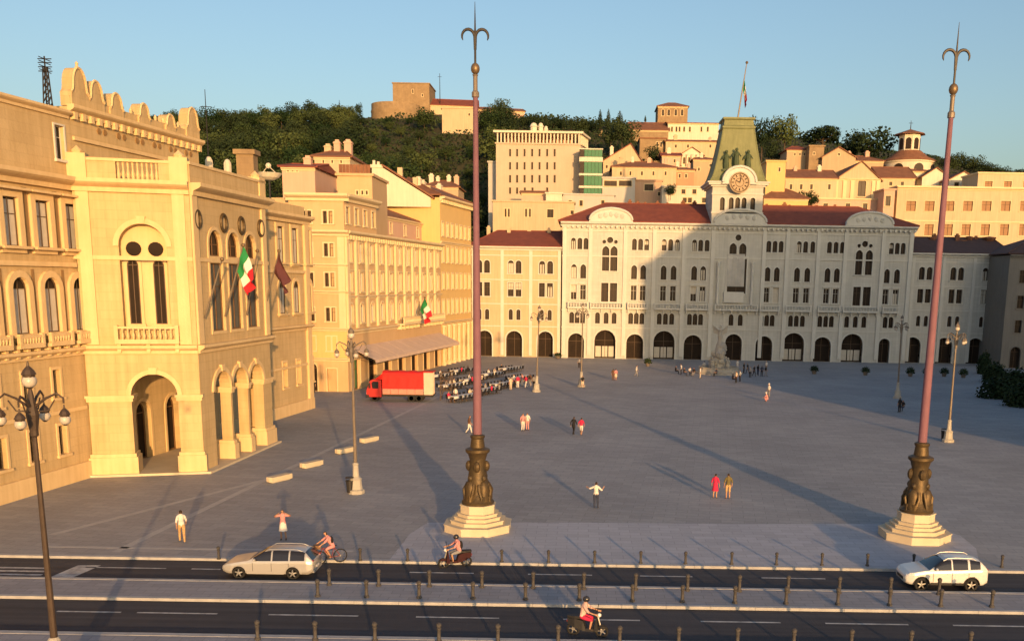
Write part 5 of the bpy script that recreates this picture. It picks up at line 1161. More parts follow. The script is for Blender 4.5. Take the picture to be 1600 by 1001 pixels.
# pointed trees on the skyline
sky_pts = [(416, 168, 9, 'broad'), (448, 161, 6, 'cypress'), (434, 166, 5, 'cypress'), (460, 163, 9, 'broad'), (495, 158, 6, 'cypress'), (530, 155, 6, 'cypress'), (560, 161, 9, 'broad'), (380, 172, 12, 'broad'), (345, 173, 12, 'broad')]
for px, yt, wp, kd in sky_pts:
    Y = 366; top = PY(px, yt, Y); zg = terrain(top.x, Y); H = max(5, top.z - zg)
    tree(kd, top.x, Y, H*(1.02 if kd == 'cypress' else 1.12), wp*Y/FPX*(2.6 if kd == 'cypress' else 1.4), 'cypress' if kd == 'cypress' else 'skyline_tree', 'thin dark cypress pricking above the wood left of the castle' if kd == 'cypress' else 'small ragged tree on the skyline left of the castle', 'cypresses left of the castle' if kd == 'cypress' else 'ragged skyline trees left of the castle', dark=True)
for px, yt, yb, wp, lab in ((938, 170, 200, 9, 'thin pointed cypress, leftmost of the three on the skyline by the cathedral'), (951, 169, 203, 9, 'thin pointed cypress, the middle one of three on the skyline by the cathedral'), (968.5, 172, 206, 15, 'thickest pointed cypress, rightmost of the three on the skyline by the cathedral'), (880, 182, 200, 6, 'short pointed cypress on the skyline above the office block terrace'), (853, 177, 198, 6, 'short pointed cypress left on the skyline above the office block'), (893, 183, 200, 5, 'tiny pointed cypress at the right of the two short ones above the office block'), (1008.5, 180, 190, 4, 'tiny dark cypress on the cathedral roofline left of the bell tower')):
    Y = 330; tp_, bt = PY(px, yt, Y), PY(px, yb, Y); H = tp_.z - bt.z
    tree('cypress', tp_.x, Y, H*1.02, wp*Y/FPX*3.6, 'cypress', lab, 'pointed cypresses on the ridge', z=bt.z)
def ptree(kind, px, yt, yb, wp, Y, name, lab, group=None, dark=True):
    tp_, bt = PY(px, yt, Y), PY(px, yb, Y); H = (tp_.z - bt.z); W = wp*Y/FPX
    k = {'broad': 1.05, 'umbrella': 1.12}[kind]
    return tree(kind, tp_.x, Y, H*k, W*1.08, name, lab, group, z=bt.z, dark=dark)
for px, yt, yb, wp in ((822, 178, 206, 24), (838, 176, 206, 20), (865, 181, 208, 28), (905, 184, 210, 30), (925, 186, 212, 26), (880, 188, 212, 30), (795, 182, 212, 30), (850, 188, 212, 26), (776, 190, 225, 30), (768, 215, 260, 34), (782, 200, 240, 36)):
    ptree('broad', px, yt, yb, wp, tr.uniform(322, 340), 'ridge_tree', 'rounded dark tree in the row on the ridge above the office block', 'rounded trees on the ridge above the office block')
ptree('broad', 973, 186, 236, 46, 296, 'holm_oak', 'big dark round tree below the cypresses, left of the cathedral')
ptree('broad', 955, 200, 232, 26, 300, 'holm_oak', 'smaller dark tree beside the big round one left of the cathedral')
ptree('broad', 1022, 226, 262, 28, 290, 'holm_oak', 'dark tree among the houses below the cathedral')
ptree('broad', 1229, 174, 245, 46, 296, 'plane_tree', 'tall olive green leafy tree just right of the clock tower roof', dark=False)
ptree('broad', 1193, 178, 245, 40, 300, 'plane_tree', 'dark leafy tree rising behind the right side of the clock tower roof')
ptree('broad', 1207, 215, 262, 34, 284, 'plane_tree', 'lower dark tree at the right edge of the clock tower roof')
ptree('umbrella', 1287, 193, 245, 72, 300, 'umbrella_pine', 'wide flat topped dark pine in the middle of the right skyline')
ptree('broad', 1362, 194, 262, 74, 292, 'umbrella_pine', 'big round dark pine left of the domed church')
ptree('broad', 1335, 208, 250, 30, 298, 'umbrella_pine', 'small dark tree at the left foot of the big round pine')
for px, yt, yb, wp in ((1482, 240, 272, 34), (1504, 238, 274, 36), (1524, 243, 276, 32), (1543, 250, 280, 30), (1562, 258, 284, 30), (1588, 262, 288, 34), (1615, 266, 292, 34)):
    ptree('broad', px, yt, yb, wp, tr.uniform(270, 285), 'park_tree', 'dark tree of the low row along the skyline at the far right', 'low row of dark trees at the far right skyline')
for px, yt, yb, wp in ((1258, 296, 326, 26), (1270, 300, 328, 20), (1048, 286, 310, 16)):
    ptree('broad', px, yt, yb, wp, 232, 'garden_tree', {1258: 'dark bushy tree standing right of the low tiled house', 1270: 'small dark bush between the low tiled house and the church base', 1048: 'small garden tree behind the hall roof'}[px])
# ================================================================ FLAG MASTS
def mast(px, py, ptx, pty, label):
    g = G(px, py); e = empty('flag_mast', T(g.x, g.y, 0), label, 'mast'); e.rotation_mode = 'XYZ'
    tip = PY(ptx, pty, g.y); H = tip.z
    e.rotation_euler.y = atan2(tip.x - g.x, H)
    for i, (r, z0, z1) in enumerate(((1.85, 0, 0.46), (1.5, 0.46, 0.68), (1.3, 0.68, 0.88), (1.12, 0.88, 1.06), (0.96, 1.06, 1.55))):
        n = 8; q = r/cos(pi/n); rot = pi/8
        MB().plate([(q*cos(rot+2*pi*k/n), q*sin(rot+2*pi*k/n)) for k in range(n)], z0, z1 - 0.05).plate([((q+0.05)*cos(rot+2*pi*k/n), (q+0.05)*sin(rot+2*pi*k/n)) for k in range(n)], z1 - 0.05, z1).build('plinth_step', M_plinth, e)
    MB().lathe([(0.92, 1.55), (0.95, 1.682), (0.72, 1.902), (0.62, 2.607), (0.52, 3.399), (0.46, 4.103), (0.56, 4.455), (0.70, 4.588), (0.70, 4.737), (0.42, 4.852), (0.36, 5.336), (0.42, 5.424), (0.42, 5.53), (0.28, 5.6)], n=16).build('bronze_pedestal', M_bronze, e, None, True)
    for i in range(4):                                    # crouching bronze figures round the pedestal
        a = pi/4 + i*pi/2; cx, cy = 0.5*cos(a), 0.5*sin(a); b = MB()
        b.lathe([(0.34, 1.55), (0.40, 1.858), (0.33, 2.254), (0.36, 2.607), (0.2, 2.888), (0.09, 2.959)], (cx, cy, 0), 9); b.ball((cx*1.08, cy*1.08, 3.091), 0.17, 8, 6, 0.9, 0.9, 1.15)
        tx, ty = -sin(a), cos(a)
        for s in (-1, 1):
            b.tube([(cx+tx*0.3*s, cy+ty*0.3*s, 2.739), (cx*1.35+tx*0.42*s, cy*1.35+ty*0.42*s, 2.386), (cx*1.5+tx*0.2*s, cy*1.5+ty*0.2*s, 1.5682)], [0.12, 0.1, 0.07], 6)
            b.tube([(cx+tx*0.18*s, cy+ty*0.18*s, 1.858), (cx*1.55+tx*0.22*s, cy*1.55+ty*0.22*s, 2.008), (cx*1.55+tx*0.24*s, cy*1.55+ty*0.24*s, 1.568)], [0.17, 0.13, 0.09], 6)
        b.build('bronze_figure', M_bronze, e, None, True)
    for i in range(4):
        a = i*pi/2; MB().ball((0.5*cos(a), 0.5*sin(a), 3.751), 0.2, 8, 6, 1, 1, 1.6).build('mask_ornament', M_bronze, e)
    zb_ = H - 3.35
    MB().lathe([(0.25, 5.6), (0.23, 9), (0.185, 16), (0.13, zb_ - 1.6), (0.14, zb_ - 1.4)], n=12).build('pole', M_mast, e, None, True)
    MB().lathe([(0.20, zb_ - 1.45), (0.20, zb_ - 1.2), (0.12, zb_ - 1.1), (0.12, zb_ - 0.4), (0.16, zb_ - 0.3)], n=10).build('pole_neck', M_lampg, e)
    MB().ball((0, 0, zb_), 0.24, 14, 10, 1, 1, 1.25).build('ball', M_gilt, e, None, True)
    b = MB(); b.tube([(0, 0, zb_+0.2), (0, 0, zb_+1.6), (0, 0, H)], [0.06, 0.06, 0.012], 6); b.build('spike', M_iron, e)
    for s in (-1, 1):
        pts = [(0.03*s, 0, zb_+0.95)]
        for k in range(11):
            t = pi - pi*1.18*k/10; pts.append((s*(0.37 + 0.33*cos(t)), 0, zb_ + 1.62 + 0.36*sin(t)))
        MB().tube(pts, [0.045, 0.06, 0.075, 0.08, 0.085, 0.085, 0.08, 0.075, 0.07, 0.06, 0.05, 0.02], 6).build('halberd_hook', M_iron, e)
    return e
mast(747, 826, 742, 3, 'tall dusky red flag mast on a stepped plinth, left of the middle')
mast(1428, 839, 1499, 35, 'tall dusky red flag mast on a stepped plinth, above the white car')

# ================================================================ STREET LAMPS
def lantern(e, p, sc=1.0, nm='lantern', M_lampg=M_lampg):
    x, y, z = p
    o_ = MB().lathe([(0.07*sc, 0), (0.13*sc, 0.06*sc), (0.22*sc, 0.5*sc), (0.26*sc, 0.52*sc), (0.18*sc, 0.68*sc), (0.05*sc, 0.82*sc), (0.03*sc, 0.98*sc), (0.001, 1.0*sc)], (0, 0, 0), 8).build(nm, M_lampg, e, T(x, y, z))
    MB().ball((0, 0, 0.28*sc), 0.25*sc, 12, 8).build('globe', M_globe, o_, None, True)
    return o_
def lamp(px, py, H, label, group='ornate street lamps round the square', arms=4, rot=0.4, sc=1.0, tip=None, M_lampg=M_lampg):
    g = G(px, py); e = empty('street_lamp', T(g.x, g.y, 0), label, 'street lamp', group)
    if tip: tp_ = PY(tip[0], tip[1], g.y); H = tp_.z; e.rotation_euler.y = atan2(tp_.x - g.x, H)
    k = H/11.0
    MB().lathe([(0.55, 0), (0.55, 0.25), (0.42, 0.3), (0.36, 0.9), (0.40, 1.0), (0.22, 1.15), (0.18, 1.9), (0.22, 2.0), (0.14, 2.1)], n=10).build('base', M_rock, e)
    MB().lathe([(0.12, 2.0), (0.095, 4.5*k), (0.075, 8.5*k), (0.13, 8.55*k), (0.13, 8.7*k), (0.2, 9.2*k), (0.12, 9.6*k), (0.09, 9.8*k), (0.05, 10.0*k)], n=10).build('post', M_lampg, e)
    for i in range(arms):
        a = rot + 2*pi*i/arms; r = 0.98*sc
        pts = [(0.1*cos(a), 0.1*sin(a), 9.45*k), (0.45*r*cos(a), 0.45*r*sin(a), 9.7*k), (0.8*r*cos(a), 0.8*r*sin(a), 9.85*k), (1.0*r*cos(a), 1.0*r*sin(a), 9.7*k), (1.0*r*cos(a), 1.0*r*sin(a), 9.4*k+0.15)]
        o_ = MB().tube(pts, [0.05, 0.045, 0.04, 0.035, 0.03], 6).tube([(0.2*cos(a), 0.2*sin(a), 9.3*k), (0.5*r*cos(a), 0.5*r*sin(a), 9.32*k), (0.72*r*cos(a), 0.72*r*sin(a), 9.65*k)], 0.025, 5).build('arm', M_lampg, e)
        lantern(e, (r*cos(a), r*sin(a), 8.85*k), 0.7*sc, M_lampg=M_lampg)
    lantern(e, (0, 0, 10.0*k), 0.9*sc, M_lampg=M_lampg)
    return e
lamp(93, 1085, 11, 'big brown candelabra street lamp in the left foreground beside the zebra crossing', tip=(42, 556), rot=0.15, M_lampg=mat('dark_brown_lamp_paint', (0.085, 0.06, 0.045), (0.055, 0.04, 0.03), 0.5, 2, metal=0.2))
lamp(557, 770, 11.3, 'grey lamp post standing alone left of the left mast, near the red truck', tip=(548, 505), rot=0.5)
lamp(1481, 690, 11.3, 'grey lamp post standing in the shade right of the right mast', tip=(1497, 500), rot=0.3)
lamp(838, 612, 11.0, 'thin lamp post in front of the left wing of the town hall', tip=(843, 474), rot=0.2)
lamp(908, 604, 10.5, 'thin dark lamp post in front of the left end of the town hall', tip=(911, 470), rot=0.7)
lamp(1402, 622, 10.8, 'dark lamp post in front of the right end of the town hall', tip=(1410, 490), rot=0.6)

# ================================================================ BOLLARDS
def bollard_proto():
    e = bpy.data.objects.new('bollard', None); C.objects.link(e)
    MB().lathe([(0.13, 0), (0.13, 0.08), (0.085, 0.12), (0.075, 0.55), (0.10, 0.58), (0.10, 0.64), (0.07, 0.66)], n=10).build('post', M_boll, e, None, True)
    MB().lathe([(0.075, 0.66), (0.115, 0.72), (0.115, 0.80), (0.06, 0.86), (0.001, 0.88)], n=10).build('cap', M_boll, e, None, True)
    return e
bp_ = bollard_proto(); index_kids(bp_); first = True
def bollard(px, py, label, group, sc=1.0, yfix=None, mt=None):
    global first
    g = G(px, py)
    if yfix: g = PY(px, py, yfix); g.z = 0
    if first: o_ = bp_; first = False; o_.matrix_basis = T(g.x, g.y, 0.005) @ Matrix.Diagonal((sc, sc, sc, 1))
    else: o_ = copy_tree(bp_, T(g.x, g.y, 0.005) @ Matrix.Diagonal((sc, sc, sc, 1)))
    return tag(o_, label, 'bollard', group)
gk = 'bollards along the kerb of the square'
for px in (342, 563, 637, 784, 857, 929, 1001, 1071, 1143, 1213, 1284, 1355, 1427, 1565):
    py = 873 + (px - 340)*0.0105; k_ = (857, 929, 1001, 1071, 1143, 1213, 1284).index(px) if px in (857, 929, 1001, 1071, 1143, 1213, 1284) else 0
    lab = {342: 'leftmost black bollard on the square side kerb, just behind the silver estate car', 563: 'black kerb bollard right of the cyclist in pink', 637: 'black kerb bollard between the cyclist in pink and the left mast', 784: 'black kerb bollard directly right of the left mast plinth', 1355: 'black kerb bollard left of the right mast plinth', 1427: 'black kerb bollard just below the right mast plinth', 1565: 'last black kerb bollard, right of the white car'}.get(px, 'black kerb bollard, %s right of the left mast plinth' % ['second', 'third', 'fourth', 'fifth', 'sixth', 'seventh', 'eighth'][k_])
    bollard(px, py, lab, gk, 0.78)
gm, gn = 'bollards on the far side of the median', 'bollards on the near side of the median'
ORD = ['leftmost', 'second', 'third', 'fourth', 'fifth', 'sixth', 'seventh', 'eighth', 'ninth', 'tenth', 'eleventh', 'twelfth', 'thirteenth', 'fourteenth']
def nth(i, n): return 'leftmost' if i == 0 else 'rightmost' if i == n - 1 else ORD[i] + ' from the left'
xs = (515, 592, 671, 753, 833, 912, 993, 1074, 1155, 1231, 1311, 1391, 1467)
for i, px in enumerate(xs): bollard(px, 925, 'black bollard, %s in the far row on the median' % nth(i, len(xs)), gm, 0.95, Yk2 - 0.55)
xs = (497, 573, 655, 739, 821, 905, 988, 1066, 1148, 1228, 1309, 1390, 1470, 1550)
for i, px in enumerate(xs): bollard(px, 941, 'black bollard, %s in the near row on the median' % nth(i, len(xs)), gn, 0.95, Yk3 + 0.6)
xs = (403, 493, 586, 686, 778, 872, 968, 1060, 1152, 1240, 1330, 1423, 1516)
for i, px in enumerate(xs): bollard(px, 1005, 'black bollard, %s in the row along the bottom edge' % nth(i, len(xs)), 'bollards on the waterfront kerb', 0.95, Yk4 - 0.55)

# ================================================================ STONE BLOCKS along the palace side
for i, (px, py, lab) in enumerate(((437, 751, 'pale stone block on the paving, nearest of the row of four beside the palace porch'), (487, 729, 'pale stone block, second from the near end of the row of four'), (540, 707, 'pale stone block beside the lone grey lamp post'), (577, 690, 'pale stone block, farthest of the row of four, toward the red truck'))):
    g = G(px, py); e = empty('stone_block', T(g.x, g.y, 0) @ Matrix.Rotation(R_(62), 4, 'Z'), lab, 'stone block', 'row of pale stone blocks by the palace')
    MB().plate([(-0.95, -0.3), (0.95, -0.3), (1.0, 0), (0.95, 0.3), (-0.95, 0.3), (-1.0, 0)], 0.08, 0.42).build('block', M_plinth, e); MB().box(-0.8, 0.8, -0.2, 0.2, 0, 0.08).build('foot', M_rock, e)

# ================================================================ CARS
def cat(vals, t):
    n = len(vals) - 1; x = min(max(t, 0), 1)*n; i = min(int(x), n - 1); f = x - i
    p0, p1, p2, p3 = vals[max(i-1, 0)], vals[i], vals[i+1], vals[min(i+2, n)]
    return 0.5*((2*p1) + (-p0+p2)*f + (2*p0-5*p1+4*p2-p3)*f*f + (-p0+3*p1-3*p2+p3)*f**3)
def lerp_tab(tab, x):
    for (x0, y0), (x1, y1) in zip(tab, tab[1:]):
        if x <= x1:
            t = (x-x0)/(x1-x0); t = max(0, min(1, t)); return y0 + (y1-y0)*t
    return tab[-1][1]
def car(M, label, L, Wd, belt, roof, wx, wr, paint, glasszones, ws, rs, wagon=True, bot=0.24):
    """front towards -x; roof/belt = height tables along x (0..L)"""
    e = empty('parked_car' if not wagon else 'estate_car', M, label, 'car')
    N = 120; hw = Wd/2
    def sec(x):
        zb_ = lerp_tab(belt, x); zr_ = max(lerp_tab(roof, x), zb_ + 0.012); t = x/L
        nose = min(1, (0.80 + 0.20*min(1, t/0.10)**0.6), 0.86 + 0.14*min(1, (1-t)/0.07)**0.6)
        w_ = hw*nose; g = zr_ - zb_; ins = min(0.24, g*0.42)
        b0 = bot + (0.10*(1-min(1, t/0.06))) + 0.12*(1-min(1, (1-t)/0.06))
        return [(0, b0), (w_*0.8, b0), (w_*0.97, b0+0.07), (w_*1.0, b0+0.20)] + [(w_*1.0, b0+0.20 + (zb_-0.14-b0-0.20)*q_/7) for q_ in range(1, 8)] + [(w_*0.985, zb_-0.07), (w_*0.955, zb_)] + \
               [(w_*0.955-ins*q, zb_+g*p) for q, p in ((0.25, 0.25), (0.5, 0.52), (0.78, 0.78))] + [(w_*0.955-ins*1.05-0.04, zb_+g*0.93), (w_*0.955-ins*1.2-0.16, zb_+g*0.985), (w_*0.35, zb_+g*1.0+0.01), (0, zb_+g+0.015)]
    xs = [L*i/N for i in range(N+1)]; S_ = [sec(x) for x in xs]; K = len(S_[0])
    V = [[(x-L/2, -s*y if s > 0 else y, z) for (y, z) in sc_] for s in (1,) for x, sc_ in zip(xs, S_)]
    body, glass, pil = MB(), MB(), MB()
    def vert(i, k, s): y, z = S_[i][k]; return (xs[i]-L/2, s*y, z)
    for s in (-1, 1):
        for i in range(N):
            xm = (xs[i]+xs[i+1])/2
            for k in range(K-1):
                zm = (S_[i][k][1]+S_[i+1][k][1])/2; q = [vert(i, k, s), vert(i+1, k, s), vert(i+1, k+1, s), vert(i, k+1, s)]
                if k < 11 and any((xm-w_)**2 + (zm-wr)**2 < (wr+0.045)**2 for w_ in wx) : continue
                tgt = body
                gap = lerp_tab(roof, xm) - lerp_tab(belt, xm)
                if 12 <= k <= 15 and any(a <= xm <= b_ for a, b_ in glasszones) and gap > 0.16: tgt = glass
                if k >= 16 and (ws[0] <= xm <= ws[1] or rs[0] <= xm <= rs[1]): tgt = glass
                tgt.add(q, [(0, 1, 2, 3)] if s < 0 else [(3, 2, 1, 0)])
    for i in (0, N): body.add([vert(i, k, -1) for k in range(K)] + [vert(i, k, 1) for k in range(K-2, 0, -1)], [tuple(range(2*K-2))])
    def weld(mb, nm, mt):
        me = mb.mesh(nm, mt); bm = bmesh.new(); bm.from_mesh(me); bmesh.ops.remove_doubles(bm, verts=bm.verts, dist=0.002); bmesh.ops.recalc_face_normals(bm, faces=bm.faces); bm.to_mesh(me); bm.free()
        me.polygons.foreach_set('use_smooth', [True]*len(me.polygons)); return put(nm, me, e)
    weld(body, 'body', paint); weld(glass, 'windows', M_cglass)
    lin = MB(); lin.box(-L/2+0.15, L/2-0.15, -hw+0.24, hw-0.24, bot+0.02, 0.72); lin.build('underbody', M_black, e)
    for w_ in wx:
        for s in (-1, 1):
            lr = MB(); a0 = [pi*i/14 for i in range(15)]
            lr.tube([(w_-L/2+(wr+0.06)*cos(a), s*(hw-0.015), wr+(wr+0.06)*sin(a)) for a in a0], 0.035, 6); lr.build('arch_trim', M_black if not wagon else paint, e)
            wl = empty_part('wheel', e, T(w_-L/2, s*(hw-0.11), wr))
            ty = MB().lathe([(wr*0.64, -0.1), (wr*0.9, -0.11), (wr, -0.07), (wr, 0.07), (wr*0.9, 0.11), (wr*0.64, 0.1), (wr*0.64, -0.1)], n=26, axis='y').build('tyre', M_rubber, wl, None, True)
            rm = MB().lathe([(wr*0.66, 0.07*s), (wr*0.6, 0.085*s), (wr*0.56, 0.03*s), (0.001, 0.03*s)], n=26, axis='y')
            for i in range(5):
                a = 2*pi*i/5+0.3; rm.tube([(0.03*cos(a), 0.075*s, 0.03*sin(a)), (wr*0.6*cos(a), 0.07*s, wr*0.6*sin(a))], [0.06, 0.045], 5)
            rm.ball((0, 0.08*s, 0), 0.05, 8, 5); rm.build('rim', M_alloy, wl)
    # doors: shut lines, handles, mirrors, lamps, plates, bumper strips
    zb0 = lerp_tab(belt, L*0.5)
    for s in (-1, 1):
        b = MB()
        for x in (glasszones[0][0] - 0.02, (glasszones[0][1]+glasszones[1][0])/2, glasszones[1][1] + 0.02):
            b.box(x-L/2-0.008, x-L/2+0.008, s*hw-0.012, s*hw+0.004, bot+0.2, zb0-0.1)
        b.build('door_gap', M_black, e)
        for x in (glasszones[0][1]-0.12, glasszones[1][1]-0.12): MB().box(x-L/2-0.1, x-L/2+0.08, s*(hw+0.005)-0.02, s*(hw+0.005)+0.02, zb0-0.19, zb0-0.145).build('door_handle', paint, e)
        xm = glasszones[0][0]+0.1-L/2; MB().ball((xm, s*(hw+0.09), zb0+0.08), 0.1, 8, 6, 0.7, 1.1, 0.75).tube([(xm, s*(hw-0.06), zb0+0.03), (xm, s*(hw+0.06), zb0+0.06)], 0.03, 5).build('mirror', paint, e)
        MB().ball((-L/2+0.16, s*hw*0.66, lerp_tab(belt, 0.2)-0.13), 0.16, 10, 6, 0.9, 1.35, 0.55).build('headlight', M_hlight, e, None, True)
        zt_ = lerp_tab(belt, L-0.1); MB().box(L/2-0.2, L/2-0.005, s*hw*0.74-0.09, s*hw*0.74+0.11, zt_-0.38, zt_+0.05).build('tail_light', M_tlight, e)
        rx0, rx1 = glasszones[0][0]+0.55, glasszones[2][1]-0.15; rp_ = [(rx0 + (rx1-rx0)*i/8) for i in range(9)]
        MB().tube([(x-L/2, s*(hw-0.33), lerp_tab(roof, x) + (0.035 if 0 < i < 8 else -0.03)) for i, x in enumerate(rp_)], 0.02, 5).build('roof_rail', M_alloy, e)
        MB().box(wx[0]+wr+0.1-L/2, wx[1]-wr-0.1-L/2, s*(hw-0.02)-0.03, s*(hw-0.02)+0.03, bot+0.05, bot+0.17).build('sill_trim', M_black if not wagon else paint, e)
    MB().box(-L/2-0.012, -L/2+0.05, -hw*0.5, hw*0.5, bot+0.2, bot+0.34).build('grille', M_black, e)
    MB().box(L/2-0.03, L/2+0.02, -0.26, 0.26, bot+0.26, bot+0.37).build('number_plate', M_cloth, e)
    MB().box(L/2-0.06, L/2+0.04, -hw*0.8, hw*0.8, bot+0.1, bot+0.24).build('rear_bumper', M_black if not wagon else paint, e)
    return e
def empty_part(name, parent, M):
    o_ = bpy.data.objects.new(name, None); C.objects.link(o_); o_.parent = parent; o_.matrix_basis = M; return o_
g0, g1 = G(362, 905, -0.12), G(478, 903, -0.12)
car(T((g0.x+g1.x)/2 - 0.05, g0.y + 0.95, -0.12) @ Matrix.Diagonal((0.95, 0.95, 0.95, 1)), 'silver estate car driving left on the far road', 4.65, 1.78,
    [(0, 0.62), (0.25, 0.76), (1.0, 0.90), (1.6, 0.95), (3.0, 0.97), (4.3, 1.0), (4.65, 0.93)],
    [(0, 0.62), (0.25, 0.76), (1.0, 0.90), (1.35, 0.97), (1.7, 1.17), (2.05, 1.38), (2.35, 1.46), (2.8, 1.49), (3.6, 1.48), (4.1, 1.44), (4.3, 1.36), (4.55, 1.05), (4.65, 0.93)],
    (0.88, 3.62), 0.325, M_silver, [(1.62, 2.5), (2.6, 3.4), (3.5, 4.22)], (1.35, 2.2), (4.22, 4.6))
g0, g1 = G(1433, 924, -0.12), G(1526, 925, -0.12)
car(T((g0.x+g1.x)/2, g0.y + 0.95, -0.12) @ Matrix.Diagonal((0.93, 0.93, 0.93, 1)), 'white compact off-roader with roof rails on the far road, below the right mast', 4.25, 1.82,
    [(0, 0.72), (0.2, 0.92), (0.95, 1.06), (1.4, 1.10), (2.8, 1.14), (3.9, 1.20), (4.25, 1.12)],
    [(0, 0.72), (0.2, 0.92), (0.95, 1.06), (1.2, 1.10), (1.5, 1.30), (1.85, 1.54), (2.15, 1.64), (2.6, 1.68), (3.4, 1.66), (3.85, 1.58), (4.1, 1.32), (4.25, 1.12)],
    (0.82, 3.40), 0.355, M_whitec, [(1.42, 2.32), (2.42, 3.2), (3.3, 3.82)], (1.2, 2.0), (3.86, 4.18), wagon=False, bot=0.30)

# ================================================================ RED TRUCK
g0, g1 = G(578, 627), G(668, 629); L = (g1 - g0).length + 1.0; Ht = 3.6
tk = empty('delivery_truck', T(g0.x - 0.4, g0.y, 0), 'red truck with a red tarpaulin box and open pale tail, parked by the hotel awning', 'truck')
cabL = 1.75
MB().prism([(0.0, 0.55), (cabL, 0.55), (cabL, 2.55), (0.75, 2.6), (0.45, 2.45), (0.08, 1.5), (0, 1.3)], 0.05, 2.25).build('cab', M_redc, tk)
MB().prism([(0.72, 1.55), (1.45, 1.55), (1.45, 2.35), (0.82, 2.38), (0.62, 2.2)], 0.02, 0.06).build('cab_window', M_cglass, tk)
MB().add([(0.09, 0.2, 1.55), (0.09, 2.1, 1.55), (0.44, 2.1, 2.4), (0.44, 0.2, 2.4), (0.03, 0.2, 1.57), (0.03, 2.1, 1.57), (0.39, 2.1, 2.43), (0.39, 0.2, 2.43)], [(4,5,6,7), (0,3,2,1), (0,1,5,4), (2,3,7,6), (1,2,6,5), (3,0,4,7)]).build('windscreen', M_cglass, tk)
MB().box(-0.08, 0.3, 0.0, 2.3, 0.45, 0.8).build('bumper', M_black, tk)
for y in (0.2, 1.85): MB().box(-0.06, 0.05, y, y+0.3, 0.85, 1.05).build('headlight', M_hlight, tk)
MB().box(0.35, 0.5, -0.28, 0.0, 1.6, 2.2).build('mirror', M_black, tk)
bx0, bx1 = cabL + 0.15, L - 1.15
MB().box(cabL - 0.5, L - 0.1, 0.35, 1.95, 0.6, 0.85).build('chassis', M_black, tk)
lo = []
tb_ = MB(); nS = 12
for i in range(nS+1):
    x = bx0 + (bx1-bx0)*i/nS; sag = 0.04*sin(i*1.7) - (0.03 if i % 3 else 0)
    sc_ = [(0.0, 1.55), (0.015 + 0.01*sin(i*2.1), 2.4), (0.02, 3.1), (0.12, 3.42), (0.5, Ht + sag), (1.15, Ht + 0.04 + sag), (1.8, Ht + sag), (2.2, 3.42), (2.3, 3.1), (2.3, 1.55)]
    if i == 0: front_sc = sc_
    tb_.v += [(x, y, z) for y, z in sc_]
kk = 10
for i in range(nS):
    for j in range(kk-1): a = i*kk+j; tb_.f.append((a, a+kk, a+kk+1, a+1)); tb_.mi.append(0)
tb_.f += [tuple(range(kk)), tuple(range(nS*kk+kk-1, nS*kk-1, -1))]; tb_.mi += [0, 0]
tb_.build('tarpaulin', M_tarp, tk)
MB().add([(cabL - 0.75, 0.15, 2.62), (bx0 - 0.02, 0.02, 2.62), (bx0 - 0.02, 0.02, 3.3), (cabL - 0.75, 2.15, 2.62), (bx0 - 0.02, 2.28, 2.62), (bx0 - 0.02, 2.28, 3.3)], [(0,1,2), (5,4,3), (0,2,5,3), (0,3,4,1), (1,4,5,2)]).build('wind_deflector', M_tarp, tk)
for i in range(5): MB().box(bx0 + (bx1-bx0)*i/5 + 0.02, bx0 + (bx1-bx0)*(i+1)/5 - 0.02, -0.03, 0.04, 0.92, 1.53).build('side_board', mat('pale_red_board', (0.62, 0.26, 0.20), (0.52, 0.20, 0.16), 0.6, 2), tk)
MB().box(bx0, bx1, 0.05, 2.25, 0.86, 0.98).build('load_floor', M_wood, tk)
for y0_, y1_ in ((0.0, 1.12), (1.16, 2.3)): MB().box(bx1 + 0.06, L, y0_, y0_ + 0.08, 0.9, Ht - 0.1).build('rear_door', M_cloth2, tk)
MB().box(bx1, L, -0.02, 2.32, Ht - 0.1, Ht).build('rear_canopy', M_tarp, tk); MB().box(bx1 + 0.1, L, 0.0, 2.3, 0.8, 0.9).build('tail_lift', M_iron, tk)
for x in (0.95, L - 2.6, L - 1.7):
    for y in (0.22, 2.08):
        wl = empty_part('wheel', tk, T(x, y, 0.45)); MB().lathe([(0.26, -0.13), (0.45, -0.1), (0.45, 0.1), (0.26, 0.13), (0.26, -0.13)], n=20, axis='y').build('tyre', M_rubber, wl); MB().lathe([(0.27, -0.1), (0.2, -0.05), (0.001, -0.05), (0.001, 0.05), (0.2, 0.05), (0.27, 0.1)], n=16, axis='y').build('rim', M_alloy, wl)
b = MB()
g = G(690, 626); fx = empty('scaffold_frame', T(g.x - 0.2, g.y + 0.4, 0), 'brown metal frame of poles standing just behind the truck tail', 'frame')
for x in (0, 1.3):
    for y in (0, 1.4): MB().tube([(x, y, 0), (x, y, 3.4)], 0.05, 6).build('upright', M_case, fx)
for z in (1.2, 2.3, 3.35):
    for y in (0, 1.4): MB().tube([(0, y, z), (1.3, y, z)], 0.04, 5).build('rail', M_case, fx)
MB().tube([(0, 0, 0.2), (1.3, 0, 3.3)], 0.04, 5).build('brace', M_case, fx); MB().tube([(1.3, 0, 1.2), (0, 0, 3.3)], 0.04, 5).build('brace', M_case, fx)

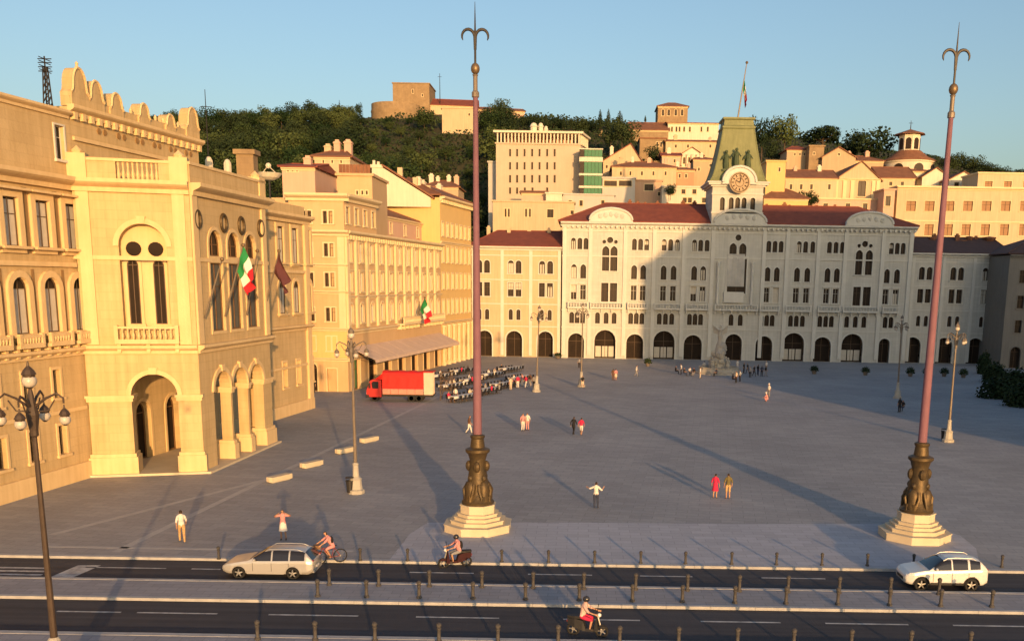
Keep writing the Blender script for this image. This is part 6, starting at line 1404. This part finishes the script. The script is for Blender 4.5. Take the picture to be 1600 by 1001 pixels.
# ================================================================ CAFE TABLES
def table_mesh(L_):
    top = MB().box(-L_/2, L_/2, -0.42, 0.42, 0.74, 0.78); b = top
    for s in (-1, 1): b.add([(-L_/2, 0.42*s, 0.74), (L_/2, 0.42*s, 0.74), (L_/2, 0.45*s, 0.5), (-L_/2, 0.45*s, 0.5)], [(0,1,2,3)])
    return b.mesh('tablecloth', M_cloth)
def trestle(L_):
    b = MB()
    for x in (-L_/2+0.3, 0, L_/2-0.3):
        for s in (-1, 1): b.tube([(x, 0.1*s, 0.73), (x, 0.36*s, 0)], 0.03, 5)
    b.box(-L_/2+0.05, L_/2-0.05, -0.38, 0.38, 0.70, 0.735); return b.mesh('trestle', M_wood)
tl = 5.4; tmesh, trm = table_mesh(tl), trestle(tl)
chm = MB().box(-0.22, 0.22, -0.22, 0.22, 0.42, 0.47).add([(-0.22, 0.22, 0.45), (0.22, 0.22, 0.45), (0.21, 0.3, 0.92), (-0.21, 0.3, 0.92), (-0.22, 0.26, 0.45), (0.22, 0.26, 0.45), (0.21, 0.34, 0.92), (-0.21, 0.34, 0.92)], [(0,1,2,3), (7,6,5,4), (0,3,7,4), (1,5,6,2), (3,2,6,7)])
for x in (-0.19, 0.19):
    for y in (-0.19, 0.19): chm.tube([(x, y, 0), (x, y, 0.43)], 0.022, 4)
chm = chm.mesh('chair', M_black)
cr_ = random.Random(8); chairs = 0
ang = atan2(SF.d.y, SF.d.x) - R_(20)
seats = []
for px, py, gap in ((692, 588, 0), (722, 580, 0), (708, 604, 0), (738, 595, 0), (768, 586, 0), (797, 577, 0), (726, 622, 0), (757, 612, 0), (786, 602, 0), (812, 592, 0)):
    g = G(px, py + 4)
    g = Vector((g.x, g.y, 0)); Mt = T(g.x, g.y, 0) @ Matrix.Rotation(ang + cr_.uniform(-.04, .04), 4, 'Z') @ T(0, 0, 0)
    ti_ = [692, 722, 708, 738, 768, 797, 726, 757, 786, 812].index(px)
    e = empty('banquet_table', Mt, 'long white clothed cafe table, %s' % ['left one of the back row', 'right one of the back row', 'leftmost in the middle row', 'second from the left in the middle row', 'third from the left in the middle row', 'rightmost in the middle row', 'leftmost in the front row', 'second from the left in the front row', 'third from the left in the front row', 'rightmost in the front row'][ti_], 'table', 'long white cafe tables'); put('tablecloth', tmesh, e); put('trestle', trm, e)
    for s in (-1, 1):
        for k in range(6):
            o_ = put('cafe_chair', chm, None, Mt @ T(-tl/2 + 0.6 + k*0.85, s*0.78, 0) @ Matrix.Rotation(0 if s > 0 else pi, 4, 'Z') @ Matrix.Rotation(cr_.uniform(-.2, .2), 4, 'Z'))
            tag(o_, 'dark chair drawn up to a long white cafe table', 'chair', 'dark chairs at the cafe tables')
            seats.append(o_.matrix_basis.copy())

# ================================================================ PLANTERS AND BUSHES
def bush_mesh(seed, n=420):
    r = random.Random(seed); vs = []; fs = []
    for _ in range(n):
        d = Vector((r.gauss(0, 1), r.gauss(0, 1), abs(r.gauss(0, 1)))).normalized(); p = Vector((d.x*0.5, d.y*0.5, d.z*0.9))*r.uniform(0.6, 1.05)*(1+0.12*sin(7*d.x+3*d.y))
        nn = (d + Vector((r.gauss(0, .6), r.gauss(0, .6), r.gauss(0, .6)))).normalized(); a = nn.orthogonal().normalized(); b = nn.cross(a); sz = r.uniform(0.05, 0.1)
        k = len(vs); vs += [p+a*sz, p+b*sz*.7, p-a*sz, p-b*sz*.7]; fs.append((k, k+1, k+2, k+3))
    me = bpy.data.meshes.new('foliage'); me.from_pydata([tuple(v) for v in vs], [], fs); me.materials.append(M_leafd); me.update(); return me
BM = [bush_mesh(i) for i in range(3)]
for px, py, H, lab in ((1272, 584, 1.5, 'dark potted shrub in front of the arcade, left of the right end bay'), (1352, 586, 1.5, 'dark potted shrub in front of the right end bay of the town hall'), (1422, 588, 1.7, 'dark potted shrub at the joint of town hall and shaded wing'), (1448, 588, 1.6, 'dark potted shrub under the first arch of the shaded wing'), (1475, 588, 1.6, 'dark potted shrub under the middle arch of the shaded wing'), (1505, 590, 1.7, 'dark potted shrub between the last arches of the shaded wing'), (872, 560, 1.2, 'small dark potted shrub at the joint of left wing and town hall'), (1012, 572, 1.6, 'dark green potted shrub beside the third arch of the town hall')):
    g = G(px, py); e = empty('planter', T(g.x, g.y, 0), lab, 'planter')
    MB().lathe([(0.3, 0), (0.42, 0.5), (0.46, 0.52), (0.46, 0.6), (0.36, 0.58), (0.01, 0.5)], n=12).build('pot', M_lampg, e); put('foliage', BM[0], e, T(0, 0, 0.5) @ Matrix.Diagonal((1.5, 1.5, H - 0.5, 1)))
for px, py, W_, H, lab in ((1552, 596, 4.4, 3.6, 'big dark bush in front of the side palazzo, farthest of the clump'), (1580, 606, 5.0, 3.6, 'big dark bush in the middle of the clump at the right edge'), (1562, 622, 4.5, 3.0, 'dark rounded bush on the near left of the clump at the right edge'), (1596, 634, 4.8, 3.4, 'nearest dark bush of the clump at the right edge'), (1532, 584, 3.0, 4.6, 'tall dark shrub under the last arch of the shaded wing')):
    g = G(px, py); e = empty('bush', T(g.x, g.y, 0), lab, 'bush', 'dark bushes at the right edge'); MB().tube([(0,0,-0.1), (0,0,H*0.5)], [0.12, 0.05], 6).build('trunk', M_bark, e)
    for k in range(3): put('foliage', BM[k], e, T(cr_.uniform(-.25, .25)*W_, cr_.uniform(-.2, .2)*W_, 0) @ Matrix.Diagonal((W_*0.8, W_*0.7, H*cr_.uniform(0.75, 1.0), 1)))
for px, py, lab in ((547, 771, 'small dark litter bin at the foot of the lone grey lamp post'), (1474, 688, 'small dark litter bin at the foot of the shaded lamp post')):
    g = G(px, py); e = empty('litter_bin', T(g.x, g.y, 0), lab, 'litter bin'); MB().lathe([(0.2, 0.1), (0.26, 0.85), (0.29, 0.86), (0.29, 0.92), (0.22, 0.9), (0.2, 0.3), (0.01, 0.25)], n=12).build('bin', M_iron, e); MB().lathe([(0.05, 0), (0.05, 0.12)], n=6).build('foot', M_iron, e); MB().lathe([(0.3, 1.1), (0.26, 1.16), (0.01, 1.2)], n=12).tube([(0.24, 0, 0.9), (0.24, 0, 1.12)], 0.02, 4).tube([(-0.24, 0, 0.9), (-0.24, 0, 1.12)], 0.02, 4).build('hood', M_iron, e)

# ================================================================ PEOPLE
SKIN = mat('skin', (0.44, 0.25, 0.16), (0.38, 0.21, 0.13), 0.6, 6)
def cloth(n, c): return mat(n, c, tuple(x*0.75 for x in c), 0.9, 5)
HAIR = {'dark': mat('dark_hair', (0.03, 0.02, 0.014), None, 0.7), 'fair': mat('fair_hair', (0.35, 0.24, 0.12), None, 0.7), 'grey': mat('grey_hair', (0.4, 0.38, 0.36), None, 0.7), 'hat': mat('white_hat', (0.75, 0.72, 0.66), None, 0.8)}
M_shoe = mat('dark_shoe', (0.05, 0.04, 0.035), None, 0.6); M_eye = mat('eye_dark', (0.02, 0.02, 0.02), None, 0.3)
POSES = {}
def J(hip, knee_l, ankle_l, knee_r, ankle_r, sh, el_l, wr_l, el_r, wr_r, head, lean=0):
    return dict(hip=hip, kl=knee_l, al=ankle_l, kr=knee_r, ar=ankle_r, sh=sh, ell=el_l, wl=wr_l, elr=el_r, wr=wr_r, head=head)
# facing -y; left = +x
P_ = {
 'stand': J((0,0,.93), (.10,-.02,.50), (.11,.02,.08), (-.10,-.01,.50), (-.11,.03,.08), (0,.01,1.40), (.25,.03,1.13), (.26,-.05,.88), (-.25,.03,1.13), (-.26,-.06,.88), (0,-.03,1.60)),
 'walk': J((0,0,.92), (.10,-.16,.52), (.10,-.22,.09), (-.10,.04,.49), (-.10,.30,.13), (0,-.03,1.40), (.24,.12,1.15), (.24,.10,.90), (-.24,-.10,1.14), (-.23,-.24,.95), (0,-.07,1.60)),
 'arms': J((0,0,.93), (.11,-.02,.50), (.14,.02,.08), (-.10,-.05,.50), (-.11,.0,.08), (0,.01,1.40), (.42,-.06,1.36), (.20,-.26,1.55), (-.42,-.06,1.34), (-.20,-.26,1.53), (0,-.03,1.61)),
 'spread': J((0,0,.93), (.09,-.02,.50), (.09,.02,.08), (-.10,-.05,.50), (-.12,.0,.08), (0,.01,1.40), (.40,.02,1.26), (.55,-.12,1.30), (-.36,.0,1.18), (-.42,-.20,1.30), (0,-.03,1.61)),
 'sit': J((0,.05,.50), (.11,-.40,.50), (.12,-.38,.08), (-.11,-.40,.50), (-.12,-.42,.08), (0,.04,.98), (.25,-.04,.74), (.18,-.26,.66), (-.25,-.04,.74), (-.18,-.26,.66), (0,.0,1.18)),
 'crouch': J((0,.10,.32), (.14,-.26,.48), (.12,-.05,.08), (-.14,-.26,.46), (-.12,-.02,.08), (0,-.06,.80), (.25,-.22,.60), (.16,-.40,.50), (-.25,-.22,.60), (-.16,-.40,.50), (0,-.12,1.0)),
 'ride': J((0,.16,.92), (.14,-.22,.78), (.13,-.02,.42), (-.14,-.20,.62), (-.13,.05,.24), (0,-.10,1.36), (.26,-.30,1.17), (.26,-.50,1.04), (-.26,-.30,1.17), (-.26,-.50,1.04), (0,-.20,1.56)),
 'scoot': J((0,.20,.84), (.16,-.22,.72), (.15,-.14,.34), (-.16,-.22,.72), (-.15,-.14,.34), (0,.10,1.32), (.30,-.10,1.10), (.30,-.38,1.02), (-.30,-.10,1.10), (-.30,-.38,1.02), (0,.04,1.53)),
}
def make_pose(name, j):
    V = []; E = []; Rr = []; lab = []
    def v(p, r): V.append(tuple(p)); Rr.append(r); return len(V)-1
    def ed(a, b, l): E.append((a, b)); lab.append(l)
    hip, sh, head = Vector(j['hip']), Vector(j['sh']), Vector(j['head'])
    ax = (sh - hip)
    p0 = v(hip, .135); p1 = v(hip + ax*.35, .12); p2 = v(hip + ax*.72, .145); p3 = v(sh + ax.normalized()*.03, .085)
    ed(p0, p1, 'torso'); ed(p1, p2, 'torso'); ed(p2, p3, 'torso')
    nk = v(sh + (head-sh)*.45, .05); ed(p3, nk, 'neck')
    up = (head - sh).normalized(); h0 = v(head - up*.055, .072); h1 = v(head + up*.03, .092); h2 = v(head + up*.10, .065); ed(nk, h0, 'head'); ed(h0, h1, 'head'); ed(h1, h2, 'head')
    fw = Vector((0, -1, 0)); nz_ = v(head + fw*.105 - up*.01, .014); ed(h1, nz_, 'head')
    for s, kn, an, el, wr_ in ((1, 'kl', 'al', 'ell', 'wl'), (-1, 'kr', 'ar', 'elr', 'wr')):
        hp = v(hip + Vector((.10*s, 0, -.03)), .092); k = v(j[kn], .056); a = v(j[an], .038)
        mid = v((Vector(V[hp]) + Vector(V[k]))*.5, .078); cal = v((Vector(j[kn])*.62 + Vector(j[an])*.38), .056)
        ed(p0, hp, 'torso'); ed(hp, mid, 'thigh'); ed(mid, k, 'thigh'); ed(k, cal, 'shin'); ed(cal, a, 'shin')
        t = v(Vector(j[an]) + Vector((.01*s, -.10, -.045)), .034); t2 = v(Vector(j[an]) + Vector((.015*s, -.17, -.055)), .024); ed(a, t, 'foot'); ed(t, t2, 'foot')
        so = v(sh + Vector((.165*s, 0, -.02)), .058); e_ = v(j[el], .042); w_ = v(j[wr_], .028)
        ed(p3, so, 'torso'); ed(so, e_, 'upper'); ed(e_, w_, 'fore')
        d = (Vector(j[wr_]) - Vector(j[el])).normalized(); pal = v(Vector(j[wr_]) + d*.06, .033); ed(w_, pal, 'hand')
        n = d.cross(Vector((s*1.0, 0.3, 0.1))).normalized(); inw = n.cross(d).normalized()
        for q, ln in ((-.026, .062), (-.009, .075), (.009, .071), (.026, .055)):
            f0 = v(Vector(V[pal]) + d*.03 + n*q, .0105); f1 = v(Vector(V[pal]) + d*(.03+ln*.6) + n*q*1.15 + inw*.006, .0095); f2 = v(Vector(V[pal]) + d*(.025+ln) + n*q*1.15 + inw*.022, .0085); ed(pal, f0, 'hand'); ed(f0, f1, 'hand'); ed(f1, f2, 'hand')
        t0 = v(Vector(V[w_]) + d*.03 - n*.034, .011); t1 = v(Vector(V[w_]) + d*.075 - n*.052 + inw*.012, .0095); ed(w_, t0, 'hand'); ed(t0, t1, 'hand')
    me = bpy.data.meshes.new('body_' + name); me.from_pydata(V, E, []); o_ = bpy.data.objects.new('tmp', me); C.objects.link(o_)
    sk = o_.modifiers.new('s', 'SKIN'); sk.use_smooth_shade = True
    for i, r in enumerate(Rr): o_.data.skin_vertices[0].data[i].radius = (r, r)
    o_.data.skin_vertices[0].data[0].use_root = True
    sb = o_.modifiers.new('d', 'SUBSURF'); sb.levels = 1; sb.render_levels = 1
    bpy.context.view_layer.update(); dg = bpy.context.evaluated_depsgraph_get()
    body = bpy.data.meshes.new_from_object(o_.evaluated_get(dg)); bpy.data.objects.remove(o_)
    for vv in body.vertices:                                     # flatten the trunk front to back
        vv.co.y = (vv.co.y - 0) if abs(vv.co.x) > 0.2 else vv.co.y
    body.materials.clear(); body.materials.append(SKIN); body.update()
    segs = [(Vector(V[a]), Vector(V[b]), l, (Rr[a]+Rr[b])/2) for (a, b), l in zip(E, lab)]
    reg = []
    for p in body.polygons:
        c = p.center; best = None
        for a, b, l, r in segs:
            ab = b - a; t = max(0, min(1, (c-a).dot(ab)/max(ab.length_squared, 1e-9))); d = (c - a - ab*t).length/max(r, .03)
            if best is None or d < best[0]: best = (d, l, t)
        reg.append((best[1], best[2]))
    def shell(nm, test, off, mt):
        idx = [i for i in range(len(body.polygons)) if test(reg[i], body.polygons[i].center, body.polygons[i].normal)]
        mp = {}; vs = []; fs = []
        for i in idx:
            f = []
            for vi in body.polygons[i].vertices:
                if vi not in mp: mp[vi] = len(vs); vs.append(tuple(body.vertices[vi].co + body.vertices[vi].normal*off))
                f.append(mp[vi])
            fs.append(f)
        m_ = bpy.data.meshes.new(nm); m_.from_pydata(vs, [], fs); m_.polygons.foreach_set('use_smooth', [True]*len(fs)); m_.materials.append(mt); m_.update(); return m_
    hd_ = Vector(j['head'])
    POSES[name] = dict(body=body, shell=shell, hip=hip, sh=sh, head=hd_, j=j,
        tests=dict(shirt=lambda r, c, n: r[0] in ('torso', 'upper') and not (r[0] == 'torso' and (c - hip).dot(ax.normalized()) < 0.02),
                   trousers=lambda r, c, n: r[0] in ('thigh', 'shin') or (r[0] == 'torso' and (c - hip).dot(ax.normalized()) < 0.08),
                   shorts=lambda r, c, n: r[0] == 'thigh' or (r[0] == 'torso' and (c - hip).dot(ax.normalized()) < 0.08),
                   sleeves=lambda r, c, n: r[0] in ('torso', 'upper', 'fore'),
                   shoes=lambda r, c, n: r[0] == 'foot',
                   hair=lambda r, c, n: r[0] == 'head' and ((c - hd_).z > 0.055 or ((c - hd_).y > 0.005 and (c - hd_).z > -0.06))))
for k_, j_ in P_.items(): make_pose(k_, j_)
shc = {}
def shellm(pose, nm, tst, off, mt):
    k = (pose, tst, off, mt.name)
    if k not in shc: shc[k] = POSES[pose]['shell'](nm, POSES[pose]['tests'][tst], off, mt)
    return shc[k]
def person(pos, face, pose, top, bottom, label, hair='dark', kind='trousers', h=1.7, group=None, bag=None, z=0.0, sleeves=False):
    P = POSES[pose]; g = pos if isinstance(pos, Vector) else G(*pos)
    o_ = put('person', P['body'], None, T(g.x, g.y, z + 0.012) @ Matrix.Rotation(R_(face), 4, 'Z') @ Matrix.Diagonal((h/1.7,)*3 + (1,)))
    tag(o_, label, 'person', group)
    put('shirt' if kind != 'dress' else 'bodice', shellm(pose, 'shirt', 'sleeves' if sleeves else 'shirt', 0.018, top), o_)
    if kind in ('trousers', 'shorts'): put(kind, shellm(pose, kind, kind, 0.016, bottom), o_)
    else:
        hp = P['hip']; b = MB(); n = 14; ks = (Vector(P['j']['kl']) + Vector(P['j']['kr']))/2
        for i in range(5):
            t = i/4; c = hp + Vector((0, 0, .10))*(1-t) + (ks - hp)*t*0.95; rx = .15 + .09*t; ry = .125 + .09*t
            b.v += [(c.x + rx*cos(2*pi*k/n)*(1+.05*sin(k*2.3)*t), c.y + ry*sin(2*pi*k/n), c.z) for k in range(n)]
        for i in range(4):
            for k in range(n): b.f.append((i*n+k, (i+1)*n+k, (i+1)*n+(k+1) % n, i*n+(k+1) % n)); b.mi.append(0)
        b.build('skirt', bottom, o_, None, True)
    put('shoes', shellm(pose, 'shoes', 'shoes', 0.008, M_shoe), o_)
    put('hair', shellm(pose, 'hair', 'hair', 0.014, HAIR[hair]), o_)
    hd_ = P['head']; b = MB()
    for s in (-1, 1): b.ball((hd_.x + .034*s, hd_.y - .082, hd_.z + .012), .011, 6, 4)
    b.build('eyes', M_eye, o_); MB().tube([(hd_.x-.022, hd_.y-.079, hd_.z-.05), (hd_.x, hd_.y-.086, hd_.z-.052), (hd_.x+.022, hd_.y-.079, hd_.z-.05)], .005, 4).build('mouth', mat('lips', (0.3, 0.1, 0.08), None, 0.5), o_)
    for s in (-1, 1): MB().ball((hd_.x + .09*s, hd_.y + .005, hd_.z - .005), .024, 6, 4, .5, .8, 1.2).build('ear', SKIN, o_)
    if hair == 'hat': MB().lathe([(.17, 0), (.16, .015), (.10, .03), (.095, .10), (.07, .125), (.001, .13)], (hd_.x, hd_.y, hd_.z + .06), 14).build('hat', HAIR['hat'], o_)
    if bag: MB().ball((P['sh'].x, P['sh'].y + .19, P['sh'].z - .20), .2, 10, 8, .85, .5, 1.15).build('backpack', bag, o_, None, True)
    return o_
WH, BK, PK, RD = cloth('white_cotton', (.72, .68, .62)), cloth('black_cotton', (.022, .022, .026)), cloth('pink_cotton', (.62, .28, .28)), cloth('crimson_cotton', (.55, .03, .09))
TN, OL, NV, GY = cloth('tan_cotton', (.52, .34, .16)), cloth('olive_cotton', (.16, .13, .05)), cloth('navy_denim', (.04, .05, .09)), cloth('grey_cotton', (.28, .27, .27))
BR, CRM = cloth('brown_cotton', (.15, .08, .05)), cloth('cream_cotton', (.66, .54, .40))
person((285, 847), 205, 'walk', WH, TN, 'person in white top and tan trousers walking alone near the zebra crossing', h=1.78)
person((443, 843), 10, 'arms', PK, WH, 'person in pink top and white skirt with hands raised to the face', kind='skirt')
person((931, 794), 170, 'spread', WH, NV, 'person in white shirt and dark trousers with arms held out, alone', h=1.72)
person((1117, 778), 160, 'stand', RD, RD, 'person in a crimson dress standing beside a person in tan shorts', kind='dress', h=1.68)
person((1137, 779), 185, 'stand', OL, TN, 'person in an olive shirt and tan shorts beside the crimson dress', kind='shorts', h=1.74)
person((896, 679), 150, 'walk', BK, BK, 'person all in black walking with a person in red', h=1.72, sleeves=True)
person((908, 680), 165, 'walk', RD, WH, 'person in a red top and pale shorts beside the one in black', kind='shorts', h=1.68)
person((817, 673), 30, 'stand', PK, WH, 'person in pink top and white trousers, left of a pair in mid square')
person((824, 672), 340, 'stand', WH, PK, 'person in white top and pink trousers, right of a pair in mid square')
person((733, 677), 90, 'walk', BR, WH, 'person in a brown top and pale trousers walking just left of the left mast')
person((910, 606), 20, 'walk', BK, CRM, 'person in a black top and cream shorts near the thin dark lamp post', kind='shorts')
person((962, 594), 200, 'stand', PK, CRM, 'person in pink top and cream skirt before the left part of the hall', kind='skirt')
person((958, 594), 180, 'stand', BR, BR, 'person in brown standing close behind the one with a cream skirt')
person((994, 588), 90, 'walk', WH, GY, 'person in white top and grey trousers walking before the third hall arch')
person((1198, 627), 250, 'crouch', PK, PK, 'person in pink crouching on the paving in front of the town hall', hair='hat')
person((1201, 620), 300, 'stand', WH, GY, 'person with a white hat standing behind the crouching one in pink', hair='hat')
person((490, 614), 350, 'stand', BK, BK, 'person in black with a white hat at the arched door of the corner hotel', hair='hat', h=1.8)
person((1410, 642), 320, 'sit', BK, NV, 'person in dark clothes sitting at the foot of the dark lamp post')
person((1405, 644), 200, 'stand', BK, BK, 'person in dark clothes standing beside the seated one at the dark lamp post')
person((905, 575), 180, 'walk', GY, BK, 'person in grey walking before the first arch of the town hall')
gcl = 'people gathered before the middle of the town hall'
qr = random.Random(4)
cl_ = [(1056, 584, 'sit', BK, BK), (1064, 585, 'stand', WH, BK), (1069, 587, 'sit', BK, NV), (1078, 586, 'sit', WH, BK), (1084, 587, 'sit', BK, GY), (1094, 591, 'stand', WH, CRM), (1100, 580, 'stand', WH, WH), (1119, 588, 'sit', NV, BK), (1145, 597, 'sit', BK, BK), (1150, 598, 'stand', CRM, BK), (1156, 596, 'stand', WH, BK), (1162, 583, 'stand', BK, BK), (1168, 584, 'walk', BK, NV), (1172, 590, 'stand', GY, BK), (1178, 588, 'walk', BK, BK), (1184, 586, 'stand', BK, NV), (1190, 588, 'stand', NV, BK), (1196, 588, 'walk', BK, GY), (1152, 578, 'stand', WH, WH), (1197, 580, 'stand', WH, GY)]
nm_ = {id(BK): 'black', id(WH): 'white', id(NV): 'navy', id(GY): 'grey', id(CRM): 'cream'}
for px, py, po, a_, b_ in cl_:
    vb = {'sit': 'sitting', 'stand': 'standing', 'walk': 'walking'}[po]; wh = 'left of the fountain' if px < 1110 else 'right of the fountain'
    person((px, py), qr.uniform(0, 360), po, a_, b_, 'person in %s top and %s trousers, %s %s' % (nm_[id(a_)], nm_[id(b_)], vb, wh), group=gcl, hair=qr.choice(['dark', 'dark', 'fair']))
gr_ = 'people at the end of the cafe tables'
for px, py, po, a_, b_, lb in ((803, 604, 'stand', WH, RD, 'person in a white top and red trousers at the right end of the cafe tables'), (809, 606, 'stand', RD, WH, 'person in a red top and white trousers, left of the group by the cafe tables'), (816, 603, 'stand', PK, WH, 'person in pink and white in the middle of the group by the cafe tables'), (822, 606, 'walk', RD, WH, 'person in a red top stepping away to the right of the cafe tables'), (828, 603, 'stand', BR, CRM, 'person in brown top and cream trousers, rightmost by the cafe tables'), (834, 606, 'stand', GY, BK, 'person in a grey top and black trousers by the thin lamp post'), (798, 609, 'stand', CRM, CRM, 'person all in cream left of the red and white group'), (712, 627, 'stand', WH, BK, 'person in a white top and black trousers in front of the cafe tables')):
    person((px, py), qr.uniform(0, 360), po, a_, b_, lb, group=gr_)
qs = random.Random(14); pick = qs.sample(seats, 26)
for Ms in pick:
    Mp = Ms.to_translation(); a_ = qs.choice([WH, BK, RD, WH, CRM, GY]); eu = Ms.to_euler().z
    person(Vector((Mp.x, Mp.y, 0)), math.degrees(eu), 'sit', a_, BK, 'person sitting on a dark chair at a long white cafe table', group='people seated at the cafe tables')

# ================================================================ BICYCLE AND SCOOTERS
def wheel(e, x, r, t=0.03, spokes=10, y=0.0):
    w_ = empty_part('wheel', e, T(0, x, r))
    MB().tube([(0, r*cos(2*pi*i/22)*0.97, r*sin(2*pi*i/22)*0.97) for i in range(23)], t, 6, False).build('tyre', M_rubber, w_)
    b = MB().lathe([(t*1.2, -0.04), (t*1.2, 0.04)], n=8, axis='x')
    for i in range(spokes): a = 2*pi*i/spokes; b.tube([(0, 0, 0), (0, r*.95*cos(a), r*.95*sin(a))], 0.006 if spokes > 6 else 0.025, 4)
    b.build('rim', M_alloy, w_)
def bicycle(M, label):
    e = empty('bicycle', M, label, 'bicycle'); wheel(e, -0.52, 0.34); wheel(e, 0.52, 0.34)
    BBp, st_, hdp, rr_, fr_ = (0, .08, .30), (0, .22, .80), (0, -.38, .82), (0, .52, .34), (0, -.52, .34)
    b = MB(); [b.tube([p, q], .018, 6) for p, q in ((BBp, st_), (BBp, hdp), (st_, hdp), (BBp, rr_), (st_, rr_), (hdp, fr_))]; b.build('frame', cloth('bike_enamel', (.25, .05, .05)), e)
    MB().tube([(-.28, -.46, 1.0), (0, -.40, 1.0), (.28, -.46, 1.0)], .015, 6).tube([(0, -.40, 1.0), hdp], .015, 6).build('handlebar', M_iron, e)
    MB().ball((0, .24, .88), .12, 8, 5, .6, 1.1, .3).tube([st_, (0, .24, .86)], .014, 5).build('saddle', M_black, e)
    MB().tube([(-.14, .08, .22), (-.02, .08, .22), (-.02, .08, .38), (0.14, .08, .38)], .015, 5).build('pedals', M_iron, e)
    MB().box(-.16, .16, -.78, -.5, .82, 1.02).build('basket', M_wood, e)
    return e
def scooter(M, label, paint):
    e = empty('motor_scooter', M, label, 'scooter'); wheel(e, -.62, .24, .055, 5); wheel(e, .58, .24, .055, 5)
    b = MB(); rows = [(-.48, .26, .34, .16), (-.40, .24, .90, .20), (-.30, .24, .36, .19), (.05, .24, .34, .18), (.16, .26, .66, .20), (.5, .36, .74, .20), (.82, .5, .70, .10)]
    for y, z0, z1, w_ in rows: b.v += [(-w_, y, z0), (w_, y, z0), (w_*.8, y, z1), (-w_*.8, y, z1)]
    for i in range(len(rows)-1):
        for j in range(4): b.f.append((i*4+j, i*4+(j+1) % 4, (i+1)*4+(j+1) % 4, (i+1)*4+j)); b.mi.append(0)
    b.f += [(0, 1, 2, 3), tuple(range(len(rows)*4-1, len(rows)*4-5, -1))]; b.mi += [0, 0]; b.build('fairing', paint, e)
    MB().plate([(-.15, .12), (.15, .12), (.16, .5), (.1, .82), (-.1, .82), (-.16, .5)], .74, .84).build('seat', M_black, e)
    MB().tube([(0, -.62, .24), (0, -.42, .95)], .035, 6).build('fork', M_alloy, e); MB().tube([(-.33, -.36, 1.02), (0, -.42, .98), (.33, -.36, 1.02)], .02, 6).build('handlebar', M_iron, e)
    MB().ball((0, -.5, .92), .09, 8, 6).build('headlight', M_hlight, e); MB().box(-.08, .08, .80, .84, .56, .64).build('tail_light', M_tlight, e)
    MB().ball((0, -.62, .42), .16, 8, 5, .7, 1.4, .5).build('mudguard', paint, e)
    for s in (-1, 1): MB().tube([(.25*s, -.38, 1.02), (.32*s, -.4, 1.2)], .01, 4).ball((.33*s, -.4, 1.24), .06, 8, 5, 1, .3, .8).build('mirror', M_black, e)
    return e
M_helm = mat('dark_helmet', (.03, .03, .035), None, .2, spec=.6)
def rider(g, face, pose, veh_M, top, bottom, label, helmet=None, bag=None, dy=0.0, z=0.0):
    p = person(Vector((g.x, g.y, 0)), face, pose, top, bottom, label, bag=bag, z=z, kind='shorts')
    if helmet: hd_ = POSES[pose]['head']; MB().ball((hd_.x, hd_.y + .01, hd_.z + .03), .135, 12, 8, 1, 1.1, 1).build('helmet', helmet, p, None, True)
    return p
g = G(516, 879); M_ = T(g.x, g.y, 0) @ Matrix.Rotation(R_(-62), 4, 'Z'); bicycle(M_, 'red bicycle ridden by the cyclist in pink, behind the silver estate car')
rider(g, -62, 'ride', M_, PK, PK, 'cyclist in pink riding a bicycle on the kerb right behind the silver estate car', bag=BK)
g = G(712, 884, -0.12); M_ = T(g.x, g.y - 0.1, -0.115) @ Matrix.Rotation(R_(-70), 4, 'Z'); scooter(M_, 'dark scooter on the far road in front of the left mast plinth', cloth('maroon_enamel', (.045, .014, .016)))
rider(Vector((g.x, g.y - 0.1, 0)), -70, 'scoot', M_, PK, GY, 'rider in a pink top with a dark backpack on the scooter before the left mast', M_helm, BK, z=-0.12)
g = G(917, 992, -0.12); M_ = T(g.x, g.y, -0.115) @ Matrix.Rotation(R_(78), 4, 'Z'); scooter(M_, 'dark scooter on the near road at the bottom of the picture', M_black)
rider(g, 78, 'scoot', M_, cloth('pale_pink_cotton', (.70, .46, .40)), RD, 'rider in a pale pink shirt on the scooter at the bottom middle', M_helm, None, z=-0.12)
